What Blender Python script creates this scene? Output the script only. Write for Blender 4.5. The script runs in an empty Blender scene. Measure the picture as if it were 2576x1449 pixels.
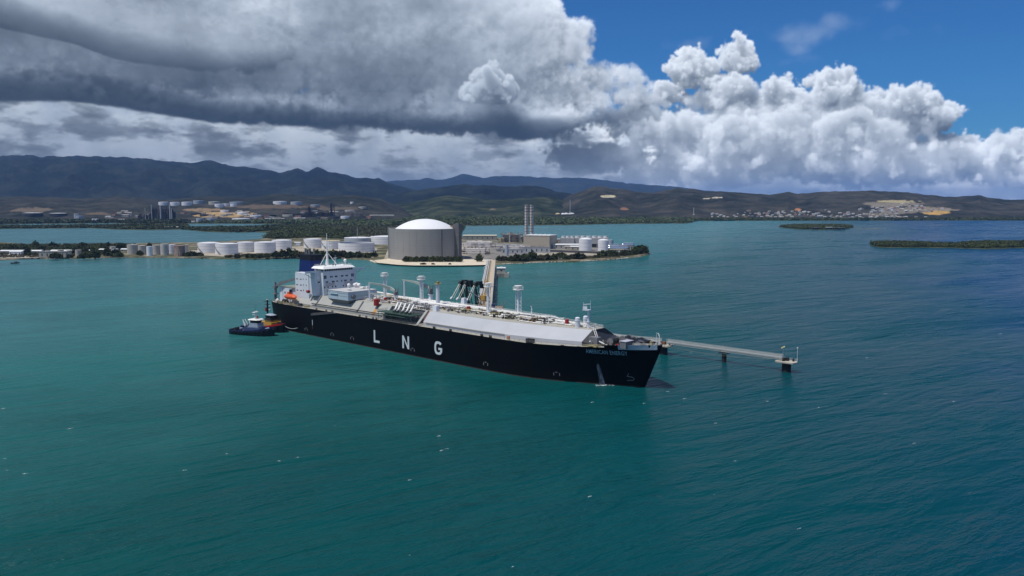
import bpy, math, random
import numpy as np
from mathutils import Vector, Matrix

random.seed(11)
rng = np.random.default_rng(11)
SC = bpy.context.scene
COL = SC.collection

# ------------------------------------------------------------------ camera
# The drone hovers 80 m above the bay, 28 mm-equivalent lens tilted down 6.3 degrees.
F, Y0, H, CX, CY = 2002.0, 505.0, 80.0, 1288.0, 724.5      # survey scale of the photograph: 2576 px wide
PITCH = math.atan((CY - Y0) / F)
cam_d = bpy.data.cameras.new('camera')
cam_d.sensor_width = 36.0
cam_d.lens = 36.0 * F / 2576.0
cam_d.clip_start = 1.0
cam_d.clip_end = 90000.0
cam = bpy.data.objects.new('camera', cam_d)
COL.objects.link(cam)
cam.location = (0, 0, H)
cam.rotation_euler = (math.pi / 2 - PITCH, 0, 0)
SC.camera = cam

# ------------------------------------------------------------------ light and exposure
SUN_EL = math.radians(67)
SUN_H = (-0.86, -0.51)                                       # horizontal direction towards the sun
SUN_AZ = math.atan2(SUN_H[0], SUN_H[1])
sd = bpy.data.lights.new('sun', 'SUN')
sd.energy = 3.7
sd.angle = math.radians(0.5)
sd.color = (1.0, 0.955, 0.89)
sun = bpy.data.objects.new('sun', sd)
COL.objects.link(sun)
sdir = Vector((math.sin(SUN_AZ) * math.cos(SUN_EL), math.cos(SUN_AZ) * math.cos(SUN_EL), math.sin(SUN_EL)))
sun.rotation_euler = sdir.to_track_quat('Z', 'Y').to_euler()
sun.location = (0, 0, 3000)
SC.view_settings.view_transform = 'Standard'
SC.view_settings.look = 'None'
SC.view_settings.exposure = 0.0
SC.view_settings.gamma = 1.0
SC.view_settings.use_curve_mapping = False
SC.cycles.use_denoising = True
SC.cycles.use_adaptive_sampling = False
SC.cycles.max_bounces = 6
SC.cycles.diffuse_bounces = 2
SC.cycles.glossy_bounces = 3
SC.cycles.transmission_bounces = 4
SC.cycles.volume_bounces = 0
SC.cycles.transparent_max_bounces = 8
SC.cycles.sample_clamp_indirect = 4.0

def s2l(r, g, b):
    f = lambda c: (c / 255 / 12.92) if c <= 10 else ((c / 255 + 0.055) / 1.055) ** 2.4
    return (f(r), f(g), f(b), 1.0)

# survey helpers: a pixel of the photograph to a direction / a point of the place
_c, _s = math.cos(PITCH), math.sin(PITCH)
def ray(px, py):
    a, b = (px - CX) / F, -(py - CY) / F
    return (a, _c + b * _s, -_s + b * _c)
def at(px, py, z=0.0):
    d = ray(px, py); t = (z - H) / d[2]
    return Vector((d[0] * t, d[1] * t, z))
def at_dist(px, py, Y):
    d = ray(px, py); t = Y / d[1]
    return Vector((d[0] * t, Y, H + d[2] * t))

# ------------------------------------------------------------------ node arithmetic
class V:
    """a float socket with operators"""
    def __init__(s, nt, sock): s.nt, s.s = nt, sock
    def _m(s, op, *o, clamp=False):
        n = s.nt.nodes.new('ShaderNodeMath'); n.operation = op; n.use_clamp = clamp
        for i, x in enumerate((s,) + o):
            if isinstance(x, V): s.nt.links.new(x.s, n.inputs[i])
            else: n.inputs[i].default_value = x
        return V(s.nt, n.outputs[0])
    def __add__(s, o): return s._m('ADD', o)
    __radd__ = __add__
    def __sub__(s, o): return s._m('SUBTRACT', o)
    def __rsub__(s, o): return (s * -1.0) + o
    def __mul__(s, o): return s._m('MULTIPLY', o)
    __rmul__ = __mul__
    def __truediv__(s, o): return s._m('DIVIDE', o)
    def max(s, o): return s._m('MAXIMUM', o)
    def min(s, o): return s._m('MINIMUM', o)
    def smax(s, o, k): return s._m('SMOOTH_MAX', o, k)
    def pow(s, o): return s._m('POWER', o)
    def abs(s): return s._m('ABSOLUTE')
    def clamp(s): return s._m('ADD', 0.0, clamp=True)
    def step(s, a, b, lo=0.0, hi=1.0, smooth=True):
        n = s.nt.nodes.new('ShaderNodeMapRange')
        n.interpolation_type = 'SMOOTHSTEP' if smooth else 'LINEAR'
        s.nt.links.new(s.s, n.inputs['Value'])
        for k, x in (('From Min', a), ('From Max', b), ('To Min', lo), ('To Max', hi)):
            if isinstance(x, V): s.nt.links.new(x.s, n.inputs[k])
            else: n.inputs[k].default_value = x
        return V(s.nt, n.outputs['Result'])

def vec(nt, x, y, z=0.0):
    n = nt.nodes.new('ShaderNodeCombineXYZ')
    for i, c in enumerate((x, y, z)):
        if isinstance(c, V): nt.links.new(c.s, n.inputs[i])
        else: n.inputs[i].default_value = c
    return n.outputs[0]
def xyz(nt, sock):
    n = nt.nodes.new('ShaderNodeSeparateXYZ'); nt.links.new(sock, n.inputs[0])
    return [V(nt, n.outputs[i]) for i in range(3)]
def noise(nt, vsock, scale=1.0, detail=4.0, rough=0.5, dist=0.0, lac=2.0):
    n = nt.nodes.new('ShaderNodeTexNoise'); n.inputs['Scale'].default_value = scale
    n.inputs['Detail'].default_value = detail; n.inputs['Roughness'].default_value = rough
    n.inputs['Distortion'].default_value = dist; n.inputs['Lacunarity'].default_value = lac
    if vsock is not None: nt.links.new(vsock, n.inputs['Vector'])
    return V(nt, n.outputs[0])
def voro(nt, vsock, scale=1.0, detail=0.0, rough=0.5, smooth=0.6):
    n = nt.nodes.new('ShaderNodeTexVoronoi'); n.feature = 'SMOOTH_F1'; n.normalize = True
    n.inputs['Scale'].default_value = scale; n.inputs['Detail'].default_value = detail
    n.inputs['Roughness'].default_value = rough; n.inputs['Smoothness'].default_value = smooth
    nt.links.new(vsock, n.inputs['Vector'])
    return V(nt, n.outputs['Distance'])
def ramp(nt, v, stops, interp='LINEAR'):
    n = nt.nodes.new('ShaderNodeValToRGB'); e = n.color_ramp.elements; n.color_ramp.interpolation = interp
    while len(e) < len(stops): e.new(0.5)
    for k, (p, c) in enumerate(stops):
        e[k].position = p; e[k].color = c if len(c) == 4 else (*c, 1)
    nt.links.new(v.s, n.inputs[0])
    return n.outputs[0]
def mixc(nt, fac, a, b, mode='MIX'):
    n = nt.nodes.new('ShaderNodeMix'); n.data_type = 'RGBA'; n.blend_type = mode
    for sck, x in ((n.inputs[0], fac), (n.inputs[6], a), (n.inputs[7], b)):
        if isinstance(x, V): nt.links.new(x.s, sck)
        elif hasattr(x, 'node'): nt.links.new(x, sck)
        else: sck.default_value = x
    return n.outputs[2]

# ------------------------------------------------------------------ world: daylight sky with broken cumulus
SKY = 0.085
world = bpy.data.worlds.new('World'); SC.world = world
world.use_nodes = True
# ---- volumetric cloudscape on an azimuth / elevation / depth grid
def cloudscape(pe, KD, s2l):
    rg = np.random.default_rng(5)
    A0, A1, E0, E1 = -37.0, 37.0, -1.0, 16.0
    NA, NE, ND, DZ = 1264, 290, 40, 0.33
    da, de = (A1 - A0) / NA, (E1 - E0) / NE
    az = (A0 + (np.arange(NA) + .5) * da).astype(np.float32)
    el = (E0 + (np.arange(NE) + .5) * de).astype(np.float32)
    zz = ((np.arange(ND) + .5) * DZ).astype(np.float32)
    def up(a, n, axis, p):                                     # periodic-free smooth upsampling of a lattice along one axis
        t = np.arange(n) * p; i = np.floor(t).astype(int); f = (t - i).astype(np.float32); f = f * f * (3 - 2 * f)
        sh = [1, 1, 1]; sh[axis] = n; f = f.reshape(sh)
        return np.take(a, i, axis) * (1 - f) + np.take(a, i + 1, axis) * f
    def lat(fe, fa, fz):                                       # value noise, fe/fa/fz = cells per degree
        pe_, pa_, pz_ = fe * de, fa * da, fz * DZ
        L = rg.random((int(NE * pe_) + 3, int(NA * pa_) + 3, int(ND * pz_) + 3)).astype(np.float32)
        return up(up(up(L, ND, 2, pz_), NA, 1, pa_), NE, 0, pe_)
    def fbm(f, oct, gain, sa=1.0, se=1.0, sz=1.0, billow=False):
        r = 0; a = 1.0; tot = 0
        for k in range(oct):
            n = lat(f * se, f * sa, min(f * sz, 1.4)) * 2 - 1
            if billow: n = np.abs(n) * 2 - 0.75
            r = r + n * a; tot += a; a *= gain; f *= 2.03
        return r / tot
    BIG = -9.0
    def volume(): return np.full((NE, NA, ND), BIG, np.float32)
    def put(vol, a, e, z, ra, re, rz):                         # union with an ellipsoid, value = depth inside in degrees
        m = 1.7
        ia = slice(max(0, int((a - ra * m - A0) / da)), max(0, min(NA, int((a + ra * m - A0) / da) + 1)))
        ie = slice(max(0, int((e - re * m - E0) / de)), max(0, min(NE, int((e + re * m - E0) / de) + 1)))
        iz = slice(max(0, int((z - rz * m) / DZ)), max(0, min(ND, int((z + rz * m) / DZ) + 1)))
        if ia.stop <= ia.start or ie.stop <= ie.start or iz.stop <= iz.start: return
        q = ((el[ie, None, None] - e) / re) ** 2 + ((az[None, ia, None] - a) / ra) ** 2 + ((zz[None, None, iz] - z) / rz) ** 2
        d = (1 - np.sqrt(q)) * min(ra, re)
        v = vol[ie, ia, iz]; np.maximum(v, d, out=v)
    def puffs(vol, blobs, levels=2, n=(16, 10), shrink=0.42, upward=0.35):
        cur = []
        for px, py, rx, ry, z, rz in blobs:
            a, e = pe(px, py); cur.append((a, e, z, rx * KD, ry * KD, rz))
        for b in cur: put(vol, *b)
        for L in range(levels):
            nxt = []
            for a, e, z, ra, re, rz in cur:
                k = max(3, int(n[L] * (ra / re) ** 0.5)) if L == 0 else n[L]
                for _ in range(k):
                    d = rg.normal(size=3); d /= np.linalg.norm(d); d[1] += upward; d[2] -= 0.25; d /= np.linalg.norm(d)
                    r = min(ra, re) * shrink * rg.uniform(.4, 1.4)
                    b = (a + d[0] * ra * .86, e + d[1] * re * .86, z + d[2] * rz * .86, r, r * .92, max(r, .25))
                    put(vol, *b); nxt.append(b)
            cur = nxt
        return vol
    n_mid = fbm(0.55, 5, 0.56)
    bil = fbm(0.9, 4, 0.52, billow=True)
    n_fine = fbm(1.9, 4, .62)
    n_big = fbm(0.11, 3, 0.5, sz=.8)
    str_ = fbm(0.42, 5, 0.58, sa=0.42, se=1.6)
    ss = lambda x, a, b: (lambda t: t * t * (3 - 2 * t))(np.clip((x - a) / (b - a), 0, 1))
    E3 = el[:, None, None]; A3 = az[None, :, None]; Z3 = zz[None, None, :]
    # -- right-hand cumulus
    tow = [(1765, 168, 70, 40, 7, 1.3), (1838, 150, 46, 40, 7, 1.2), (1853, 122, 26, 22, 7, .8), (1720, 180, 38, 36, 7, 1.0), (1690, 232, 50, 34, 7, 1.2), (1800, 205, 90, 30, 7, 1.2),
           (1975, 232, 60, 34, 6.3, 1.2), (2095, 232, 62, 44, 6, 1.4), (2118, 205, 30, 22, 6, .8), (2050, 205, 44, 24, 7, 1.0), (1935, 250, 36, 24, 6, .8),
           (2265, 268, 76, 42, 6, 1.4), (2322, 248, 38, 30, 6, 1.0), (2362, 292, 46, 32, 6, 1.0), (2195, 272, 36, 32, 6, 1.0),
           (2480, 372, 70, 30, 7, 1.2), (2420, 356, 40, 24, 7, 1.0), (2580, 380, 80, 34, 7, 1.2), (2720, 400, 120, 40, 7, 1.4)]
    v2 = puffs(volume(), tow, 2, (18, 9), .44)
    body = [(1762, 258, 110, 40, 6.6, 1.4), (1800, 245, 120, 40, 6.6, 1.4), (1960, 330, 300, 90, 6, 2.2), (2180, 330, 200, 60, 5.4, 1.9), (1680, 330, 170, 70, 6, 2.0), (2250, 400, 260, 66, 6, 2.0), (1900, 410, 380, 60, 6.4, 1.9), (2560, 430, 220, 40, 7, 1.6), (1560, 390, 220, 40, 6.5, 1.6)]
    v2b = puffs(volume(), body, 2, (40, 8), .30)
    d2 = np.maximum(ss(v2 + bil * .36 + n_fine * .34 + n_mid * .60, 0.02, .30), ss(v2b + bil * .5 + n_mid * 1.3 + n_big * .5 - .10, 0.0, .5) * .6)
    low_r = ss(E3, 4.6, 2.6) * ss(A3, 2, 12)
    # -- dark mass to the left: a high near sheet over a deeper, flat-based bank
    n_soft = fbm(0.30, 6, 0.60, sa=.75, se=1.15)
    mass = [(812, 236, 190, 50, 4.2, 1.8), (150, 60, 420, 200, 4, 2.4), (560, 80, 420, 190, 4, 2.4), (930, 110, 330, 180, 4, 2.3), (1180, 150, 240, 140, 4, 2.1),
            (1310, 240, 260, 90, 4, 1.9), (-300, 60, 500, 200, 4, 2.4), (60, 235, 420, 60, 3.8, 2.2), (600, 255, 520, 60, 3.8, 2.2), (1120, 280, 420, 70, 3.8, 2.2)]
    v3 = puffs(volume(), mass, 0)
    edge = [(1320, 80, 120, 82, 5, 1.7), (1430, 92, 62, 46, 5, 1.2), (1390, 130, 84, 62, 5, 1.4), (1500, 205, 90, 44, 5, 1.3), (1565, 196, 56, 32, 5, 1.0), (1590, 245, 90, 36, 5, 1.2), (1420, 235, 120, 60, 5, 1.4),
            (1080, 22, 170, 50, 5.4, 1.4), (1260, 8, 100, 30, 5.4, 1.1), (1130, 4, 60, 18, 5.4, .8), (1010, 0, 40, 14, 5.4, .6)]
    v3e = puffs(volume(), edge, 2, (26, 8), .38, .1)
    slope = np.interp(az, [-37, -33, -15, -8, -1, 4.5, 8, 12, 37], [6.35, 6.15, 5.25, 4.6, 4.15, 4.0, 5.0, 6.2, 6.6]).astype(np.float32)[None, :, None]
    base = slope + n_big[:1] * .7 + str_ * .45 + (Z3 - 5) * .10
    d3 = np.maximum(ss(v3.clip(-9, 1.3) + bil * .45 + n_fine * .55 + n_soft * 1.7 + n_big * .6, -.35, .55), ss(v3e + bil * .40 + n_fine * .35 + n_mid * .55 + n_soft * .5, 0.0, .6)) * ss(E3 - base, -.1, .55)
    sheet = [(380, 95, 330, 95, 1.6, 1.1), (560, 105, 240, 80, 1.6, 1.0), (200, 60, 260, 100, 1.6, 1.0)]
    v3s = puffs(volume(), sheet, 0)
    base_s = np.interp(az, [-37, -31, -26, -16, -13, 0], [11, 9.9, 8.6, 8.4, 8.9, 11]).astype(np.float32)[None, :, None] + n_big[:1] * .5 + str_ * .25
    d3s = ss(v3s.clip(-9, 1.2) + n_soft * 1.7 + bil * .2, .1, 1.4) * ss(E3 - base_s, -.1, .6)
    # -- puff in front
    v4 = puffs(volume(), [(1228, 204, 48, 42, .8, .8), (1196, 232, 46, 32, .8, .7), (1262, 228, 46, 38, .8, .7), (1228, 240, 70, 26, .8, .7)], 2, (14, 7), .34)
    d4 = ss(v4 + bil * .16 + n_mid * .12, 0.0, .2) * ss(E3 - pe(1225, 264)[1] + n_mid * .2, 0, .35)
    # -- far low bank
    top = np.interp(az, [-37, -10, 5, 16, 26, 37], [7.5, 6.6, 5.8, 4.6, 3.6, 3.0]).astype(np.float32)[None, :, None]
    d1 = ss(str_ * .9 + n_mid * .8 + n_big * .3, -.75, .15) * ss(top - E3 + n_mid * .8, 0, .9) * ss(Z3, 8.8, 10.0) + ss(az, 3, -8)[None, :, None] * ss(Z3, 11, 12) * ss(top - E3, 0, .9)
    n_bank = fbm(0.62, 6, .62, sa=.5, se=1.5)
    d1b = ss(n_bank * 2.0 + n_mid * .5 + n_big * .5, -.15, .55) * ss(top - E3 + n_mid * .8, 0, .9) * ss(Z3, 7.0, 7.5) * ss(Z3, 9.4, 8.8)
    # -- scraps
    v5 = volume()
    for px, py, rx, ry, z, rz in [(2030, 84, 110, 34, 4, .8), (2110, 60, 80, 30, 4, .7), (1990, 120, 60, 22, 4, .6), (2190, 15, 60, 14, 4, .5), (2300, 82, 80, 18, 4, .5), (1990, 156, 80, 10, 4, .4), (1728, 108, 34, 8, 4, .4), (2060, 145, 60, 12, 4, .4)]:
        a, e = pe(px, py); put(v5, a, e, z, rx * KD, ry * KD, rz)
    d5 = ss(v5 + n_mid * .9 + n_big * .3, -.1, 1.0) * .13
    dens = d1 * 1.6 + d1b * 2.6 + d2 * 6.0 + d3 * (2.2 + 4.5 * ss(slope + 2.0 - E3, 0, 1.6)) + d3s * (1.2 + 3.0 * ss(base_s + 1.6 - E3, 0, 1.2)) + d4 * 7.0 + d5 * 1.2
    # -- sunlight: optical depth towards the sun, marched down row by row
    sr, sf, su = -0.36, -0.30, 0.88
    tau = np.zeros_like(dens)
    t = np.zeros((NA, ND), np.float32)
    over = np.interp(az, [-37, -20, -6, 2, 6, 9, 37], [1.3, 1.2, 1.1, .7, .2, 0, 0]).astype(np.float32)
    t += over[:, None] * np.clip(1.25 - np.abs(zz - 3)[None] / 5.0, 0, 1)
    step = de / su
    def shift(a, s, axis):                                     # sample a at index + s
        i = math.floor(s); f = s - i
        r = np.roll(a, -i, axis) * (1 - f) + np.roll(a, -i - 1, axis) * f
        return r
    for r in range(NE - 1, -1, -1):
        t = shift(shift(t, sr * step / da, 0), sf * step / DZ, 1)
        t = t + dens[r] * step * .5
        tau[r] = t
        t = t + dens[r] * step * .5
    # the deck overhead keeps direct sun off the left-hand mass, most of all off its flat bases
    am = ss(az, 5.0, -9.0)[None, :, None]
    tau = tau + ss(d3, -.01, .03) * ((2.2 + n_soft * 9.0 - 2.0 * ss(E3, 10.5, 13.5) * ss(A3, -20, -33) - 1.6 * ss(E3, 10.2, 8.8) * ss(E3, 7.2, 8.6) * ss(A3, -12, -22)).clip(0, 9) * am + 17.0 * ss(base + 2.1 - E3, 0, 1.5) * ss(az, 12, 4)[None, :, None]) + ss(d3s, -.01, .03) * (1.6 + 9.0 * ss(base_s + 1.9 - E3, 0, 1.6))
    tau = tau * (1 - .66 * ss(Z3, 7.2, 8.6))                  # the far bank is many small clouds, not one slab
    tau = tau * (1 - .45 * low_r)
    gain = (1 + .52 * ss(az, -1, 7)[None, :, None]) * (1 + ss(Z3, 7.6, 8.8) * (ss(A3, 22, 2) * .12 - .22 + n_mid * 1.7))
    lit = (0.44 * np.exp(-tau * .8) + 0.37 * np.exp(-tau * .24)) * gain
    dif = 0.30 * np.exp(-tau * .10)
    # -- view: front to back
    T = np.ones((NE, NA), np.float32); L = np.zeros((NE, NA), np.float32); Df = np.zeros((NE, NA), np.float32); Am = np.zeros((NE, NA), np.float32); Dp = np.zeros((NE, NA), np.float32)
    amb_h = ss(E3[:, :, 0], 1.0, 13.0)
    for k in range(ND):
        a = 1 - np.exp(-dens[:, :, k] * DZ)
        w = T * a; L += w * lit[:, :, k]; Df += w * dif[:, :, k]; Am += w * (0.20 + .80 * np.exp(-tau[:, :, k] * .16)); Dp += w * zz[k]; T *= 1 - a
    alpha = 1 - T
    sunc = np.array([1.02, .985, .93], np.float32); ambc = np.array([.115, .19, .31], np.float32)
    L = L ** 1.10 * 1.31; Df *= 1.1
    rgb = L[..., None] * sunc + Df[..., None] * np.array([.80, .95, 1.14], np.float32) + Am[..., None] * ambc * 0.95
    # air between here and the far clouds
    air_l = np.array(s2l(172, 179, 184)[:3], np.float32); air_r = np.array(s2l(120, 144, 182)[:3], np.float32)
    rt = ss(az, -2.0, 28.0)[None, :, None]
    air = air_l * (1 - rt) + air_r * rt
    k = (1 - np.exp(-np.clip(Dp / np.maximum(alpha, 1e-3) - 3.0, 0, 20) * .040)) * .75
    k = np.clip(k + ss(el, 3.6, -.5)[:, None] * .45, 0, .85)[..., None]
    rgb = rgb * (1 - k) + air * alpha[..., None] * k
    lowf = (ss(el, 2.4, .2) * .9)[:, None]                     # nothing but air light at the very horizon
    rgb = rgb + air * ((1 - alpha) * lowf)[..., None]; alpha = alpha + (1 - alpha) * lowf
    return np.dstack([rgb, alpha]).astype(np.float32), (A0, A1, E0, E1)

def build_world():
    nt = world.node_tree; nt.nodes.clear()
    out = nt.nodes.new('ShaderNodeOutputWorld')
    sky = nt.nodes.new('ShaderNodeTexSky'); sky.sky_type = 'NISHITA'; sky.sun_disc = False
    sky.sun_elevation = SUN_EL; sky.sun_rotation = SUN_AZ
    sky.altitude = 0; sky.air_density = 1.0; sky.dust_density = 0.3; sky.ozone_density = 4.0
    def pe(px, py):
        d = ray(px, py); r = math.sqrt(sum(c * c for c in d))
        return math.degrees(math.atan2(d[0], d[1])), math.degrees(math.asin(d[2] / r))
    im, (A0, A1, E0, E1) = cloudscape(pe, 57.2958 / F, s2l)
    h, w = im.shape[:2]
    img = bpy.data.images.new('cloudscape', w, h, alpha=True, float_buffer=True)
    img.colorspace_settings.name = 'Linear Rec.709'
    img.alpha_mode = 'CHANNEL_PACKED'
    img.pixels.foreach_set(im.ravel()); img.update()
    tc = nt.nodes.new('ShaderNodeTexCoord')
    dx, dy, dz = xyz(nt, tc.outputs['Generated'])
    az = dx._m('ARCTAN2', dy) * 57.2958
    el = dz._m('ARCSINE') * 57.2958
    u = (az - A0) * (1 / (A1 - A0)); v = (el - E0) * (1 / (E1 - E0))
    ti = nt.nodes.new('ShaderNodeTexImage'); ti.image = img; ti.extension = 'EXTEND'; ti.interpolation = 'Cubic'
    nt.links.new(vec(nt, u, v), ti.inputs['Vector'])
    inside = az.abs().step(37.0, 34.5) * el.step(16.0, 14.6)
    # the rest of the dome: the same broken cumulus, denser to the left as in view
    qd = vec(nt, dx / (dz.abs() + 0.14), dy / (dz.abs() + 0.14))
    gen = noise(nt, qd, 1.05, 7, 0.58, 0.25) + dx * -0.06
    a6 = gen.step(0.47, 0.60) * 0.95
    c6 = ramp(nt, gen, [(0.48, s2l(226, 231, 236)), (0.60, s2l(178, 188, 201)), (0.74, s2l(112, 127, 148))])
    skyc = mixc(nt, 1.0, sky.outputs[0], (0.20, 0.56, 0.98, 1.0), 'MULTIPLY')
    k = (1 / SKY, 1 / SKY, 1 / SKY, 1.0)
    far = mixc(nt, a6, skyc, mixc(nt, 1.0, c6, k, 'MULTIPLY'))
    air = el.step(4.0, -1.0) * 0.8
    far = mixc(nt, air, far, mixc(nt, 1.0, s2l(150, 166, 184), k, 'MULTIPLY'))
    A = V(nt, ti.outputs['Alpha'])
    cl = mixc(nt, 1.0, ti.outputs['Color'], k, 'MULTIPLY')
    inv = (1.0 - A)
    back = mixc(nt, 1.0, skyc, vec(nt, inv, inv, inv), 'MULTIPLY')
    near = mixc(nt, 1.0, back, cl, 'ADD')
    col = mixc(nt, inside, far, near)
    bg = nt.nodes.new('ShaderNodeBackground'); bg.inputs['Strength'].default_value = SKY
    nt.links.new(col, bg.inputs['Color']); nt.links.new(bg.outputs[0], out.inputs[0])
    world.cycles.sampling_method = 'MANUAL'; world.cycles.sample_map_resolution = 1024
build_world()

# ------------------------------------------------------------------ object bookkeeping
def tag(o, label=None, cat=None, group=None, kind=None):
    if label: o['label'] = label
    if cat: o['category'] = cat
    if group: o['group'] = group
    if kind: o['kind'] = kind
    return o
def empty(name, loc=(0, 0, 0), rz=0.0):
    o = bpy.data.objects.new(name, None); COL.objects.link(o)
    o.location = loc; o.rotation_euler = (0, 0, rz); o.empty_display_size = 1.0
    return o
def link(name, me, parent=None, loc=(0, 0, 0), rz=0.0):
    o = bpy.data.objects.new(name, me); COL.objects.link(o)
    o.location = loc; o.rotation_euler = (0, 0, rz)
    if parent: o.parent = parent
    return o
def dup(o, parent=None):
    c = o.copy(); COL.objects.link(c)
    if parent: c.parent = parent
    for ch in list(o.children): dup(ch, c)
    return c

STUFFY = {'ladder_rungs', 'mast_rungs', 'platform_rail', 'roof_rail', 'bow_rail', 'bracing', 'steel_frame', 'truss', 'deck_gear', 'fairlead_platform', 'pour_joint'}
class MB:
    """collects vertices and faces of ONE mesh part"""
    def __init__(s): s.v, s.f, s.m, s.sm = [], [], [], []
    def add(s, vs, fs, mi=0, smooth=False):
        n = len(s.v); s.v += [tuple(p) for p in vs]
        s.f += [tuple(n + i for i in f) for f in fs]; s.m += [mi] * len(fs); s.sm += [smooth] * len(fs)
        return s
    def box(s, c, d, rz=0.0, mi=0, top=None):
        hx, hy, hz = d[0] / 2, d[1] / 2, d[2] / 2
        tx, ty = top if top else (1.0, 1.0)
        cr, sr = math.cos(rz), math.sin(rz); vs = []
        for z, kx, ky in ((-hz, 1, 1), (hz, tx, ty)):
            for x, y in ((-hx, -hy), (hx, -hy), (hx, hy), (-hx, hy)):
                x, y = x * kx, y * ky
                vs.append((c[0] + x * cr - y * sr, c[1] + x * sr + y * cr, c[2] + z))
        return s.add(vs, [(3, 2, 1, 0), (4, 5, 6, 7), (0, 1, 5, 4), (1, 2, 6, 5), (2, 3, 7, 6), (3, 0, 4, 7)], mi)
    def b2(s, x0, x1, y0, y1, z0, z1, mi=0): return s.box(((x0 + x1) / 2, (y0 + y1) / 2, (z0 + z1) / 2), (x1 - x0, y1 - y0, z1 - z0), 0, mi)
    def tube(s, p0, p1, r0, r1=None, n=8, caps=True, mi=0):
        r1 = r0 if r1 is None else r1
        p0, p1 = Vector(p0), Vector(p1); d = p1 - p0
        if d.length < 1e-6: return s
        q = d.to_track_quat('Z', 'X'); vs = []
        for p, r in ((p0, r0), (p1, r1)):
            for k in range(n):
                t = 2 * math.pi * k / n
                vs.append(p + q @ Vector((r * math.cos(t), r * math.sin(t), 0)))
        s.add(vs, [(k, (k + 1) % n, n + (k + 1) % n, n + k) for k in range(n)], mi, n > 6)
        if caps: s.add(vs, [tuple(range(n - 1, -1, -1)), tuple(range(n, 2 * n))], mi)
        return s
    def path(s, pts, r, n=6, mi=0):
        for a, b in zip(pts[:-1], pts[1:]): s.tube(a, b, r, r, n, True, mi)
        return s
    def bar(s, p0, p1, w, mi=0): return s.tube(p0, p1, w * .7, w * .7, 4, True, mi)
    def lathe(s, prof, n=32, c=(0, 0, 0), mi=0, smooth=True, a0=0.0, a1=2 * math.pi):
        full = abs(a1 - a0 - 2 * math.pi) < 1e-6
        k = n if full else n + 1; vs = []
        for r, z in prof:
            for i in range(k):
                t = a0 + (a1 - a0) * i / n
                vs.append((c[0] + r * math.cos(t), c[1] + r * math.sin(t), c[2] + z))
        fs = []
        for j in range(len(prof) - 1):
            for i in range(n):
                i2 = (i + 1) % k
                fs.append((j * k + i, j * k + i2, (j + 1) * k + i2, (j + 1) * k + i))
        return s.add(vs, fs, mi, smooth)
    def prism(s, poly, z0, z1, mi=0):
        n = len(poly); z0f = z0 if callable(z0) else (lambda x, y: z0); z1f = z1 if callable(z1) else (lambda x, y: z1)
        vs = [(x, y, z0f(x, y)) for x, y in poly] + [(x, y, z1f(x, y)) for x, y in poly]
        return s.add(vs, [tuple(range(n - 1, -1, -1)), tuple(range(n, 2 * n))] + [(k, (k + 1) % n, n + (k + 1) % n, n + k) for k in range(n)], mi)
    def loft(s, rings, closed=True, cap=True, mi=0, smooth=False):
        k = len(rings[0]); vs = [p for r in rings for p in r]; fs = []
        for j in range(len(rings) - 1):
            for i in range(k if closed else k - 1):
                i2 = (i + 1) % k
                fs.append((j * k + i, j * k + i2, (j + 1) * k + i2, (j + 1) * k + i))
        s.add(vs, fs, mi, smooth)
        if cap and closed: s.add(vs, [tuple(range(k - 1, -1, -1)), tuple((len(rings) - 1) * k + i for i in range(k))], mi)
        return s
    def sphere(s, c, r, n=12, m=8, sz=1.0, mi=0):
        prof = [(max(1e-3, r * math.sin(math.pi * j / m)), -r * sz * math.cos(math.pi * j / m)) for j in range(m + 1)]
        return s.lathe(prof, n, c, mi)
    stuffy = False
    def rail(s, pts, h=1.1, post=2.5, r=0.05, rails=3):
        s.stuffy = True
        for a, b in zip(pts[:-1], pts[1:]):
            a, b = Vector(a), Vector(b); L = (b - a).length; k = max(1, int(L / post))
            for i in range(k + 1):
                p = a.lerp(b, i / k); s.tube(p, p + Vector((0, 0, h)), r, r, 4, False)
            for j in range(1, rails + 1):
                z = Vector((0, 0, h * j / rails)); s.tube(a + z, b + z, r * .8, r * .8, 4, False)
        return s
    def mesh(s, name, mats):
        me = bpy.data.meshes.new(name); me.from_pydata(s.v, [], s.f)
        for m in (mats if isinstance(mats, (list, tuple)) else [mats]): me.materials.append(m)
        me.polygons.foreach_set('material_index', s.m); me.polygons.foreach_set('use_smooth', s.sm)
        if any(s.sm) and hasattr(me, 'set_sharp_from_angle'): me.set_sharp_from_angle(angle=math.radians(38))
        me.update(); return me
    def build(s, name, mats, parent=None, loc=(0, 0, 0), rz=0.0):
        o = link(name, s.mesh(name, mats), parent, loc, rz)
        if name in STUFFY or ('rail' in name and s.stuffy): o['kind'] = 'stuff'                 # bars too fine to pick apart
        return o

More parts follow.
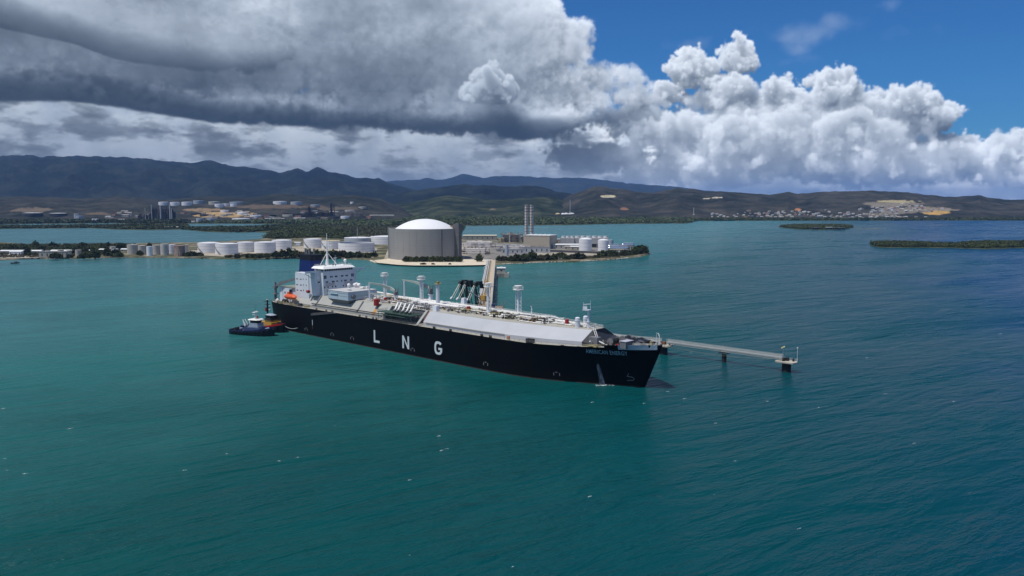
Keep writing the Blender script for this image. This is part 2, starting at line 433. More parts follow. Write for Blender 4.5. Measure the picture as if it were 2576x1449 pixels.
# ------------------------------------------------------------------ materials
MT = {}
def mat(name, col, rough=0.6, metal=0.0, var=0.12, scale=0.35, spec=0.35, dirt=None, dirt_amt=0.0, streak=False):
    """painted / mineral surface with uneven tone, optional dirt or rust runs"""
    if name in MT: return MT[name]
    m = bpy.data.materials.new(name); m.use_nodes = True; nt = m.node_tree
    b = nt.nodes['Principled BSDF']; c = s2l(*col) if max(col) > 1.0 else (*col[:3], 1)
    tc = nt.nodes.new('ShaderNodeTexCoord')
    n = noise(nt, tc.outputs['Object'], scale, 6, 0.6)
    lo = tuple(x * (1 - var) for x in c[:3]); hi = tuple(min(1, x * (1 + var)) for x in c[:3])
    o = ramp(nt, n, [(0.3, lo), (0.7, hi)])
    if dirt:
        x, y, z = xyz(nt, tc.outputs['Object'])
        q = vec(nt, x * 1.3, y * 1.3, z * (0.12 if streak else 1.3))
        d = noise(nt, q, 0.8, 6, 0.65)
        o = mixc(nt, d.step(0.62 - 0.25 * dirt_amt, 0.78 - 0.2 * dirt_amt) * min(1, 0.4 + dirt_amt), o, s2l(*dirt))
    nt.links.new(o, b.inputs['Base Color'])
    b.inputs['Roughness'].default_value = rough; b.inputs['Metallic'].default_value = metal
    b.inputs['Specular IOR Level'].default_value = spec
    MT[name] = m; return m

def foliage(name, a, b_, scale=0.4):
    m = bpy.data.materials.new(name); m.use_nodes = True; nt = m.node_tree
    b = nt.nodes['Principled BSDF']; g = nt.nodes.new('ShaderNodeNewGeometry'); oi = nt.nodes.new('ShaderNodeObjectInfo')
    n = noise(nt, g.outputs['Position'], scale, 4, 0.6) * 0.65 + V(nt, g.outputs['Random Per Island']) * 0.35 + (V(nt, oi.outputs['Random']) - 0.5) * 0.25
    nt.links.new(ramp(nt, n, [(0.25, a), (0.75, b_)]), b.inputs['Base Color'])
    b.inputs['Roughness'].default_value = 0.75; b.inputs['Specular IOR Level'].default_value = 0.2
    MT[name] = m; return m

# ------------------------------------------------------------------ noise for the land forms
def _h(i, j, s):
    n = (i * 374761393 + j * 668265263 + s * 974634777) & 0x7fffffff
    n = ((n ^ (n >> 13)) * 1274126177) & 0x7fffffff
    return ((n ^ (n >> 16)) & 0xffff) / 65535.0
def vnoise(x, y, s=0):
    x = np.asarray(x, float); y = np.asarray(y, float)
    i = np.floor(x).astype(np.int64); j = np.floor(y).astype(np.int64); u = x - i; v = y - j
    u = u * u * (3 - 2 * u); v = v * v * (3 - 2 * v)
    return (_h(i, j, s) * (1 - u) + _h(i + 1, j, s) * u) * (1 - v) + (_h(i, j + 1, s) * (1 - u) + _h(i + 1, j + 1, s) * u) * v
def nfbm(x, y, o=4, s=0, ridged=False):
    r = 0; a = 1.0; t = 0
    for k in range(o):
        n = vnoise(x * 2 ** k, y * 2 ** k, s + k)
        if ridged: n = 1 - abs(2 * n - 1)
        r = r + a * n; t += a; a *= 0.5
    return r / t

class Ridge:
    """a range of hills: crest silhouette at distance zr, foot at distance zb, spurs and valleys between"""
    def __init__(s, prof, zr, zb, foot, spur=0.25, wl=700.0, seed=0, back=1.35, power=0.9):
        s.px = np.array([p[0] for p in prof], float); s.zr, s.zb, s.foot, s.spur, s.wl, s.seed, s.back, s.pw = zr, zb, foot, spur, wl, seed, back, power
        s.h = np.array([at_dist(p[0], p[1], zr).z for p in prof])
    def height(s, x, y):
        x = np.asarray(x, float); y = np.maximum(np.asarray(y, float), 1.0)
        px = CX + F * x / y * 1.0
        crest = np.interp(px, s.px, s.h)
        crest = crest * (1 + 0.035 * (nfbm(px / 23.0, px * 0 + s.seed, 4, s.seed) - .5) * 2)
        wob = (nfbm(x / 900.0, y / 900.0, 3, s.seed + 9) - .5) * 0.25
        t = (y - s.zb) / (s.zr - s.zb) + wob * np.clip((y - s.zb) / (s.zr - s.zb), 0, 1)
        up = np.clip(t, 0, 1) ** s.pw; up = up * 0.6 + 0.4 * (up * up * (3 - 2 * up))
        dn = np.clip(1 - (t - 1) / (s.back - 1), 0, 1)
        k = np.where(t < 1, up, dn)
        r = nfbm(x / s.wl, y / (s.wl * 1.7), 5, s.seed + 3, True) - 0.62
        k = k + s.spur * r * np.clip(t * 3, 0, 1) * np.clip((1.02 - t) * 2.2, 0.0, 1)
        return s.foot + (crest - s.foot) * k
    def build(s, name, m, nx=300, ny=60, bare=()):
        a = np.linspace((s.px[0] - CX) / F, (s.px[-1] - CX) / F, nx)
        tt = np.linspace(0, 1, ny) ** 0.9
        y = s.zb + (s.zr * s.back - s.zb) * tt
        A, Y = np.meshgrid(a, y); X = A * Y; Z = s.height(X, Y)
        vs = np.stack([X, Y, Z], -1).reshape(-1, 3)
        idx = np.arange(nx * ny).reshape(ny, nx)
        fs = np.stack([idx[:-1, :-1], idx[:-1, 1:], idx[1:, 1:], idx[1:, :-1]], -1).reshape(-1, 4)
        me = bpy.data.meshes.new(name); me.from_pydata(vs.tolist(), [], fs.tolist())
        me.polygons.foreach_set('use_smooth', [True] * len(fs)); me.materials.append(m)
        at_ = me.attributes.new('bare', 'FLOAT_COLOR', 'POINT'); c = np.zeros((len(vs), 4), np.float32)
        for px, py, rx, ry, col in bare:                       # quarries and cleared soil: their own ground colour
            p = drape(px, py, [s])
            if p is None: continue
            kx = p.y / F * rx; n = nfbm(X / 55.0, Y / 110.0, 4, 77)
            ppx = CX + F * X / Y; zc = H - Z; ppy = CY + F * np.tan(np.arctan2(zc, Y) - PITCH)
            q = ((ppx - px) / rx) ** 2 + ((ppy - py) / ry) ** 2
            k = np.clip((1.25 - q + (n - .5) * 1.9) * 2.0, 0, 1).reshape(-1)
            l = s2l(*col); c[:, :3] = c[:, :3] * (1 - k[:, None]) + np.array(l[:3]) * k[:, None]; c[:, 3] = np.maximum(c[:, 3], k)
        at_.data.foreach_set('color', c.ravel()); me.update()
        o = link(name, me); tag(o, kind='structure'); return o

RIDGES = []
def ground(x, y, rs=None):
    z = 2.2
    for r in (rs or RIDGES): z = max(z, float(r.height(x, y)))
    return z
def drape(px, py, rs=None, y0=2400.0, y1=9000.0, n=420):
    """where the line of sight through a survey pixel meets the land"""
    d = ray(px, py); Y = np.geomspace(y0, y1, n); X = d[0] / d[1] * Y; Z = H + d[2] / d[1] * Y
    g = np.full(n, 2.2 if rs is None else -50.0)
    for r in (rs or RIDGES): g = np.maximum(g, r.height(X, Y))
    hit = np.nonzero(g >= Z)[0]
    if len(hit) == 0: return None
    i = hit[0]; return Vector((X[i], Y[i], max(g[i], 2.2)))

def land_material(name, a, b_, c, scale):
    m = bpy.data.materials.new(name); m.use_nodes = True; nt = m.node_tree; b = nt.nodes['Principled BSDF']
    g = nt.nodes.new('ShaderNodeNewGeometry')
    n1 = noise(nt, g.outputs['Position'], scale, 8, 0.62, 0.4); n2 = noise(nt, g.outputs['Position'], scale * 0.13, 4, 0.55)
    col = ramp(nt, n1 * 0.62 + n2 * 0.38, [(0.40, a), (0.5, b_), (0.60, c)])
    at_ = nt.nodes.new('ShaderNodeAttribute'); at_.attribute_name = 'bare'
    n3 = noise(nt, g.outputs['Position'], 0.05, 6, 0.7)
    bare = mixc(nt, n3.step(.35, .65) * 0.5, at_.outputs['Color'], s2l(110, 98, 82))
    col = mixc(nt, V(nt, at_.outputs['Alpha']).step(0.25, 0.75), col, bare)
    nt.links.new(col, b.inputs['Base Color']); b.inputs['Roughness'].default_value = 0.95; b.inputs['Specular IOR Level'].default_value = 0.05
    bp = nt.nodes.new('ShaderNodeBump'); bp.inputs['Strength'].default_value = 1.0; bp.inputs['Distance'].default_value = 34.0
    nb = noise(nt, g.outputs['Position'], 0.011, 8, 0.66); nt.links.new(nb.s, bp.inputs['Height']); nt.links.new(bp.outputs[0], b.inputs['Normal'])
    return m

# ------------------------------------------------------------------ hills
forest = land_material('mountain_forest', (.003, .006, .007), (.009, .015, .015), (.026, .032, .026), 0.0045)  # base colours darkened and blued, standing in for cloud shade and haze
scrub = land_material('dry_scrub', (.015, .019, .015), (.036, .038, .032), (.072, .066, .054), 0.009)
green = land_material('green_scrub', (.010, .017, .010), (.026, .036, .020), (.075, .082, .045), 0.008)
r_far = Ridge([(860, 500), (930, 470), (975, 456), (1000, 453), (1040, 453), (1075, 446), (1090, 449), (1115, 451), (1165, 438), (1190, 441), (1215, 446), (1288, 440), (1330, 443), (1400, 446), (1480, 447), (1530, 453), (1570, 460), (1640, 465), (1700, 469), (1760, 476), (1860, 492), (1960, 505)], 15500, 11500, -40, .22, 1500, 3)
r_mtn = Ridge([(-500, 398), (-200, 394), (0, 392), (60, 391), (120, 393), (200, 391), (300, 394), (380, 397), (440, 407), (490, 410), (525, 403), (545, 405), (600, 420), (644, 423), (680, 430), (712, 434), (740, 427), (752, 424), (775, 430), (790, 425), (803, 418), (815, 421), (830, 430), (850, 431), (870, 437), (900, 445), (940, 445), (955, 446), (975, 457), (1010, 466), (1060, 480), (1120, 505), (1200, 530)], 8800, 5200, -30, .46, 560, 17)
r_mid = Ridge([(900, 520), (960, 503), (1020, 483), (1100, 471), (1165, 463), (1230, 466), (1290, 467), (1345, 466), (1370, 472), (1400, 480), (1440, 488), (1500, 505), (1580, 530)], 6300, 4700, -30, .38, 420, 29)
r_right = Ridge([(1380, 530), (1420, 497), (1440, 487), (1470, 477), (1495, 468), (1520, 470), (1560, 475), (1600, 482), (1640, 484), (1670, 478), (1700, 473), (1740, 475), (1765, 480), (1800, 481), (1830, 484), (1860, 483), (1900, 487), (1932, 489), (1958, 486), (1980, 482), (2000, 487), (2060, 483), (2080, 483), (2120, 481), (2190, 480), (2250, 482), (2320, 490), (2400, 496), (2430, 492), (2455, 491), (2480, 497), (2520, 502), (2576, 502), (2700, 506), (2900, 512), (3200, 520)], 4700, 3420, -6, .40, 300, 41, power=.75)
r_grn = Ridge([(930, 535), (1000, 512), (1040, 508), (1090, 497), (1130, 492), (1180, 497), (1230, 503), (1290, 501), (1350, 494), (1390, 496), (1430, 505), (1500, 530), (1540, 545)], 4500, 3560, -6, .38, 300, 53)
r_foot = Ridge([(-600, 500), (-400, 496), (0, 495), (75, 494), (150, 495), (220, 500), (300, 494), (360, 498), (420, 503), (480, 497), (540, 493), (620, 498), (700, 488), (740, 488), (800, 495), (860, 490), (900, 491), (960, 500), (1010, 520), (1060, 545)], 4300, 2950, -4, .42, 260, 67, power=.8)
RIDGES += [r_mid, r_right, r_grn, r_foot]
r_far.build('far_mountains', forest, 260, 40)
r_mtn.build('mountains', forest, 420, 80)
r_mid.build('dark_hills', forest, 220, 50)
r_right.build('coastal_hills', scrub, 560, 110, [(1525, 494, 26, 4.5, (216, 205, 170)), (1800, 497, 16, 2.6, (205, 196, 176)), (1775, 499, 10, 2, (190, 182, 165)), (1570, 525, 12, 4, (150, 110, 85)), (2004, 528, 9, 4, (190, 128, 84)),
    (2240, 513, 74, 6, (132, 126, 114)), (2300, 525, 84, 6, (136, 128, 114)), (2245, 507, 54, 3.4, (182, 170, 130)), (2230, 517, 52, 4.5, (140, 132, 120)), (2345, 536, 36, 5.5, (206, 166, 92)), (2270, 530, 60, 8, (132, 124, 112)), (2200, 540, 40, 5, (112, 108, 98)), (2340, 528, 70, 3, (150, 140, 126))])
r_grn.build('green_hills', green, 200, 50, [(1240, 526, 10, 2, (120, 110, 90))])
r_foot.build('foothills', scrub, 420, 80, [(90, 528, 60, 6, (112, 100, 86)), (560, 540, 90, 7, (188, 158, 110)), (520, 528, 60, 4, (150, 128, 100)), (700, 520, 120, 5, (96, 84, 72)), (850, 525, 60, 5, (90, 84, 76)), (250, 538, 40, 4, (104, 92, 78))])

# ------------------------------------------------------------------ flat land, spits and islands
def flat_material(name, stops, scale=0.02):
    m = bpy.data.materials.new(name); m.use_nodes = True; nt = m.node_tree; b = nt.nodes['Principled BSDF']
    g = nt.nodes.new('ShaderNodeNewGeometry'); n = noise(nt, g.outputs['Position'], scale, 8, 0.62, 0.3)
    nt.links.new(ramp(nt, n, stops), b.inputs['Base Color']); b.inputs['Roughness'].default_value = 0.95; b.inputs['Specular IOR Level'].default_value = 0.1
    MT[name] = m; return m
soil = flat_material('scrub_ground', [(.35, (.045, .055, .025)), (.5, (.10, .095, .055)), (.62, (.26, .225, .155))], 0.025)
pale = flat_material('graded_ground', [(.3, (.20, .175, .13)), (.5, (.36, .32, .25)), (.7, (.46, .42, .34))], 0.03)
sand = flat_material('coral_sand', [(.3, (.46, .39, .28)), (.5, (.62, .54, .41)), (.7, (.72, .65, .52))], 0.2)
asph = flat_material('yard_gravel', [(.3, (.13, .125, .12)), (.5, (.20, .19, .175)), (.7, (.30, .27, .22))], 0.06)
mud = flat_material('mangrove_mud', [(.3, (.025, .035, .015)), (.5, (.05, .06, .028)), (.7, (.10, .095, .06))], 0.03)
from mathutils.geometry import tessellate_polygon
def land(name, pix, z, m, ragged=0.0, seed=0, skirt=3.0, lip=0.0):
    pts = []
    for (x0, y0), (x1, y1) in zip(pix, pix[1:] + pix[:1]):
        k = max(1, int(abs(x1 - x0) / 14))
        for i in range(k):
            t = i / k; x, y = x0 + (x1 - x0) * t, y0 + (y1 - y0) * t
            if ragged: y += (vnoise(x / 13.0, y / 7.0, seed) - .5) * ragged
            pts.append(at(x, y, 0.0))
    n = len(pts); c = sum(pts, Vector()) / n; vs = [(p.x, p.y, z) for p in pts]
    tri = tessellate_polygon([[Vector((p.x, p.y, 0)) for p in pts]])
    fs = [tuple(t) for t in tri]
    out = []
    for i, p in enumerate(pts):                               # sloping bank down into the water
        e = (pts[(i + 1) % n] - pts[i - 1]); nrm = Vector((e.y, -e.x, 0)).normalized()
        out.append((p.x + nrm.x * skirt, p.y + nrm.y * skirt, -1.5))
    area = sum(pts[i].x * pts[(i + 1) % n].y - pts[(i + 1) % n].x * pts[i].y for i in range(n))
    if area < 0: out = [(2 * p.x - q[0], 2 * p.y - q[1], -1.5) for p, q in zip(pts, out)]
    vs += out; fs += [(i, (i + 1) % n, n + (i + 1) % n, n + i) for i in range(n)]
    me = bpy.data.meshes.new(name); me.from_pydata(vs, [], fs); me.materials.append(m); me.update()
    o = link(name, me); tag(o, kind='structure'); return o
land('mainland', [(-700, 566), (0, 565), (120, 563), (260, 562), (340, 563), (475, 563), (560, 563), (700, 564), (760, 566), (900, 572), (1159, 568), (1290, 567), (1430, 566), (1585, 563), (1730, 562), (1752, 556), (1800, 555.4), (1932, 555), (2200, 554.8), (2576, 554.5), (3300, 554), (2900, 520), (-500, 518)], 1.6, mud, 1.5, 3)
land('mangrove_flat', [(455, 577), (520, 583), (600, 585), (640, 584), (690, 586), (664, 600), (680, 603), (740, 602), (800, 600), (860, 604), (960, 612), (1150, 598), (1162, 580), (1170, 567), (760, 564.5), (740, 568), (644, 573), (540, 575)], 1.3, mud, 1.5, 5)
land('lagoon_spit', [(-400, 576), (0, 576), (120, 575), (230, 574), (300, 578), (380, 579), (470, 577), (476, 572), (470, 566), (340, 564.5), (320, 568), (200, 569), (90, 571), (0, 571.5), (-400, 573)], 1.2, mud, 1.2, 9)
land('peninsula', [(-500, 657), (0, 655), (60, 652), (150, 651), (380, 648), (520, 651), (640, 652), (760, 649), (800, 650), (920, 653), (935, 656), (948, 662), (1000, 667), (1040, 669), (1160, 669), (1240, 667), (1290, 664), (1360, 661), (1440, 659), (1500, 656), (1560, 652), (1605, 646), (1634, 640), (1625, 634), (1600, 628), (1560, 618), (1440, 606), (1300, 600), (1150, 596), (960, 610), (860, 603), (800, 599), (720, 600), (664, 602), (600, 607), (480, 612), (330, 614), (150, 617), (70, 616), (0, 611), (-500, 611)], 1.8, soil, 2.0, 13)
def patch(name, pix, m, z):
    pts = [at(x, y, z) for x, y in pix]; me = bpy.data.meshes.new(name)
    tri = tessellate_polygon([pts]); me.from_pydata([tuple(p) for p in pts], [], [tuple(t) for t in tri]); me.materials.append(m); me.update()
    o = link(name, me); tag(o, kind='structure'); return o
patch('tank_farm_ground', [(470, 640), (560, 645), (700, 640), (760, 636), (830, 637), (940, 648), (950, 625), (900, 612), (700, 622), (480, 630)], pale, 1.85)
patch('sand_bank', [(940, 655), (950, 661), (1002, 666), (1040, 667.5), (1160, 667.5), (1238, 666), (1240, 652), (1150, 651), (985, 650)], sand, 1.86)
patch('plant_yard', [(1150, 652), (1243, 653), (1300, 655), (1440, 650), (1530, 646), (1600, 640), (1596, 631), (1440, 616), (1290, 612), (1160, 610)], asph, 1.87)
patch('tank_yard', [(966, 651), (1165, 652), (1180, 640), (1170, 618), (980, 618)], pale, 1.9)
patch('dirt_strip', [(1330, 643), (1440, 641), (1545, 645), (1600, 641), (1570, 637.5), (1450, 636), (1330, 634)], pale, 1.9)
patch('waterside_track', [(0, 650), (110, 648), (140, 643), (60, 641), (-40, 640)], pale, 1.87)
patch('airstrip', [(797, 580), (862, 601), (872, 600), (806, 579)], pale, 1.6)
land('near_island', [(2188, 614), (2196, 618), (2210, 622), (2240, 623.5), (2330, 623.5), (2395, 624), (2420, 625), (2480, 627), (2576, 624), (2700, 622), (2700, 611), (2576, 610), (2450, 612), (2395, 616), (2330, 614), (2210, 612)], 0.9, mud, 1.2, 21)
land('far_island', [(1957, 570.5), (1975, 574), (2010, 577), (2060, 578.5), (2100, 578), (2130, 576), (2146, 572), (2130, 568), (2080, 567), (2000, 567)], 0.9, mud, 0.8, 25)
land('sand_spit', [(2142, 574.6), (2170, 575.2), (2205, 575.6), (2226, 575.5), (2200, 574.9), (2150, 573.9)], 0.3, soil, 0.5, 26)

# ------------------------------------------------------------------ the bay
def build_water():
    m = bpy.data.materials.new('bay_water'); m.use_nodes = True; nt = m.node_tree; b = nt.nodes['Principled BSDF']
    g = nt.nodes.new('ShaderNodeNewGeometry'); P = g.outputs['Position']; x, y, z = xyz(nt, P)
    # turbid green water under the left shore, clear blue towards the open bay; drifting plumes between; near right also darkened to imitate lens vignetting
    big = noise(nt, P, 0.0022, 4, 0.55, 0.6); med = noise(nt, vec(nt, x * 0.6, y * 1.2), 0.010, 5, 0.6, 0.8)
    t = x * -0.8 + y * 0.35 + (big - 0.5) * 240.0 + (med - 0.5) * 150.0
    col = ramp(nt, t.step(-140.0, 1060.0, smooth=False), [(0.0, (.0002, .036, .092)), (0.07, (.0004, .047, .066)), (0.22, (.002, .062, .062)), (0.32, (.014, .110, .106)), (0.43, (.034, .155, .155)), (0.95, (.050, .150, .170))])
    # shoals: pale bottom near the islands and the peninsula's foot
    nt.links.new(col, b.inputs['Base Color'])
    b.inputs['IOR'].default_value = 1.333; b.inputs['Roughness'].default_value = 0.16; b.inputs['Specular IOR Level'].default_value = 0.09
    ca, sa = math.cos(math.radians(32)), math.sin(math.radians(32))
    u = x * ca + y * sa; w = y * ca - x * sa
    gust = noise(nt, vec(nt, u * 0.004, w * 0.013), 1.0, 5, 0.6, 0.9)          # wind lanes: smoother and rougher water
    lane = noise(nt, vec(nt, u * 0.020, w * 0.075), 1.0, 4, 0.6, 0.7)
    rip = (gust * 0.6 + lane * 0.4).step(0.36, 0.64)
    nt.links.new((rip * 0.12 + 0.04).s, b.inputs['Specular IOR Level'])
    nt.links.new((0.30 - rip * 0.16).s, b.inputs['Roughness'])
    h = noise(nt, vec(nt, u * 0.030, w * 0.11), 1.0, 3, 0.5, 0.6) * 2.0 + noise(nt, vec(nt, u * 0.12, w * 0.36), 1.0, 4, 0.6, 0.5) * 0.9 * (rip * 0.9 + 0.35) + noise(nt, vec(nt, u * 0.6, w * 1.2), 1.0, 3, 0.6) * 0.30 * (rip + 0.3)
    bp = nt.nodes.new('ShaderNodeBump'); bp.inputs['Strength'].default_value = 1.0; bp.inputs['Distance'].default_value = 1.5
    nt.links.new(h.s, bp.inputs['Height']); nt.links.new(bp.outputs[0], b.inputs['Normal'])
    me = bpy.data.meshes.new('water')
    me.from_pydata([(-40000, -3000, 0), (40000, -3000, 0), (40000, 40000, 0), (-40000, 40000, 0)], [], [(0, 1, 2, 3)]); me.materials.append(m)
    tag(link('water', me), kind='structure')
    bed = bpy.data.meshes.new('seabed')
build_water()

# ------------------------------------------------------------------ air
def build_haze():
    m = bpy.data.materials.new('sea_air'); m.use_nodes = True; nt = m.node_tree; nt.nodes.clear()
    o = nt.nodes.new('ShaderNodeOutputMaterial'); v = nt.nodes.new('ShaderNodeVolumePrincipled')
    v.inputs['Color'].default_value = (0.28, 0.52, 1.0, 1); v.inputs['Density'].default_value = HAZE; v.inputs['Anisotropy'].default_value = 0.0
    nt.links.new(v.outputs[0], o.inputs['Volume'])
    MB().b2(-42000, 42000, -4000, 42000, -3.0, 680.0).build('haze', m)
    tag(bpy.data.objects['haze'], kind='stuff')
HAZE = 3.2e-5
build_haze()

# ================================================================== the gas carrier
SHIP_O = Vector((-143.3, 520.0, 0)); SHIP_A = math.radians(-42.47)
SHH, SHN = (math.cos(SHIP_A), math.sin(SHIP_A)), (-math.sin(SHIP_A), math.cos(SHIP_A))
def sw(u, v, z=0.0): return Vector((SHIP_O.x + SHH[0] * u + SHN[0] * v, SHIP_O.y + SHH[1] * u + SHN[1] * v, z))
hullm = mat('black_hull_paint', (.0016, .0015, .0014), .55, var=.35, scale=.05, spec=.12, dirt=(30, 22, 19), dirt_amt=.2, streak=True)
white = mat('white_ship_paint', (.66, .69, .73), .45, var=.05, scale=.2, dirt=(150, 132, 112), dirt_amt=.16, streak=True)
whiteb = mat('white_pipe_paint', (.78, .77, .73), .40, var=.06, scale=.6, dirt=(150, 120, 84), dirt_amt=.16)
greyt = mat('grey_trunk_paint', (.43, .445, .47), .55, var=.06, scale=.08, dirt=(140, 136, 130), dirt_amt=.07, streak=True)
beige = mat('weathered_deck_paint', (.38, .365, .31), .65, var=.10, scale=.12, dirt=(140, 104, 70), dirt_amt=.22)
slope = mat('sandy_slope_paint', (.36, .36, .33), .6, var=.07, scale=.1, dirt=(128, 112, 92), dirt_amt=.16, streak=True)
dgrey = mat('dark_grey_paint', (.032, .032, .036), .55, var=.2)
mgrey = mat('grey_gear_paint', (.17, .17, .18), .55, var=.2, scale=.8)
dkgear = mat('dark_greasy_gear', (.022, .021, .019), .5, var=.5, scale=.9)
yelgear = mat('dull_yellow_gear', (.34, .29, .14), .6, var=.25, scale=.7)
red = mat('fire_red_paint', (.33, .022, .022), .45, var=.12)
blackp = mat('black_paint', (.006, .006, .007), .45)
glass = mat('dark_window_glass', (.012, .016, .02), .12, spec=.6)
blue = mat('funnel_blue_paint', (.004, .016, .11), .42, var=.15)
orange = mat('lifeboat_orange', (.72, .12, .035), .45, var=.08)
rustm = mat('rusty_steel', (.20, .085, .04), .8, var=.35, scale=.8)
greenp = mat('green_platform_paint', (.045, .085, .065), .6, var=.2)
lblue = mat('pale_blue_grey_paint', (.42, .50, .56), .45, var=.06)
ship = empty('gas_carrier', SHIP_O, SHIP_A)
tag(ship, 'long black-hulled gas carrier with white L N G letters moored at the jetty', 'ship')
def S(mb, name, m, par=None): return mb.build(name, m, par or ship)

def ip(u, tab): return float(np.interp(u, [t[0] for t in tab], [t[1] for t in tab]))
BD = [(0, 16.8), (4, 18.8), (10, 20.3), (25, 21.4), (40, 21.65), (205, 21.65), (218, 21.2), (230, 20.0), (241, 18.0), (252, 14.9), (262, 11.2), (270, 7.4), (276, 3.6), (279, 1.2), (280, .12)]
BW = [(0, 16.0), (10, 19.6), (25, 21.2), (45, 21.5), (60, 21.65), (198, 21.65), (212, 20.9), (226, 19.0), (241, 15.0), (256, 9.4), (268, 4.6), (276, 1.6), (280, .12)]
ZDK = [(0, 16.2), (222, 16.2), (245, 17.0), (262, 17.7), (280, 18.4)]
def hull_pt(U, z, side=-1):
    zd = ip(U, ZDK); k = max(0.0, min(1.0, z / zd))
    b = ip(U, BW) + (ip(U, BD) - ip(U, BW)) * k ** 1.6
    du = -8.0 * max(0.0, (U - 220) / 60.0) * (1 - k) + (1.5 * max(0.0, (30 - U) / 30.0) * (1 - k))
    return (U + du, side * b, z)
def hull_v(u, z):                                             # half-breadth of the hull at a station
    U = u
    for _ in range(6):
        p = hull_pt(U, z); U += u - p[0]
    return hull_pt(U, z)[1]
ST = [0, 3, 7, 12, 18, 25, 33, 45, 60, 90, 120, 150, 180, 200, 212, 222, 230, 238, 246, 253, 260, 266, 271, 275, 278, 280]
def zl(U): zd = ip(U, ZDK); return [-2.5, 0.0, 2.5, 5.0, 7.5, 10.0, 12.5, zd - .9, zd]
mb = MB(); rings = []
for U in ST:
    zs = zl(U); rings.append([hull_pt(U, z, -1) for z in reversed(zs)] + [hull_pt(U, z, 1) for z in zs])
mb.loft(rings, closed=False, smooth=True)
tr = rings[0]; mb.add(tr, [tuple(range(len(tr)))])
S(mb, 'hull', hullm)
mb = MB(); top = [hull_pt(U, ip(U, ZDK), -1) for U in ST]
vs = [(p[0], p[1] * .985, p[2] - .25) for p in top] + [(p[0], -p[1] * .985, p[2] - .25) for p in top]; n_ = len(ST)
mb.add(vs, [(i, i + 1, n_ + i + 1, n_ + i) for i in range(n_ - 1)]); S(mb, 'main_deck', beige)
for sd_ in (-1, 1):                                           # scuffed brown boot-top at the waterline
    vs = []; US = [2, 12, 25, 45, 60, 90, 120, 150, 180, 200, 212, 226, 238, 250, 260, 268, 274, 278]
    for U in US:
        for z in (-.3, .42): p = hull_pt(U, z, sd_); vs.append((p[0], p[1] + sd_ * .05, p[2]))
    S(MB().add(vs, [(2 * i, 2 * i + 2, 2 * i + 3, 2 * i + 1) for i in range(len(US) - 1)]), 'boot_top', mat('boot_top_brown', (.045, .022, .016), .8, var=.5, scale=.25))
# bulwark of the bow, the pale stripe on its starboard side, rails
def strip(us, z0, z1, off, side):
    a = []
    for U in us:
        zd = ip(U, ZDK); p = hull_pt(U, zd, side); q = hull_pt(U, zd * .8, side)
        fl = (abs(p[1]) - abs(q[1])) / (zd * .2)
        a.append([(p[0], p[1] + side * (off + fl * z0), zd + z0), (p[0] + .15, p[1] + side * (off + fl * z1), zd + z1)])
    m = MB(); vs = [x for r in a for x in r] + [(x[0], x[1] - side * .22, x[2]) for r in a for x in r]; k = 2 * len(a); fs = []
    for i in range(len(a) - 1):
        fs += [(2 * i, 2 * i + 2, 2 * i + 3, 2 * i + 1), (k + 2 * i, k + 2 * i + 1, k + 2 * i + 3, k + 2 * i + 2), (2 * i + 1, 2 * i + 3, k + 2 * i + 3, k + 2 * i + 1)]
    return m.add(vs, fs)
for sd_ in (-1, 1): S(strip([259, 262, 265, 268, 271, 273.5, 276, 278, 279.4, 280], 0, 1.1, .0, sd_), 'bulwark', hullm)
S(strip([264.5, 267, 270, 272.5, 275, 277, 278.6], -.9, 1.15, .05, -1), 'bow_stripe', lblue)
for U in np.arange(259, 279, 2.2):
    p = hull_pt(U, ip(U, ZDK))
    for sd_ in (-1, 1): S(MB().bar((p[0], -sd_ * p[1] - .3 * -sd_ * -1 * 0 + sd_ * -.3, p[2] + 1.0), (p[0], -sd_ * p[1] - sd_ * 1.5, p[2] - .1), .12), 'bulwark_stay', whiteb)
for sd_ in (-1, 1):
    pts = [hull_pt(U, ip(U, ZDK), sd_) for U in (1, 4, 8, 14, 25, 45, 80, 118, 150, 200, 215, 230, 242, 252, 259)]
    S(MB().rail([(p[0], p[1] * .99, p[2]) for p in pts], 1.1, 3.0, .045), 'deck_rail', whiteb if sd_ > 0 else mgrey)
pts = [(hull_pt(U, ip(U, ZDK), -1)[0], 0, 0) for U in (274, 280)]
S(MB().rail([(hull_pt(U, 18.4, -1)[0], hull_pt(U, 18.4, -1)[1] + .2, ip(U, ZDK) + 1.1) for U in (270, 273, 276, 278, 279.5)] + [(hull_pt(U, 18.4, 1)[0], hull_pt(U, 18.4, 1)[1] - .2, ip(U, ZDK) + 1.1) for U in (279.5, 278, 276, 273, 270)], .7, 1.5, .05, 2), 'bow_rail', whiteb)

# trunk deck in three lengths, with the manifold recess between
ZT = 22.8
def trunk(sec):
    m = MB(); rr = []
    for u, bc, zc, bt, zt in sec:
        zb = ip(u, ZDK) - .3
        rr.append([(u, -bc, zb), (u, -bc, zc), (u, -bt, zt), (u, bt, zt), (u, bc, zc), (u, bc, zb)])
    return m.loft(rr)
S(trunk([(24, 17.4, 17.6, 12.8, ZT), (117, 17.4, 17.6, 12.8, ZT)]), 'aft_trunk', slope)
S(trunk([(117.02, 12.3, 20.0, 12.2, ZT - .02), (147.98, 12.3, 20.0, 12.2, ZT - .02)]), 'manifold_trunk', mgrey)
S(trunk([(148, 17.4, 17.6, 12.8, ZT), (190, 17.4, 17.6, 12.8, ZT), (205, 16.8, 17.7, 11.9, ZT), (228, 14.8, 18.0, 8.6, ZT), (247, 12.3, 18.6, 4.6, ZT)]), 'forward_trunk', greyt)
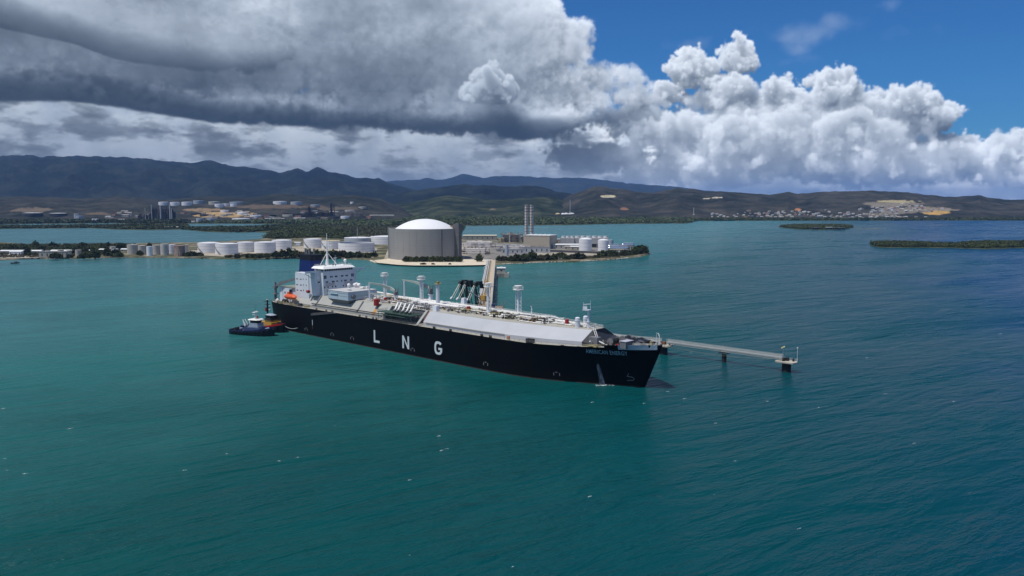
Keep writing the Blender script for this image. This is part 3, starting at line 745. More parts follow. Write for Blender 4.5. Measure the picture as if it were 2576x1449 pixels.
mb = MB(); q = [(247.06, -12.25, 18.6), (247.06, -4.6, ZT), (247.06, 4.6, ZT), (247.06, 12.25, 18.6), (253.5, 11.2, 17.4), (253.5, -11.2, 17.4), (247.06, -12.2, 17.0), (247.06, 12.2, 17.0)]
mb.add(q, [(0, 5, 4, 3, 2, 1), (0, 6, 5), (3, 4, 7)]); S(mb, 'trunk_front', dgrey)
def topplate(sec): return MB().loft([[(u, -b, ZT + .01), (u, -b + .01, ZT + .07), (u, b - .01, ZT + .07), (u, b, ZT + .01)] for u, b in sec])
S(topplate([(24.1, 12.6), (190, 12.6), (205, 11.7), (228, 8.4), (246.9, 4.4)]), 'trunk_top', beige)
# ribs, walkways and stains of the aft slope
for u in (50.5, 91.5): S(MB().loft([[(u + du, -17.7 - .1, 17.5 + .3), (u + du, -17.4, 17.2), (u + du, -12.8, ZT + .3), (u + du, -13.0, ZT + .6)] for du in (-.45, .45)]), 'slope_ladder', mgrey)
S(MB().path([(47, -17.75, 18.6), (61, -17.75, 18.6), (84, -17.75, 18.6), (114, -17.75, 18.6)], .28), 'slope_walkway', dkgear)
S(MB().loft([[(u, -17.62, 17.45), (u, -17.40, 17.66), (u, -15.2, 20.02), (u, -15.3, 20.1)] for u in (104.8, 107.2)]), 'rust_run', mat('orange_rust', (.50, .24, .06), .8, var=.3, scale=.5))
S(MB().path([(150, -17.7, 17.7), (190, -17.7, 17.7), (205, -17.1, 17.8)], .16), 'slope_seam', beige)
S(MB().rail([(148, 12.2, ZT), (190, 12.2, ZT), (205, 11.2, ZT), (228, 8.1, ZT), (246.5, 4.2, ZT), (246.5, -4.2, ZT)], 1.15, 2.6, .05), 'trunk_rail', whiteb)
S(MB().rail([(88, 12.2, ZT), (146, 12.2, ZT)], 1.15, 2.6, .05), 'trunk_rail', whiteb)

# ---- accommodation
acc = white
S(MB().b2(36, 50, -11.2, 11.2, ZT + .05, 36.8), 'accommodation_block', acc)
for sd_ in (-1, 1):
    S(MB().b2(41.2, 47.4, min(sd_ * 11.22, sd_ * 15.2), max(sd_ * 11.22, sd_ * 15.2), ZT + .05, 36.75), 'side_tower', acc)
    S(MB().b2(25.5, 40.2, min(sd_ * 10.0, sd_ * 15.0), max(sd_ * 10.0, sd_ * 15.0), 19.0, 35.2), 'side_house', acc)
    w = S(MB().b2(42.5, 47.5, min(sd_ * 10.6, sd_ * 21.9), max(sd_ * 10.6, sd_ * 21.9), 36.80, 37.05).b2(47.3, 47.5, min(sd_ * 10.6, sd_ * 21.9), max(sd_ * 10.6, sd_ * 21.9), 37.05, 38.0), 'bridge_wing', white)
    S(MB().bar((45, sd_ * 21, 36.8), (45, sd_ * 15.3, 33.2), .3), 'wing_strut', white, w)
S(MB().b2(26, 41, -10.2, 10.2, 34.9, 35.6).rail([(25.8, -14.8, 35.3), (40, -14.8, 35.3)], 1.1, 2, .05), 'upper_deck', white)
S(MB().b2(26.0, 41.0, -15.0, -10.25, 35.25, 36.0), 'deck_bulwark', white)
wh = S(MB().b2(40.5, 50.25, -10.7, 10.7, 36.82, 39.0), 'wheelhouse', white)
wm = MB().b2(-.06, .06, -.62, .62, -.62, .62).mesh('window', glass)
ws = MB().b2(-.62, .62, -.06, .06, -.62, .62).mesh('window', glass)
for k in range(13): link('window', wm, wh, (50.27, -9.6 + 1.6 * k, 38.2))
for k in range(5): link('window', ws, wh, (42.2 + 1.7 * k, -10.72, 38.2))
rf = MB(); rf.loft([[(38.8, -12.0, 39.02), (51.4, -12.0, 39.02), (51.4, 11.6, 39.02), (38.8, 11.6, 39.02)], [(39.4, -10.6, 40.3), (50.0, -10.6, 40.3), (50.0, 10.4, 40.3), (39.4, 10.4, 40.3)]])
S(rf, 'wheelhouse_roof', mat('bright_white_roof', (.80, .80, .78), .5, var=.04))
S(MB().rail([(39.8, -10.2, 40.3), (39.8, 10, 40.3), (49.6, 10, 40.3), (49.6, -10.2, 40.3), (39.8, -10.2, 40.3)], 1.0, 2, .035, 2), 'roof_rail', whiteb)
p1 = MB().b2(-.05, .05, -.38, .38, -.45, .45).mesh('window', glass); p2 = MB().b2(-.05, .05, -.38, .38, -1.0, 1.0).mesh('window', glass)
ab = bpy.data.objects['accommodation_block']
def yy(x): return -10.2 + (x - 300) * 0.01128                  # along the front, read off the photograph
for x in (295, 385): link('window', p2, ab, (50.02, yy(x), 34.0))
for x in (2075, 2165): link('window', p2, ab, (50.02, yy(x), 34.0))
for x in (690, 785, 1000, 1085, 1395, 1480, 1690, 1775): link('window', p1, ab, (50.02, yy(x), 34.0))
for x in (400, 492, 805, 895, 1100, 1395, 1600, 1685, 1985, 2070): link('window', p1, ab, (50.02, yy(x), 31.0))
for x in (300, 505, 805, 1000, 1500, 1695): link('window', p1, ab, (50.02, yy(x), 27.9))
ps = MB().b2(-.32, .32, -.05, .05, -.34, .34).mesh('window', glass)
sh_ = [o for o in ship.children if o.name.startswith('side_house')][0]
for z in (32.0, 28.4, 25.0):
    for u in (27.2, 28.2, 31.2, 32.2, 34.4, 37.6): link('window', ps, sh_, (u, -15.02, z + (.3 if u > 33 else 0)))
for u in (50.02,):
    for v in (-13.0, -12.2): link('window', p1, [o for o in ship.children if o.name.startswith('side_tower')][0], (47.42, v, 31.0))
# deck lines on the setback front
for z in (26.4, 29.4, 32.4, 35.0): S(MB().b2(47.42, 47.75, -15.2, -11.25, z, z + .14), 'deck_ledge', white)
# exhaust funnel
fn = MB()
def fr(z, a, b, w): return [(a, -w * .7, z), (a, w * .7, z), (a + 1.4, w, z), (b - 1.8, w, z), (b, w * .5, z), (b, -w * .5, z), (b - 1.8, -w, z), (a + 1.4, -w, z)]
S(MB().loft([fr(16.2, 11.0, 26.0, 5.5), fr(35.0, 11.0, 26.0, 5.5)]), 'engine_casing', mat('navy_casing', (.012, .022, .075), .5, var=.2))
f_ = S(fn.loft([fr(35.02, 12.6, 27.8, 4.8), fr(42.6, 13.4, 28.5, 4.5)]), 'funnel', blue)
S(MB().loft([fr(42.62, 13.4, 28.5, 4.5), fr(46.2, 13.8, 28.8, 4.35)]), 'funnel_top', mat('sooty_navy', (.004, .005, .012), .6, var=.3), f_)
for a, b, r in ((16.8, -1.4, .55), (18.6, .8, .7), (20.8, -1.0, .8), (22.6, 1.2, .6), (19.6, -2.2, .4)): S(MB().tube((a, b, 45.8), (a - .3, b, 49.8), r, r, 10), 'exhaust_pipe', mat('soot_grey', (.20, .20, .19), .7, var=.3), f_)
# radar mast with its legs, yards and aerials
ms = S(MB().tube((38.5, 0, 40.3), (38.5, 0, 48.5), .85, .55, 8).tube((38.5, 0, 48.5), (38.5, 0, 60), .42, .16, 6), 'radar_mast', whiteb)
for a, b in ((42.6, -4.2), (36.0, -3.6), (42.6, 4.2)): S(MB().tube((a, b, 40.3), (38.6, 0, 48.2), .22, .2, 6), 'mast_leg', whiteb, ms)
S(MB().tube((38.5, -3.0, 52.0), (38.5, 0.4, 53.5), .12).b2(37.6, 41.8, 1.2, 1.5, 52.2, 52.5).tube((41.4, 1.3, 52.2), (41.4, 1.3, 49.6), .1), 'yard', whiteb, ms)
S(MB().b2(36.0, 39.5, -.2, .2, 49.2, 49.5), 'yard', whiteb, ms)
S(MB().tube((39.8, 5.5, 40.3), (39.8, 5, 44.2), .1).tube((39.2, 4.4, 40.3), (39.8, 5, 44.2), .1).tube((40.6, 4.4, 40.3), (39.8, 5, 44.2), .1).box((39.8, 5, 44.4), (1.5, 1.5, .3)).tube((39.8, 5, 44.4), (39.8, 5, 46.2), .08), 'signal_tower', whiteb)
S(MB().tube((44.9, 8.8, 40.3), (44.9, 8.8, 42.0), .3).sphere((44.9, 8.8, 43.0), 1.0), 'satellite_dome', whiteb)
for a, b in ((48.5, -8.6), (49.3, -3.4), (49.3, -1.6), (49.3, 4.8)): S(MB().tube((a, b, 40.3), (a, b, 41.1), .12).box((a + .2, b, 41.2), (.7, .5, .5)), 'searchlight', dgrey)
# "no smoking" boards painted on the front
def text_mesh(txt, size, font_h=None):
    cu = bpy.data.curves.new('letters', 'FONT'); cu.body = txt; cu.size = size; cu.align_x = 'LEFT'; cu.resolution_u = 3; cu.offset = 0.012; cu.space_character = 1.12
    o = bpy.data.objects.new('letters', cu); COL.objects.link(o)
    dg = bpy.context.evaluated_depsgraph_get(); me = bpy.data.meshes.new_from_object(o.evaluated_get(dg))
    bpy.data.objects.remove(o); bpy.data.curves.remove(cu); return me
def place_text(txt, x0, x1, z0, z1, fn_, m, name, par, bold=0.0):
    me = text_mesh(txt, 1.0); c = np.array([v.co[:] for v in me.vertices]); lo, hi = c.min(0), c.max(0)
    for v in me.vertices:
        a = (v.co.x - lo[0]) / (hi[0] - lo[0]); b = (v.co.y - lo[1]) / (hi[1] - lo[1])
        v.co = fn_(x0 + (x1 - x0) * a, z0 + (z1 - z0) * b)
    me.name = name; me.materials.clear(); me.materials.append(m); return link(name, me, par)
signred = mat('sign_red', (.22, .05, .06), .6)
for a, b in ((-9.3, -3.1), (4.2, 10.2)):
    for z in (30.0, 29.0): place_text('NO SMOKING', a, b, z - .4, z + .3, lambda x, z_: (50.03, x, z_), signred, 'no_smoking_lettering', ab)['kind'] = 'stuff'
# ---- aft end: low house, crane, lifeboat gear, winches
S(MB().b2(6.0, 20.0, -14.2, 14.2, 16.0, 25.6), 'aft_house', white)
S(MB().b2(20.02, 30.0, -13.4, 13.4, 16.0, 25.2), 'aft_deckhouse', white)
S(MB().b2(5.8, 30.2, -14.4, 14.4, 25.62, 25.85), 'aft_house_roof', mat('green_grey_roof', (.23, .25, .20), .8, var=.15, scale=.2))
S(MB().b2(9.6, 9.9, -14.3, -14.2, 16.5, 25.4), 'house_seam', mgrey); S(MB().b2(11.6, 12.8, -14.28, -14.2, 21.6, 22.8), 'house_vent', dgrey)
for u in (23.2, 27.2): S(MB().tube((u, -9, 25.8), (u, -9, 26.9), .35).sphere((u + .2, -9, 27.2), .6, 8, 6), 'mushroom_vent', whiteb)
cr = S(MB().tube((3.2, -15.5, 16.0), (3.2, -15.5, 24.6), .95, .85, 10).tube((3.2, -15.5, 20.6), (3.2, -15.5, 21.0), 2.0, 2.0, 12).tube((3.2, -15.5, 24.6), (3.2, -15.5, 28.6), .75, .6, 8).b2(2.2, 4.6, -16.6, -14.4, 24.6, 26.0), 'stores_crane', mgrey)
S(MB().loft([[(4.4, -15.9, 25.5), (4.4, -15.1, 25.5), (4.4, -15.1, 26.6), (4.4, -15.9, 26.6)], [(9.0, -15.8, 27.0), (9.0, -14.6, 27.0), (9.0, -14.6, 29.0), (9.0, -15.8, 29.0)], [(27.5, -13.2, 32.2), (27.5, -12.7, 32.2), (27.5, -12.7, 32.9), (27.5, -13.2, 32.9)]]), 'crane_jib', mgrey, cr)
dv = MB()
for u in (22.4, 30.4): dv.path([(u, -16.6, 16.0), (u, -17.2, 19.2), (u, -19.8, 20.6)], .28).path([(u, -20.6, 16.2), (u, -18.6, 19.4)], .22)
S(dv.rail([(20, -20.6, 16.2), (34, -21.0, 16.2)], 1.2, 1.6, .06), 'lifeboat_davit', yelgear)
S(MB().tube((13.5, -16.2, 17.2), (17.2, -16.2, 17.2), 1.3, 1.3, 12).b2(12.6, 18, -17.6, -15.0, 16, 17.0), 'mooring_winch', dkgear)
S(MB().tube((35.2, -18.8, 17.0), (37.6, -18.8, 17.0), .9, .9, 10).b2(34.8, 38.2, -19.8, -17.9, 16, 16.8), 'mooring_winch', dkgear)
S(MB().box((8.5, -17.5, 16.9), (2.6, 1.6, 1.4)).sphere((8.5, -17.5, 17.6), .8, 8, 6), 'deck_locker', whiteb)
S(MB().path([(2.8, -14.6, 16), (4.2, -16.2, 20.0), (5.6, -17.4, 16)], .25), 'stern_frame', dkgear)
bits = MB()
for k in range(46):
    u = random.uniform(9, 44); v = random.uniform(-20.6, -17.6); h_ = random.uniform(.5, 1.4); bits.box((u, v, 16 + h_ / 2), (random.uniform(.3, 1.1), random.uniform(.3, .8), h_), random.uniform(0, 3))
tag(S(bits, 'deck_fittings', yelgear), kind='stuff')
for u in (56, 66, 72, 98, 104, 110, 113): S(MB().b2(u - .5, u + .5, -20.9, -20.1, 16.1, 16.9), 'chock', mgrey)
# ---- cargo machinery house overhanging the slope
mh = MB(); mh.loft([[(64.4, -17.2, 23.0), (82.8, -17.2, 23.0), (82.8, 3, 22.9), (64.4, 3, 22.9)], [(63.8, -17.4, 23.2), (83.4, -17.4, 23.2), (83.4, 3.2, 23.2), (63.8, 3.2, 23.2)], [(63.8, -17.4, 28.0), (83.4, -17.4, 28.0), (83.4, 3.2, 28.0), (63.8, 3.2, 28.0)]])
m_ = S(mh, 'machinery_house', lblue)
S(MB().loft([[(64.0, -17.3, 22.95), (83.2, -17.3, 22.95), (83.2, -13.4, 22.85), (64.0, -13.4, 22.85)], [(66.4, -15.6, 21.0), (80.6, -15.6, 21.0), (80.6, -14.8, 20.9), (66.4, -14.8, 20.9)]]), 'house_underside', mgrey)
S(MB().b2(63.7, 83.5, -17.5, 3.3, 28.02, 28.2), 'house_roof', mat('pale_grey_roof', (.46, .46, .46), .7, var=.08), m_)
for z in (25.4, 27.0): S(MB().b2(63.9, 83.3, -17.46, -17.41, z, z + .1), 'house_seam', mgrey, m_)
S(MB().b2(73.5, 73.6, -17.46, -17.41, 23.3, 27.9).b2(83.41, 83.46, -17.3, 3, 25.4, 25.5), 'house_seam', mgrey, m_)
S(MB().b2(66.5, 73.5, -17.95, -17.42, 26.3, 26.5), 'house_awning', lblue, m_)
for u, v, r, h_, s_ in ((65.8, -4, 1.15, 29.9, 1), (66.2, .2, 1.25, 29.8, .85), (65.0, 2.2, 1.0, 30.4, .6)): S(MB().tube((u, v, 28.2), (u, v, h_ - .6), r * .6, r * .6, 8).sphere((u, v, h_), r, 10, 6, s_), 'mushroom_vent', whiteb, m_)
S(MB().tube((68.2, .8, 29.8), (70.0, 1.4, 29.8), 1.1, 1.1, 10), 'cooler_drum', whiteb, m_)
S(MB().box((74.6, -.5, 28.9), (3.2, 2.0, .9)).box((76.6, 1.4, 29.0), (1.4, 1.4, 1.4)).tube((77.3, -12, 28.2), (77.3, -12, 29.2), 1.0, 1.3, 10), 'roof_fan', whiteb, m_)
S(MB().tube((83.5, -13.8, 25.2), (84.3, -13.8, 25.2), 1.3, 1.3, 12), 'wall_fan', mgrey, m_)
S(MB().tube((41.5, -16.9, 25.3), (43.2, -16.9, 25.3), .95, .95, 10), 'hose_reel', red)
S(MB().box((60.4, -14.5, 26.9), (1.1, 1.1, 1.6)).tube((60.4, -14.5, 22.8), (60.4, -14.5, 26.2), .2), 'vent_head', dkgear)
# ---- vent masts
for u, v, zt in ((91.1, 3.0, 38.5), (119.8, 6.0, 38.1), (178.0, 0.0, 38.8), (193.0, 6.0, 38.0)):
    fat = 1.0 if u < 190 else 1.15
    t = S(MB().tube((u, v, ZT), (u, v, zt - 1.2), .62 * fat, .52 * fat, 10), 'vent_mast', white)
    S(MB().tube((u + 2.0 * fat, v - .4, ZT), (u + 2.0 * fat, v - .4, zt - 1.8), .2, .2, 6), 'ladder_post', white, t)
    S(MB().tube((u - 1.9 * fat, v + .6, ZT), (u - 1.9 * fat, v + .6, zt - 1.8), .16, .16, 6), 'ladder_post', white, t)
    m = MB()
    for z in np.arange(ZT + 1.5, zt - 2, 1.9): m.bar((u - 1.9 * fat, v + .6, z), (u, v, z + .3), .1).bar((u + 2.0 * fat, v - .4, z), (u, v, z + .3), .1)
    S(m, 'ladder_rungs', white, t)
    S(MB().tube((u, v, zt - 2.1), (u, v, zt - 1.75), 2.35 * fat, 2.35 * fat, 14).tube((u, v, zt - .35), (u, v, zt), 1.7 * fat, 1.7 * fat, 14).tube((u, v, zt - 1.75), (u, v, zt - .35), .9, .9, 8), 'vent_platform', whiteb, t)
    m = MB()
    for k in range(14):
        a = 2 * math.pi * k / 14; m.tube((u + 2.3 * fat * math.cos(a), v + 2.3 * fat * math.sin(a), zt - 1.75), (u + 2.3 * fat * math.cos(a), v + 2.3 * fat * math.sin(a), zt - .5), .06, .06, 4)
    m.lathe([(2.33 * fat, zt - 1.1), (2.33 * fat, zt - 1.0)], 14, (u, v, 0)).lathe([(2.33 * fat, zt - .6), (2.33 * fat, zt - .45)], 14, (u, v, 0))
    S(m, 'platform_rail', whiteb, t)
    S(MB().tube((u, v, ZT), (u, v, ZT + 2.2), 1.5, .7, 8), 'mast_foot', white, t)
c_ = S(MB().tube((140.1, 0, ZT), (140.1, 0, 35.4), 1.15, .95, 12), 'foam_monitor_tower', white)
S(MB().tube((140.1, 0, 35.4), (140.1, 0, 35.7), 1.9, 1.9, 10).tube((140.1, 0, 35.7), (140.6, -.4, 37.0), .4, .3, 8).box((139.8, .5, 36.4), (1.2, .9, 1.2)), 'monitor_platform', yelgear, c_)
m = MB()
for k in range(10):
    a = 2 * math.pi * k / 10; m.tube((140.1 + 1.85 * math.cos(a), 1.85 * math.sin(a), 35.7), (140.1 + 1.85 * math.cos(a), 1.85 * math.sin(a), 36.8), .06, .06, 4)
S(m, 'platform_rail', yelgear, c_)
# ---- hose cranes resting on their posts
for cu, cv, zslew, rt, rb, tip, zt, pu, pv in ((103.9, 1.0, 26.2, (101.0, 1, 30.3), (103.4, 1, 28.4), (89.7, -8, 33.4), 30.2, 91.0, -8.0), (124.4, 9.0, 27.6, (122.4, 9, 32.6), (124.0, 9, 30.8), (101.0, 8, 34.6), 32.8, 102.7, 8.0)):
    t = S(MB().tube((cu, cv, ZT), (cu, cv, zslew), 1.35, 1.2, 12).tube((cu, cv, zslew), (cu, cv, zslew + .4), 1.6, 1.6, 12), 'hose_crane', white)
    S(MB().b2(cu - .9, cu + .9, cv - .9, cv + .9, zslew + .4, zt - 1.6).tube((cu - .4, cv - .5, zt - 1.6), (cu - .1, cv - .5, zt + .3), .3).tube((cu + .9, cv + .5, zt - 1.6), (cu + 1.1, cv + .5, zt + .3), .25).box((cu + .5, cv - 1.3, zt - 2.6), (1.4, 1.0, 1.6)), 'slewing_head', mgrey, t)
    y0, y1, y2 = rt[1], (rt[1] + tip[1]) / 2, tip[1]
    S(MB().loft([[(rb[0], y0 - .45, rb[2]), (rb[0], y0 + .45, rb[2]), (rb[0] - .3, y0 + .45, rb[2] + .7), (rb[0] - .3, y0 - .45, rb[2] + .7)],
                 [(rt[0] - 1.6, y0 - .5, rt[2] - 1.5), (rt[0] - 1.6, y0 + .4, rt[2] - 1.5), (rt[0] - 1.6, y0 + .4, rt[2] + .5), (rt[0] - 1.6, y0 - .5, rt[2] + .5)],
                 [((rt[0] + tip[0]) / 2, y1 - .5, (rt[2] + tip[2]) / 2 - .2), ((rt[0] + tip[0]) / 2, y1 + .3, (rt[2] + tip[2]) / 2 - .2), ((rt[0] + tip[0]) / 2, y1 + .3, (rt[2] + tip[2]) / 2 + 1.0), ((rt[0] + tip[0]) / 2, y1 - .5, (rt[2] + tip[2]) / 2 + 1.0)],
                 [(tip[0], y2 - .3, tip[2] - .25), (tip[0], y2 + .2, tip[2] - .25), (tip[0], y2 + .2, tip[2] + .25), (tip[0], y2 - .3, tip[2] + .25)]]), 'crane_boom', mat('pale_green_grey', (.36, .40, .36), .5, var=.06), t)
    S(MB().tube((pu, pv, ZT), (pu, pv, tip[2] - .5), .5, .42, 8), 'boom_rest', white, t)
# ---- manifold: platform, slanted spool pieces, valves
pf = S(MB().b2(114.5, 142.6, -21.2, -13.2, 20.3, 20.6).b2(116, 138, -21.6, -19.2, 19.2, 19.45), 'manifold_platform', greenp)
S(MB().rail([(114.6, -13.4, 20.6), (114.6, -21, 20.6), (142.4, -21, 20.6), (142.4, -13.4, 20.6)], 1.2, 1.6, .06), 'platform_rail', greenp, pf)
m = MB()
for u in (115.5, 121, 127, 133, 139, 142): m.bar((u, -20.9, 16.2), (u, -20.9, 20.3), .22).bar((u, -20.9, 16.4), (u, -14, 20.2), .16)
S(m, 'platform_leg', greenp, pf)
for a, b in (((125.7, -17.5, 22.4), (124.0, -14.2, 25.3)), ((128.2, -17.5, 22.4), (126.8, -14.2, 25.3)), ((132.0, -17.5, 22.4), (130.4, -14.2, 25.4)), ((135.3, -17.5, 22.4), (133.8, -14.2, 25.3)), ((138.2, -17.5, 22.3), (137.0, -14.2, 25.2))):
    S(MB().tube(a, b, .52, .52, 10).tube(a, (a[0] + .3, a[1] - 1.6, a[2] - .5), .5, .4, 8), 'manifold_pipe', whiteb)
    S(MB().tube((a[0], a[1] - 1.2, 20.6), (a[0], a[1] - 1.2, 22.6), .55, .45, 8).box((a[0] - 1.3, a[1] + .6, 21.6), (.9, 1.0, 1.8)), 'manifold_valve', dkgear)
S(MB().loft([[(u, -20.6, 16.3), (u, -20.2, 16.1), (u, -13.0, ZT + .1), (u, -13.3, ZT + .4)] for u in (145.6, 147.2)]), 'manifold_stair', slope)
S(MB().loft([[(u, -17.2, 17.6), (u, -16.9, 17.4), (u, -12.6, ZT - .2), (u, -12.8, ZT)] for u in (147.3, 147.95)]), 'rust_run', rustm)
# ---- pipework along the trunk
def pipe(pts, r, m=whiteb, n=8, name='cargo_pipe'): return S(MB().path(pts, r, n), name, m)
pipe([(84, 6, 24.2), (100, 6, 24.2), (118, 4, 24.4), (150, 4, 24.4), (171, 3.8, 24.3), (196, 3.2, 24.2), (212, 1.4, 24.0), (236, .6, 23.8)], .62)
pipe([(86, 8.2, 24.4), (104, 8.2, 24.4), (118, 7.5, 24.6), (134, 6.5, 24.6), (170, 6.2, 24.4), (206, 4.4, 24.2), (214, 3.4, 24.0)], .62)
pipe([(118, 1.6, 24.9), (127, -1.0, 25.0), (146, -.6, 24.6), (160, 1.6, 24.0)], .72)
pipe([(124, -4.4, 24.8), (124.5, 8.0, 24.8)], .75)
pipe([(130, -5.0, 24.4), (134, 9.0, 24.4)], .75)
pipe([(137, -4.0, 24.6), (140, 9.0, 24.6)], .6)
pipe([(71, 9.6, 24.6), (73, 11.8, 24.8), (82, 11.0, 24.8), (92, 10.4, 24.4)], .55)
pipe([(170.5, 6.2, 23.8), (193, 3.6, 23.8), (197, 2.2, 24.2), (210, 1.6, 24.0)], .42)
pipe([(178, -4.2, 23.4), (186, -3.0, 23.7), (192, -1.4, 23.6)], .5)
pipe([(184, -5.4, 23.3), (190, -5.0, 23.4), (196, -4.2, 23.4)], .38)
pipe([(197, -2.0, 24.4), (209, -2.4, 24.6)], .34)
pipe([(206, -7.4, 23.2), (214, -7.2, 23.2)], .24)
pipe([(214.5, -7.6, 23.2), (219, -7.4, 23.2), (220.5, -3.4, 23.2)], .26)
pipe([(214.5, -5.4, 23.4), (219, -5.2, 23.4), (221, -2.2, 23.4)], .26)
pipe([(222, -1.8, 23.3), (233, -2.4, 23.3)], .24)
pipe([(222, -.8, 23.3), (240, -1.2, 23.3)], .22)
pipe([(236, 1.0, 23.8), (241, -1.4, 23.6), (241, -3.2, 23.2)], .22)
for (u0, u1, v0, v1, k, nm, mm_) in ((83, 118, -10, 11, 150, 'pipework', whiteb), (118, 148, -11, 11, 260, 'pipework', whiteb), (148, 180, -5, 10, 120, 'pipework', whiteb), (186, 222, -6, 8, 230, 'pipework', whiteb), (222, 245, -3, 3, 50, 'pipework', whiteb),
                                (84, 147, -10, 10, 220, 'valve_gear', mgrey), (150, 222, -7, 7, 200, 'valve_gear', dkgear), (150, 216, -6, 6, 200, 'valve_gear', yelgear), (120, 146, -12, 0, 180, 'valve_gear', mgrey), (150, 170, -8, 4, 60, 'valve_gear', mgrey), (92, 112, -8, 8, 60, 'valve_gear', rustm), (205, 216, -5, 2, 30, 'valve_gear', rustm), (186, 200, -8, -2, 26, 'valve_gear', dkgear)):
    m = MB()
    for _ in range(k):
        u, v = random.uniform(u0, u1), random.uniform(v0, v1)
        t = random.random()
        if t < .3: m.tube((u, v, ZT), (u, v, ZT + random.uniform(.7, 2.4)), .13, .13, 5)
        elif t < .62:
            L = random.uniform(1.5, 7); z = ZT + random.uniform(.4, 1.8); m.tube((u, v, z), (min(u1, u + L), v + random.uniform(-.3, .3), z), random.uniform(.10, .24), None, 6)
        elif t < .82:
            L = random.uniform(1, 4); z = ZT + random.uniform(.4, 1.9); m.tube((u, v, z), (u, max(v0, min(v1, v + random.choice((-L, L)))), z), random.uniform(.09, .2), None, 6)
        else: h_ = random.uniform(.4, 1.5); m.box((u, v, ZT + h_ / 2), (random.uniform(.3, 1.0), random.uniform(.3, .9), h_))
    tag(S(m, nm, mm_), kind='stuff')
S(MB().rail([(84, -2, ZT + 2.6), (118, -2, ZT + 2.6), (146, 1, ZT + 2.6), (170, 2, ZT + 2.6), (222, .5, ZT + 2.4)], 1.1, 2.2, .05), 'walkway_rail', whiteb)
S(MB().b2(146, 222, 1.0, 2.2, ZT + 2.4, ZT + 2.55), 'walkway', whiteb)
m = MB()
for u in np.arange(95, 118, 1.6): m.bar((u, 0, ZT), (u, 0, ZT + 3.0), .12).bar((u, 3, ZT), (u, 3, ZT + 3.0), .12)
S(m.b2(94, 100, -1, 4, ZT + 3.0, ZT + 3.2), 'pipe_gantry', yelgear)
# red boxes, drums, white lockers along the trunk
for u, v, r, h_ in ((105.7, -14.6, 1.5, 3.0),): S(MB().tube((u, v, ZT - .6), (u, v, ZT + h_), r, r, 14).box((u + 1.6, v + .6, ZT + 2.2), (.9, .9, 1.6)), 'red_drum', red)
for u, v, w_, h_ in ((100.6, -4.2, 1.7, 2.3), (144.3, -3.0, 1.0, 1.3), (164.2, -.4, 1.7, 2.6), (174.2, -1.6, .9, 1.0), (229.8, -1.2, 1.5, 2.6), (224.0, 1.6, .8, .8), (117.1, 10, 2.0, 2.0)):
    S(MB().tube((u, v, ZT + .06), (u, v, ZT + h_), w_ * .62, w_ * .62, 10).tube((u, v, ZT + h_), (u, v, ZT + h_ + .2), w_ * .45, w_ * .4, 10), 'red_drum', red)
for u, v, w_, h_ in ((150.4, -10.6, 3.2, 2.9), (150.6, 9.4, 3.2, 5.2)): S(MB().box((u, v, ZT + h_ / 2), (w_, w_ * .8, h_), 0, 0, (.72, .72)), 'cofferdam_hatch', white)
for u, v, a, b, h_ in ((156.2, 3.0, 3.0, 1.6, 2.0), (168.7, 1.2, 3.4, 1.4, 2.4), (172.0, -2.4, 1.4, 1.0, 1.3), (219.7, 1.0, 1.9, 1.9, 2.1)): S(MB().box((u, v, ZT + h_ / 2), (a, b, h_)), 'white_locker', whiteb)
for v in (-3.0, 3.0): S(MB().tube((237.4, v, ZT), (237.4, v, ZT + 4.4), 1.15, 1.15, 14).tube((237.4, v, ZT + 3.1), (237.4, v, ZT + 3.3), 1.3, 1.3, 14).tube((237.4, v, ZT + 4.4), (237.4, v, ZT + 4.7), 1.15, .6, 14), 'vent_cylinder', white)
S(MB().tube((205.4, 2.0, ZT), (205.4, 2.0, 28.0), .32, .28, 8).path([(205.4, 2.0, 28.0), (205.2, 2.0, 29.0), (204.6, 2.0, 29.1)], .14), 'vent_post', white)
fm_ = S(MB().tube((242, -1, ZT), (242, -1, 31), .5, .35, 8), 'foremast', white)
S(MB().box((241.4, -1.4, 31.0), (3.0, 3.0, .25)).box((240.4, -1.6, 32.0), (.2, 2.6, 1.6)).box((241.4, -2.8, 32.0), (2.4, .2, 1.4)).tube((240.3, -2.4, 31), (240.3, -2.4, 34.6), .1).tube((242.8, -.6, 31), (242.8, -.6, 35.4), .1).tube((240.3, -2.4, 33.5), (242.8, -.6, 33.7), .16), 'mast_platform', white, fm_)
m = MB()
for z in np.arange(ZT + .8, 31, .8): m.box((242, -1, z), (1.5, .25, .12), .6)
S(m, 'mast_rungs', white, fm_)
for z, w_ in ((25.6, 1.6), (28.4, 1.4)): S(MB().box((242, -1, z), (w_, w_, .15)), 'mast_step', white, fm_)
m = MB()
for v in (-4.4, -3.2): m.rail([(247.3, v, ZT), (250.8, v - 2.6, 19.5), (254.4, v - 4.4, 17.6)], 1.1, 1.3, .06)
S(m, 'trunk_stair', whiteb)
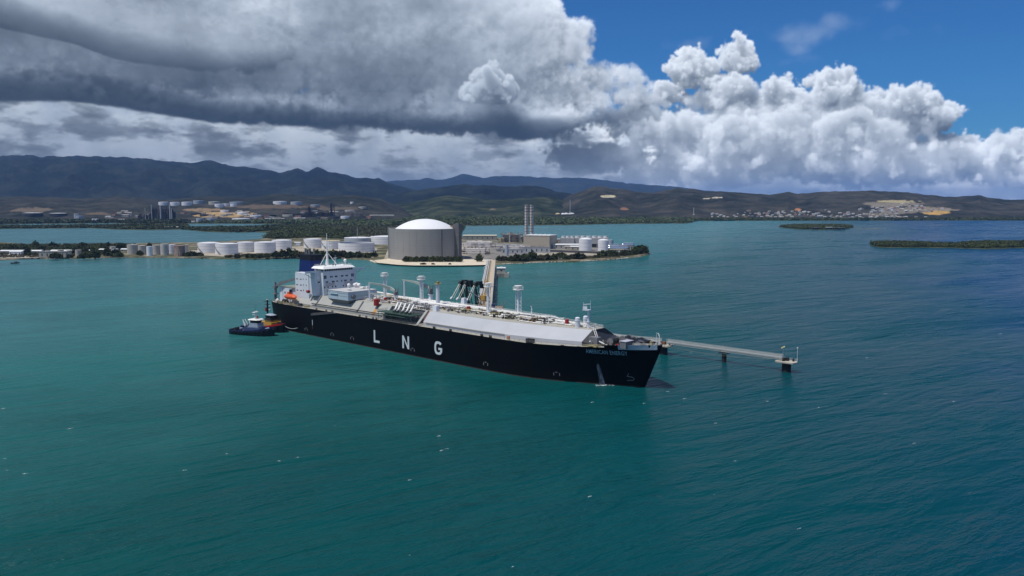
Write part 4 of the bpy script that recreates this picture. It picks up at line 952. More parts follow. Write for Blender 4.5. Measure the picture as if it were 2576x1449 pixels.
# ---- forecastle
S(MB().b2(249.4, 253.9, -10.4, -7.2, 17.0, 20.8), 'forecastle_locker', mgrey)
d2 = S(MB().b2(265.4, 268.4, -9.8, -4.4, 17.6, 20.6), 'forecastle_house', mgrey); S(MB().b2(265.2, 268.7, -10.0, -4.2, 20.62, 20.8), 'house_roof', mat('lilac_grey_roof', (.42, .41, .46), .6), d2)
S(MB().box((263.9, -9.3, 18.4), (1.2, 1.2, 1.5)), 'red_locker', red)
for u, v, L in ((257.5, -3.0, 5.5), (262.5, 2.4, 6.0), (269.4, 1.6, 4.5), (271.0, -3.2, 3.4), (258, 5.5, 5.0)):
    w_ = S(MB().tube((u, v - L / 2, 19.0), (u, v + L / 2, 19.0), 1.15, 1.15, 12).b2(u - 1.6, u + 1.6, v - L / 2, v + L / 2, 17.4, 18.2), 'windlass', dkgear)
    for e in (-.5, .5): S(MB().tube((u, v + L * e - .1, 19.0), (u, v + L * e + .1, 19.0), 1.6, 1.6, 12), 'winch_flange', mgrey, w_)
for nm, mm_, k in (('deck_gear', dkgear, 60), ('deck_gear', yelgear, 34), ('deck_gear', rustm, 22), ('deck_gear', mgrey, 26)):
    m = MB()
    for _ in range(k):
        u = random.uniform(251, 274); b = ip(u, BD) * .78; v = random.uniform(-b, b); h_ = random.uniform(.4, 2.0); zb = ip(u, ZDK) - .2
        if random.random() < .5: m.box((u, v, zb + h_ / 2), (random.uniform(.4, 1.6), random.uniform(.4, 1.3), h_), random.uniform(0, 3))
        else: m.tube((u, v, zb), (u + random.uniform(-.6, .6), v, zb + h_), .2, .2, 6)
    tag(S(m, nm, mm_), kind='stuff')
S(MB().path([(249, -11.2, 17.2), (251, -9.6, 20.2), (256.5, -8.6, 18.2)], .3), 'hose_boom', mat('white_hose', (.7, .7, .68), .5))
S(MB().rail([(250, -15.4, 17.1), (253.5, -14.3, 17.4), (257.5, -12.7, 17.6)], 1.0, 1.0, .09).b2(251, 256, -14.0, -12.6, 17.3, 17.7), 'fairlead_platform', yelgear)
S(MB().loft([[(266.5, -3, 19.9), (266.5, 5, 20.4), (266.5, 5, 20.7), (266.5, -3, 20.2)], [(271.5, -3, 19.2), (271.5, 5, 19.4), (271.5, 5, 19.7), (271.5, -3, 19.5)]]), 'canvas_cover', blackp)
S(MB().tube((277.2, 0, 18.2), (277.2, 0, 24.6), .1, .08, 6).path([(278.6, .2, 18.4), (278.6, .2, 22.8), (278.0, .4, 24.0), (277.4, .6, 24.2)], .16), 'jack_staff', whiteb)
for u in (193.7, 199.4, 222.4, 240.0, 247.5, 172, 160):
    v = hull_v(u, 16.0) * .955; S(MB().tube((u - .5, v, 16.0), (u - .5, v, 17.0), .35, .35, 8).tube((u + .5, v, 16.0), (u + .5, v, 17.0), .35, .35, 8), 'bollard', dkgear)
S(MB().b2(220.6, 224.4, -19.6, -17.6, 16.0, 17.9), 'side_winch', dkgear); S(MB().b2(210.2, 211.6, -20.9, -20.3, 16.4, 18.0), 'orange_box', mat('dull_orange', (.55, .20, .10), .6))
# ---- lettering and marks on the side
lw = mat('white_letters', (.60, .66, .68), .5, var=.05)
onhull = lambda x, z_: (x, hull_v(x, z_) - .07, z_)
for ch, a, b, z0, z1 in (('L', 112.0, 116.9, 3.3, 10.0), ('N', 136.1, 141.6, 3.1, 9.8), ('G', 161.2, 166.9, 3.2, 10.0)): 
    m = MB(); w_ = 1.25
    def bx(x0, x1, y0, y1): m.b2(x0, x1, -21.74, -21.66, y0, y1)
    if ch == 'L': bx(a, a + w_, z0, z1); bx(a + w_, b, z0, z0 + w_)
    elif ch == 'N':
        bx(a, a + w_, z0, z1); bx(b - w_, b, z0, z1)
        m.add([(a + w_, -21.745, z1), (a + .2, -21.745, z1), (b - w_, -21.745, z0), (b - .2, -21.745, z0)], [(0, 1, 2, 3)])
    else:
        cx, cz, rx, rz = (a + b) / 2, (z0 + z1) / 2, (b - a) / 2, (z1 - z0) / 2; ring = []
        for k in range(33):
            t = math.radians(38 + 322 * k / 32 * .985); sx = math.copysign(abs(math.cos(t)) ** .72, math.cos(t)); sz = math.copysign(abs(math.sin(t)) ** .72, math.sin(t))
            ring.append(((cx + rx * sx, cz + rz * sz), (cx + (rx - w_) * sx, cz + (rz - w_) * sz)))
        vs = [(p[0], -21.74, p[1]) for r in ring for p in r]; m.add(vs, [(2 * i, 2 * i + 2, 2 * i + 3, 2 * i + 1) for i in range(32)])
        m.b2(b - w_, b, -21.75, -21.66, cz - 2.0, cz - .2); m.b2(cx + .1, b, -21.76, -21.66, cz - .9, cz + .2)
    S(m, 'hull_letter', lw)
place_text('AMERICAN ENERGY', 250.8, 267.6, 14.3, 16.2, onhull, mat('pale_blue_letters', (.30, .43, .52), .5), 'ship_name', ship)
for u in (46.3, 73.0, 92.2, 144.3, 197.2, 236.0):
    zz_ = 3.0; m = MB()
    for a, b, c0, c1 in ((u - 1.45, u - 1.25, 2.4, 3.7), (u + 1.25, u + 1.45, 2.4, 3.7), (u - .6, u + .4, 3.9, 4.08)):
        p = [onhull(a, c0), onhull(b, c0), onhull(b, c1), onhull(a, c1)]; m.add(p, [(0, 1, 2, 3)])
    tag(S(m, 'tug_mark', mat('faded_white_mark', (.42, .44, .45), .6)), kind='stuff')
S(MB().add([onhull(53.0, 6.4), onhull(53.45, 6.4), onhull(53.45, 9.6), onhull(53.0, 9.6)], [(0, 1, 2, 3)]), 'draught_mark', lw)
S(MB().add([onhull(53.05, 4.0), onhull(53.4, 4.0), onhull(53.4, 6.3), onhull(53.05, 6.3)], [(0, 1, 2, 3)]), 'draught_mark', mat('dull_red_mark', (.16, .06, .05), .6))
m = MB(); pp = [(266.4, 5.9), (265.4, 4.6), (267.6, 4.3), (268.2, 3.6), (267.8, 2.9), (265.2, 2.7)]
for a, b in zip(pp[:-1], pp[1:]):
    A_, B_ = onhull(*a), onhull(*b); m.bar(A_, B_, .13)
S(m, 'bulb_mark', mat('worn_white_mark', (.34, .34, .34), .6))
S(MB().loft([[(53.4, -22.6, 12.4), (53.4, -21.8, 12.4), (53.4, -21.8, 12.6), (53.4, -22.6, 12.6)], [(75.8, -22.6, 15.7), (75.8, -21.8, 15.7), (75.8, -21.8, 15.9), (75.8, -22.6, 15.9)]]).rail([(53.4, -22.6, 12.6), (75.8, -22.6, 15.9)], 1.0, 1.2, .06).rail([(53.4, -21.9, 12.6), (75.8, -21.9, 15.9)], 1.0, 1.2, .06).b2(74.5, 78, -22.6, -21.6, 15.9, 16.1), 'accommodation_ladder', mgrey)
# ---- ballast water running out at the bow
wtr = bpy.data.materials.new('falling_water'); wtr.use_nodes = True; nt = wtr.node_tree; b = nt.nodes['Principled BSDF']
tc = nt.nodes.new('ShaderNodeTexCoord'); x, y, z = xyz(nt, tc.outputs['Object']); n = noise(nt, vec(nt, x * 2.2, y * 2.2, z * .35), 1.0, 5, .6)
b.inputs['Base Color'].default_value = (.30, .38, .50, 1); b.inputs['Roughness'].default_value = .5; nt.links.new((n.step(.30, .80) * .46).s, b.inputs['Alpha'])
m = MB(); rr = []
for z_, a, w_, o in ((9.6, 254.6, .5, .05), (8.6, 254.7, .9, .5), (6.0, 255.0, 1.15, .9), (3.0, 255.2, 1.3, 1.1), (.0, 255.4, 1.5, 1.25)):
    v = hull_v(a, z_) - .06 - o * .5; rr.append([(a - w_, v - .1, z_), (a - w_ * .5, v - .45, z_), (a + w_ * .5, v - .45, z_), (a + w_, v - .1, z_), (a + w_ * .5, v + .05, z_), (a - w_ * .5, v + .05, z_)])
m.loft(rr, smooth=True); wo = m.build('falling_water', wtr, None, SHIP_O, SHIP_A); tag(wo, 'white stream of water pouring from the black bow into the bay', 'water jet')

# ---- lifeboat hanging at the quarter
lb = empty('lifeboat', sw(26.4, -19.2, 19.5), SHIP_A)
def lbh(z, k, L, B): return [(L * c * k, B * s_ * k, z) for c, s_ in ((-1, -.35), (-.8, -.85), (0, -1), (.8, -.85), (1, -.2), (1, .2), (.8, .85), (0, 1), (-.8, .85), (-1, .35))]
MB().loft([lbh(0, .55, 6.2, 1.9), lbh(.7, .85, 6.2, 1.9), lbh(1.6, 1.0, 6.2, 1.9)], smooth=False).build('hull', orange, lb)
MB().loft([lbh(1.62, .97, 6.2, 1.9), lbh(2.5, .86, 6.1, 1.8), lbh(3.2, .62, 5.6, 1.6)], smooth=False).build('canopy', orange, lb)
MB().b2(-2.4, .2, -.9, .9, 3.2, 4.3).build('steering_hood', orange, lb)
MB().b2(-1.9, -.2, -.95, .95, 4.32, 4.55).build('hood_roof', orange, lb)
MB().b2(-.4, .9, -.6, .6, 4.3, 6.2).build('hook_block', blackp, lb)
tag(lb, 'enclosed orange lifeboat hanging beside the white stern house of the carrier', 'lifeboat')

# ================================================================== jetty
conc = mat('pale_concrete', (.42, .39, .33), .85, var=.12, scale=.15, dirt=(120, 104, 84), dirt_amt=.2)
concd = mat('weathered_concrete', (.25, .235, .21), .9, var=.2, scale=.25, dirt=(70, 62, 52), dirt_amt=.25, streak=True)
pilem = mat('dark_pile_steel', (.020, .018, .017), .7, var=.4, scale=.5, dirt=(70, 50, 38), dirt_amt=.2, streak=True)
galv = mat('galvanised_steel', (.36, .38, .37), .5, var=.1, scale=.5)
pipew = mat('jetty_pipe_white', (.62, .62, .62), .45, var=.06)
tan = mat('tan_rack_steel', (.38, .28, .17), .7, var=.2, scale=.4)
yel = mat('crane_yellow', (.42, .24, .045), .55, var=.2, scale=.6, dirt=(90, 66, 40), dirt_amt=.2)
armk = mat('arm_black_green', (.018, .026, .024), .5, var=.4, scale=.7)
tr = empty('jetty_trestle', (-19, 500, 0)); tag(tr, 'long straight jetty trestle with roadway and pipes running from the ship to the shore', 'jetty')
A_, B_ = Vector((-18.6, 505, 8.6)), Vector((-25.2, 962, 8.6))
def along(t, off, z): p = A_.lerp(B_, t); return (p.x + off + 19, p.y - 500, z)
def T(mb, n, m, par=tr): return mb.build(n, m, par)
def slab(o0, o1, z0, z1): return MB().loft([[along(t, o0, z0), along(t, o1, z0), along(t, o1, z1), along(t, o0, z1)] for t in (0, .5, 1)])
T(slab(.4, 5.4, 8.0, 8.7), 'roadway', mat('tan_roadway', (.47, .39, .28), .9, var=.12, scale=.12))
T(slab(-5.2, .3, 7.6, 8.1), 'pipe_deck', tan)
for o in (.45, 5.25): T(slab(o - .12, o + .12, 8.72, 9.25), 'kerb', whiteb if o > 2 else conc)
for o in (-4.7, -3.9, -3.2, -1.6): T(MB().path([along(0, o, 9.2), along(.62, o, 9.2), along(1, o, 9.2)], .30), 'cargo_pipe', pipew)
for o in (-2.3, -.8): T(MB().path([along(0, o, 9.0), along(1, o, 9.0)], .18), 'service_pipe', yelgear)
T(MB().rail([along(0, -5.1, 8.1), along(1, -5.1, 8.1)], 1.2, 8, .06, 2), 'rail', galv)
T(MB().rail([along(0, 5.0, 9.2), along(1, 5.0, 9.2)], .8, 8, .06, 2), 'rail', galv)
pm = MB().tube((0, 0, -3), (0, 0, 7.4), .55, .55, 10).mesh('pile', pilem); cm = MB().b2(-5.6, 5.4, -.8, .8, 7.0, 7.58).mesh('pile_cap', concd)
for k in range(23):
    t = (k + .5) / 23
    for o in (-4.2, 3.8): link('pile', pm, tr, along(t, o, 0))
    link('pile_cap', cm, tr, along(t, 0, 0))
T(MB().path([along(.66, -5.4, 8), along(.66, -5.4, 13), along(.665, -4.8, 13.6), along(.665, -1, 13.6), along(.66, -.4, 13), along(.66, -.4, 8)], .25), 'expansion_loop', pipew)
for t_, h_ in ((.16, 4.5), (.40, 4.0)): T(MB().bar(along(t_, -2.6, 8), along(t_, -2.6, 8 + h_), .3).bar(along(t_, .2, 8), along(t_, .2, 8 + h_), .3).bar(along(t_, -2.6, 8 + h_), along(t_, .2, 8 + h_), .3).box(along(t_, -1.2, 9.6), (2.0, 5, 2.0)), 'pipe_gantry', yel)
lp = empty('loading_platform', sw(132, 44, 0), SHIP_A); tag(lp, 'dark-edged loading platform under the loading arms behind the carrier', 'platform')
MB().b2(-18, 19, -15, 16, 8.6, 9.9).build('platform_deck', concd, lp); MB().b2(-17, 18, -14, 15, 9.91, 10.05).build('deck_surface', conc, lp)
for x in (-16, -8, 0, 8, 16):
    for y in (-13, 0, 13): link('pile', pm, lp, (x, y, 1.2))
for x in (-14, -5, 5, 14): MB().b2(x - 1.4, x + 1.4, -16.6, -15.0, 3.5, 9.5).build('fender', blackp, lp)
MB().rail([(-18, 16, 10), (19, 16, 10), (19, -14, 10)], 1.2, 2.5, .06).build('rail', galv, lp)
tp = empty('turning_platform', (-15, 520, 0)); tag(tp, 'brown concrete turning pad where the jetty road meets the loading platform', 'platform')
MB().b2(-14, 9, -36, 20, 7.0, 8.4).build('platform_deck', mat('brown_concrete', (.20, .15, .11), .9, var=.2), tp)
for x in (-12, -2, 7):
    for y in (-30, -10, 12): link('pile', pm, tp, (x, y, 0))
MB().rail([(9, -30, 8.4), (9, 20, 8.4)], 1.2, 3, .06).build('rail', rustm, tp)
MB().bar((5.5, -6, 8.4), (8.5, 6, 13), .12).bar((7.5, -6, 8.4), (10.5, 6, 13), .12).build('gangway_rail', rustm, tp)
MB().b2(1.2, 3.6, 8, 11, 8.4, 11.2).build('blue_container', mat('dark_blue_paint', (.02, .045, .11), .5), tp)
for k, (ua, ub) in enumerate(((124.2, 127.0), (128.6, 132.0), (136.2, 139.8))):
    a = empty('loading_arm', sw(ua, 32.5, 10), SHIP_A)  # marine loading arm, from jetty riser to ship manifold
    tag(a, ('leftmost black loading arm reaching from the jetty to the ship', 'middle black loading arm, close beside the leftmost one', 'rightmost black loading arm, set apart next to the yellow tower')[k], 'loading arm', 'loading arms at the jetty')
    MB().tube((0, 1.5, 0), (0, 1.0, 12.0), .75, .6, 10).build('riser', armk, a)
    m = MB(); m.bar((-1.2, 6.5, 0), (-.8, .8, 23.2), .42).bar((1.2, 6.5, 0), (.8, .8, 23.2), .42).bar((-1.2, 2.2, 2), (-.8, -.6, 23.2), .36).bar((1.2, 2.2, 2), (.8, -.6, 23.2), .36)
    for z in np.arange(1.5, 22, 1.9): m.bar((-1.1, 6.5 - z * .245, z), (1.0, 6.5 - (z + 1.9) * .245, min(22, z + 1.9)), .17).bar((1.1, 6.5 - z * .245, z), (1.1, 2.2 - z * .12, z + 1), .17).bar((-1.1, 6.5 - z * .245, z), (-1.1, 2.2 - z * .12, z + 1), .17)
    m.build('inner_arm', armk, a)
    MB().tube((0, .4, 12), (0, .2, 22.3), .42, .42, 8).build('inner_pipe', armk, a)
    MB().tube((-.9, 0, 22.6), (.9, 0, 22.6), 1.25, 1.25, 14).build('sheave', armk, a)
    MB().box((0, 3.2, 23.0), (2.6, 2.6, 2.2)).box((0, 5.4, 21.2), (2.2, 2.0, 2.6)).build('counterweight', armk, a)
    du = ub - ua
    MB().tube((-.35, -.6, 22.4), (-.35 + du, -9.4, 15.2), .24, .22, 8).build('outer_pipe', mat('arm_cream', (.55, .53, .46), .45), a)
    MB().tube((.55, -.6, 22.2), (.55 + du * .92, -8.8, 14.6), .13, .13, 6).build('balance_rod', mat('arm_cream', (.5, .5, .4)), a)
    MB().tube((-.35 + du, -9.4, 15.2), (-.1 + du, -11.0, 14.2), .5, .5, 8).build('coupler', whiteb, a)
    MB().b2(-2.2, 2.2, -1.5, 6.5, 0, 2.0).box((1.8, 2, 4), (1.2, 2, 4)).build('base', armk, a)
gt = empty('gangway_tower', sw(146.0, 30.0, 10), SHIP_A); tag(gt, 'yellow lattice gangway tower on the jetty beside the loading arms', 'tower')
for x in (-2, 2):
    for y in (-2, 2): MB().bar((x, y, 0), (x, y, 16.5), .24).build('leg', yel, gt)
for z in (3.5, 7, 10.5, 14): MB().b2(-2.3, 2.3, -2.3, 2.3, z, z + .3).build('landing', yel, gt)
m = MB()
for z in (0, 3.5, 7, 10.5):
    for s_ in (-1, 1): m.bar((-2, 2 * s_, z), (2, 2 * s_, z + 3.5), .13).bar((2 * s_, -2, z), (2 * s_, 2, z + 3.5), .13)
m.build('bracing', yel, gt); MB().box((0, 0, 16), (3.4, 3.4, 2.4)).build('winch_house', yel, gt); MB().bar((-1, -1, 15), (-6, -7, 20), .5).bar((0, -1.6, 14.5), (6, -9, 15), .5).build('boom', mgrey, gt)
ph = empty('pump_platform', (-10.5, 838, 0)); tag(ph, 'pale concrete pump station standing in the water beside the jetty road', 'pump station')
MB().b2(-5.6, 2.2, -7, 7, -2, 4.2).build('base', concd, ph); MB().b2(2.4, 7.2, -7.5, 3, -1.5, 4.6).build('landing', conc, ph)
MB().b2(-5.2, 3.4, -5.8, 6.5, 4.2, 9.4).build('cabin', conc, ph); MB().b2(-5.6, 3.8, -6.2, 6.9, 9.42, 9.8).box((-1, 0, 10.2), (2.6, 3, .8)).build('roof', whiteb, ph); MB().b2(-1.6, .2, -5.86, -5.78, 6.6, 7.8).build('louvre', dgrey, ph)
# dolphins and catwalks off the bow
def dolphin(p, r, label, deck=True, light=False):
    d = empty('mooring_dolphin', p, SHIP_A); tag(d, label, 'dolphin', 'dolphins off the bow')
    MB().tube((0, 0, -4), (0, 0, 4.4), r, r, 20).build('pile', pilem, d)
    if deck:
        MB().prism([(-4.6, -2.6), (-2.8, -3.6), (4.2, -3.2), (5.0, 0), (4.0, 3.0), (-3, 3.4), (-4.6, 1.5)], 4.42, 5.0).build('deck', conc, d)
        MB().tube((-1.2, -.8, 5), (-1.2, -.8, 6.6), .7, .6, 10).box((-.2, .8, 5.8), (1.6, 1.4, 1.5)).build('mooring_hook', rustm if not light else dkgear, d)
        MB().tube((2.6, 1.4, 5), (2.6, 1.4, 6.4), .5, .4, 10).build('bollard', dkgear, d)
        MB().rail([(5.0, 0, 5), (4.0, 3.0, 5), (-3, 3.4, 5)], 1.1, 1.5, .05).build('rail', galv, d)
        if light: MB().tube((4.3, 1.6, 5), (4.3, 1.6, 11.5), .09, .07, 6).box((4.3, 1.6, 11.6), (.5, .5, .4)).build('light_pole', whiteb, d)
    else: MB().b2(-2.3, 2.3, -1.6, 1.6, 4.2, 5.2).build('pile_cap', conc, d)
    return d
PA, PB, PC_ = Vector((79.6, 411.4, 0)), Vector((105.9, 391.0, 0)), Vector((129.3, 368.6, 0))
dolphin(PA, 2.0, 'dark round mooring dolphin right behind the bow of the carrier'); dolphin(PB, 1.15, 'slim concrete pier under the middle of the catwalk', False); dolphin(PC_, 2.1, 'outermost dark mooring dolphin at the end of the catwalk with a thin light pole', True, True)
dolphin(Vector((30, 436, 0)), 2.0, 'dark mooring dolphin hidden behind the foredeck of the carrier')
def catwalk(a, b, z0, z1, label):
    c = empty('catwalk', a); tag(c, label, 'walkway', 'catwalks between the dolphins'); d = b - a; L = d.length; e = d / L; q = Vector((-e.y, e.x, 0))
    P_ = lambda t, o, z: tuple(e * (L * t) + q * o + Vector((0, 0, z0 + (z1 - z0) * t + z)))
    for nm, o0, o1, w0, w1 in (('deck', -.8, .8, -.12, 0), ('side_beam', -.95, -.82, -.55, .12), ('side_beam', .82, .95, -.55, .12)):
        MB().loft([[P_(t, o0, w0), P_(t, o1, w0), P_(t, o1, w1), P_(t, o0, w1)] for t in (0, 1)]).build(nm, galv, c)
    for o in (-.88, .88):
        MB().rail([P_(0, o, .1), P_(1, o, .1)], 1.25, .9, .045, 5).build('railing', galv, c)
        m = MB(); n = int(L / 1.8)
        for k in range(n): m.bar(P_(k / n, o, -1.1), P_((k + 1) / n, o, -.5), .06).bar(P_((k + 1) / n, o, -.5), P_(min(1, (k + 1.0) / n), o, -1.1), .06)
        m.bar(P_(0, o, -1.1), P_(1, o, -1.1), .09); m.build('truss', galv, c)
    return c
catwalk(PA + Vector((1.5, -1.0, 0)), PC_ + Vector((-1.6, 1.5, 0)), 6.9, 6.5, 'long pale steel catwalk running out to the last dolphin')
catwalk(Vector((30, 437, 0)), PA + Vector((-1.2, .6, 0)), 7.2, 7.0, 'pale steel catwalk passing behind the bow of the carrier')
fl_ = empty('floodlight', (128.2, 371.0, 6.3)); tag(fl_, 'small tilted yellow floodlight on a pole above the end of the catwalk', 'floodlight')
MB().tube((0, 0, 0), (0, 0, 4.4), .06, .06, 6).build('pole', galv, fl_); MB().loft([[(-.8, -.25, 4.2), (-.8, .25, 4.2), (-.8, .25, 4.7), (-.8, -.25, 4.7)], [(.8, -.25, 4.9), (.8, .25, 4.9), (.8, .25, 5.4), (.8, -.25, 5.4)]]).build('lamp_head', mat('lamp_cream', (.75, .62, .30), .5), fl_)
def rope(name, a, b, sag, label, r=.07, m=None):
    n = 14; pts = [tuple(Vector(a).lerp(Vector(b), k / n) - Vector((0, 0, sag * 4 * (k / n) * (1 - k / n)))) for k in range(n + 1)]
    o = MB().path(pts, r, 5).build(name, m or mat('rope_tan', (.32, .28, .20), .9)); tag(o, label, 'rope', 'mooring lines'); return o
rope('mooring_line', sw(272, 8.5, 18.0), PC_ + Vector((-1, 0, 6.2)), 2.0, 'slack mooring line from the bow out to the last dolphin', .06)
rope('mooring_line', sw(270, 8.8, 18.0), PA + Vector((0, 0, 6.2)), 1.2, 'short mooring line from the bow to the dolphin beside it', .06)

# ================================================================== tugs
navy = mat('tug_navy_paint', (.008, .012, .055), .4, var=.2); tugw = mat('tug_white_paint', (.34, .39, .47), .45, var=.08); tyre = mat('tyre_rubber', (.008, .008, .008), .8)
tdeck = mat('tug_deck_grey', (.11, .13, .17), .7, var=.2); tred = mat('tug_red_paint', (.42, .02, .02), .45, var=.1); tyel = mat('tug_ochre_paint', (.50, .30, .05), .5, var=.15)
def tug_hull(t, L, B, zs, zb, bot, bul, dk):
    st = [0, .04, .15, .35, .6, .75, .86, .94, 1.0]; bw = [.62, .80, .94, 1, 1, .93, .72, .42, .10]; rr = []; bb = []; deck = []
    for s_, w in zip(st, bw):
        x = (s_ - .5) * L; zd = zs + (zb - zs) * max(0, (s_ - .25) / .75) ** 1.7; w2 = w * B / 2; rake = L * .03 * max(0, s_ - .7) / .3
        rr.append([(x - rake, -w2 * .80, -1.2), (x - rake * .6, -w2 * .93, .3), (x, -w2, zd), (x, w2, zd), (x - rake * .6, w2 * .93, .3), (x - rake, w2 * .80, -1.2)])
        deck.append(((x * .985, w2 * .93, zd + .03), zd)); bb.append((x, w2, zd))
    MB().loft(rr).build('hull', bot, t)
    n = len(deck); vs = [(p[0], -p[1], p[2]) for p, _ in deck] + [p for p, _ in deck]; MB().add(vs, [(i, i + 1, n + i + 1, n + i) for i in range(n - 1)]).build('deck', dk, t)
    loop = [(x, -w, z) for x, w, z in bb] + [(x, w, z) for x, w, z in reversed(bb)] + [(bb[0][0], -bb[0][1], bb[0][2])]
    m = MB()
    for a, b in zip(loop[:-1], loop[1:]):
        m.add([a, b, (b[0], b[1], b[2] + .95), (a[0], a[1], a[2] + .95), (a[0] * .985, a[1] * .95, a[2]), (b[0] * .985, b[1] * .95, b[2]), (b[0] * .985, b[1] * .95, b[2] + .95), (a[0] * .985, a[1] * .95, a[2] + .95)], [(0, 1, 2, 3), (5, 4, 7, 6), (3, 2, 6, 7)])
    m.build('bulwark', bul, t)
    tm = MB().lathe([(.22, -.22), (.55, -.22), (.62, 0), (.55, .22), (.22, .22)], 10).mesh('tyre_fender', tyre)
    for s_ in np.linspace(.12, .9, 10):
        for sd_ in (-1, 1):
            w = float(np.interp(s_, st, bw)) * B / 2; z = zs + (zb - zs) * max(0, (s_ - .25) / .75) ** 1.7
            o = link('tyre_fender', tm, t, ((s_ - .5) * L, sd_ * (w + .12), z - .5)); o.rotation_euler = (math.pi / 2, 0, 0)
    for sd_ in (-1,): MB().tube((L * .488, -B * .10, zb - .1), (L * .488, B * .10, zb - .1), .7, .7, 10).build('bow_fender', tyre, t)
t1 = empty('tugboat', (-155.6, 473.0, 0), math.radians(-22)); tag(t1, 'navy blue tugboat with a white wheelhouse roof lying off the stern of the carrier', 'tugboat', 'tugs at the stern')
tug_hull(t1, 31.5, 10.5, 1.9, 4.2, mat('tug_black_hull', (.006, .007, .012), .4), navy, tdeck)
MB().b2(-4.5, 7.5, -3.4, 3.4, 2.4, 4.6).build('deckhouse', mat('tug_blue_house', (.05, .075, .16), .5, var=.2), t1); MB().b2(-1.5, 6.0, -3.0, 3.0, 4.62, 5.2).build('boat_deck', tugw, t1); MB().b2(-.5, 5.5, -2.8, 2.8, 5.22, 7.4).build('upper_house', tugw, t1)
MB().loft([[(.2 + x * .9, y * .9, 7.42) for x, y in ((-.4, -2.4), (4.6, -2.4), (5.4, -1.2), (5.4, 1.2), (4.6, 2.4), (-.4, 2.4))], [(x, y, 9.2) for x, y in ((-.4, -2.6), (4.8, -2.6), (5.9, -1.3), (5.9, 1.3), (4.8, 2.6), (-.4, 2.6))]]).build('wheelhouse', glass, t1)
MB().loft([[(x, y, 9.22) for x, y in ((-1.2, -3.3), (5.2, -3.3), (6.6, -1.6), (6.6, 1.6), (5.2, 3.3), (-1.2, 3.3))], [(x, y, 9.75) for x, y in ((-.8, -2.8), (4.9, -2.8), (6.0, -1.3), (6.0, 1.3), (4.9, 2.8), (-.8, 2.8))]]).build('wheelhouse_roof', whiteb, t1)
MB().bar((1.5, -.7, 9.8), (2.0, 0, 14.2), .14).bar((1.5, .7, 9.8), (2.0, 0, 14.2), .14).bar((3.2, 0, 9.8), (2.0, 0, 14.2), .14).b2(.6, 3.4, -1.2, 1.2, 12.0, 12.2).b2(.9, 3.0, -2, 2, 13.6, 13.75).tube((2, -1, 13.8), (2, 1, 14.4), .15).build('mast', whiteb, t1); MB().tube((2, 0, 14), (2, 0, 18.6), .09, .05, 5).build('aerial', dgrey, t1)
MB().box((1.2, 2.4, 10.4), (.8, .8, 1.2)).build('red_beacon', red, t1)
for y in (-2.6, 2.6): MB().tube((-3.8, y, 5.2), (-5.0, y, 8.6), .42, .36, 8).build('exhaust_stack', whiteb, t1)
for x, y, a, b, h_ in ((-6.4, 1.5, 2.4, 2, 1.6), (-8.6, -1.0, 1.6, 1.4, 1.2), (-11.0, 2.0, 1.8, 1.6, 1.1), (-7.2, -2.6, 1.6, 1.2, 1.0)): MB().box((x, y, 2.0 + h_ / 2), (a, b, h_)).build('deck_locker', tugw if a > 1.7 else navy, t1)
MB().tube((-12.4, -1.4, 3.0), (-12.4, 1.4, 3.0), .9, .9, 12).b2(-13.4, -11.4, -1.9, 1.9, 1.9, 2.5).build('towing_winch', dkgear, t1)
MB().tube((10.4, -1.2, 4.0), (10.4, 1.2, 4.0), .8, .8, 12).b2(9.6, 11.2, -1.8, 1.8, 2.6, 3.3).build('bow_winch', tugw, t1)
MB().b2(-6.6, -4.6, -3.6, 3.6, 4.6, 5.6).build('casing', navy, t1); MB().rail([(-4.5, -3.3, 5.2), (7.4, -3.3, 5.2), (7.4, 3.3, 5.2), (-4.5, 3.3, 5.2)], 1.0, 1.5, .05, 2).build('rail', tugw, t1)
for y in (-.8, .8): MB().tube((-3.6, y * 1.2 - 1.4, 6.0), (-5.4, y * 1.2 - 1.6, 9.2), .2, .26, 8).build('fire_monitor', whiteb, t1)
t2 = empty('tugboat', (-151.2, 489.0, 0), math.radians(-38)); tag(t2, 'black tugboat with red bow bulwark and ochre deckhouse between the blue tug and the carrier', 'tugboat', 'tugs at the stern')
tug_hull(t2, 31, 11, 2.0, 4.9, blackp, tred, mat('red_deck', (.20, .05, .04), .7))
MB().b2(-3.5, 8.0, -3.6, 3.6, 3.0, 5.8).build('deckhouse', tyel, t2); MB().b2(.2, 6.4, -2.9, 2.9, 5.82, 8.0).build('upper_house', mat('tug_dark_house', (.03, .03, .03), .5), t2)
MB().loft([[(.6, -2.3, 8.02), (5.6, -2.3, 8.02), (6.4, 0, 8.02), (5.6, 2.3, 8.02), (.6, 2.3, 8.02)], [(.3, -2.6, 9.8), (5.9, -2.6, 9.8), (6.8, 0, 9.8), (5.9, 2.6, 9.8), (.3, 2.6, 9.8)]]).build('wheelhouse', blackp, t2)
MB().loft([[(-.2, -2.2, 9.82), (5.6, -2.2, 9.82), (6.4, 0, 9.82), (5.6, 2.2, 9.82), (-.2, 2.2, 9.82)], [(1, -1.0, 10.6), (4, -1.0, 10.6), (4.6, 0, 10.6), (4, 1.0, 10.6), (1, 1.0, 10.6)]]).build('wheelhouse_roof', tugw, t2)
m = MB().tube((-.6, 0, 8.0), (-.6, 0, 19.0), .55, .40, 6)
for z in (12, 14, 16, 18): m.b2(-2.0, .8, -1.2, 1.2, z, z + .2)
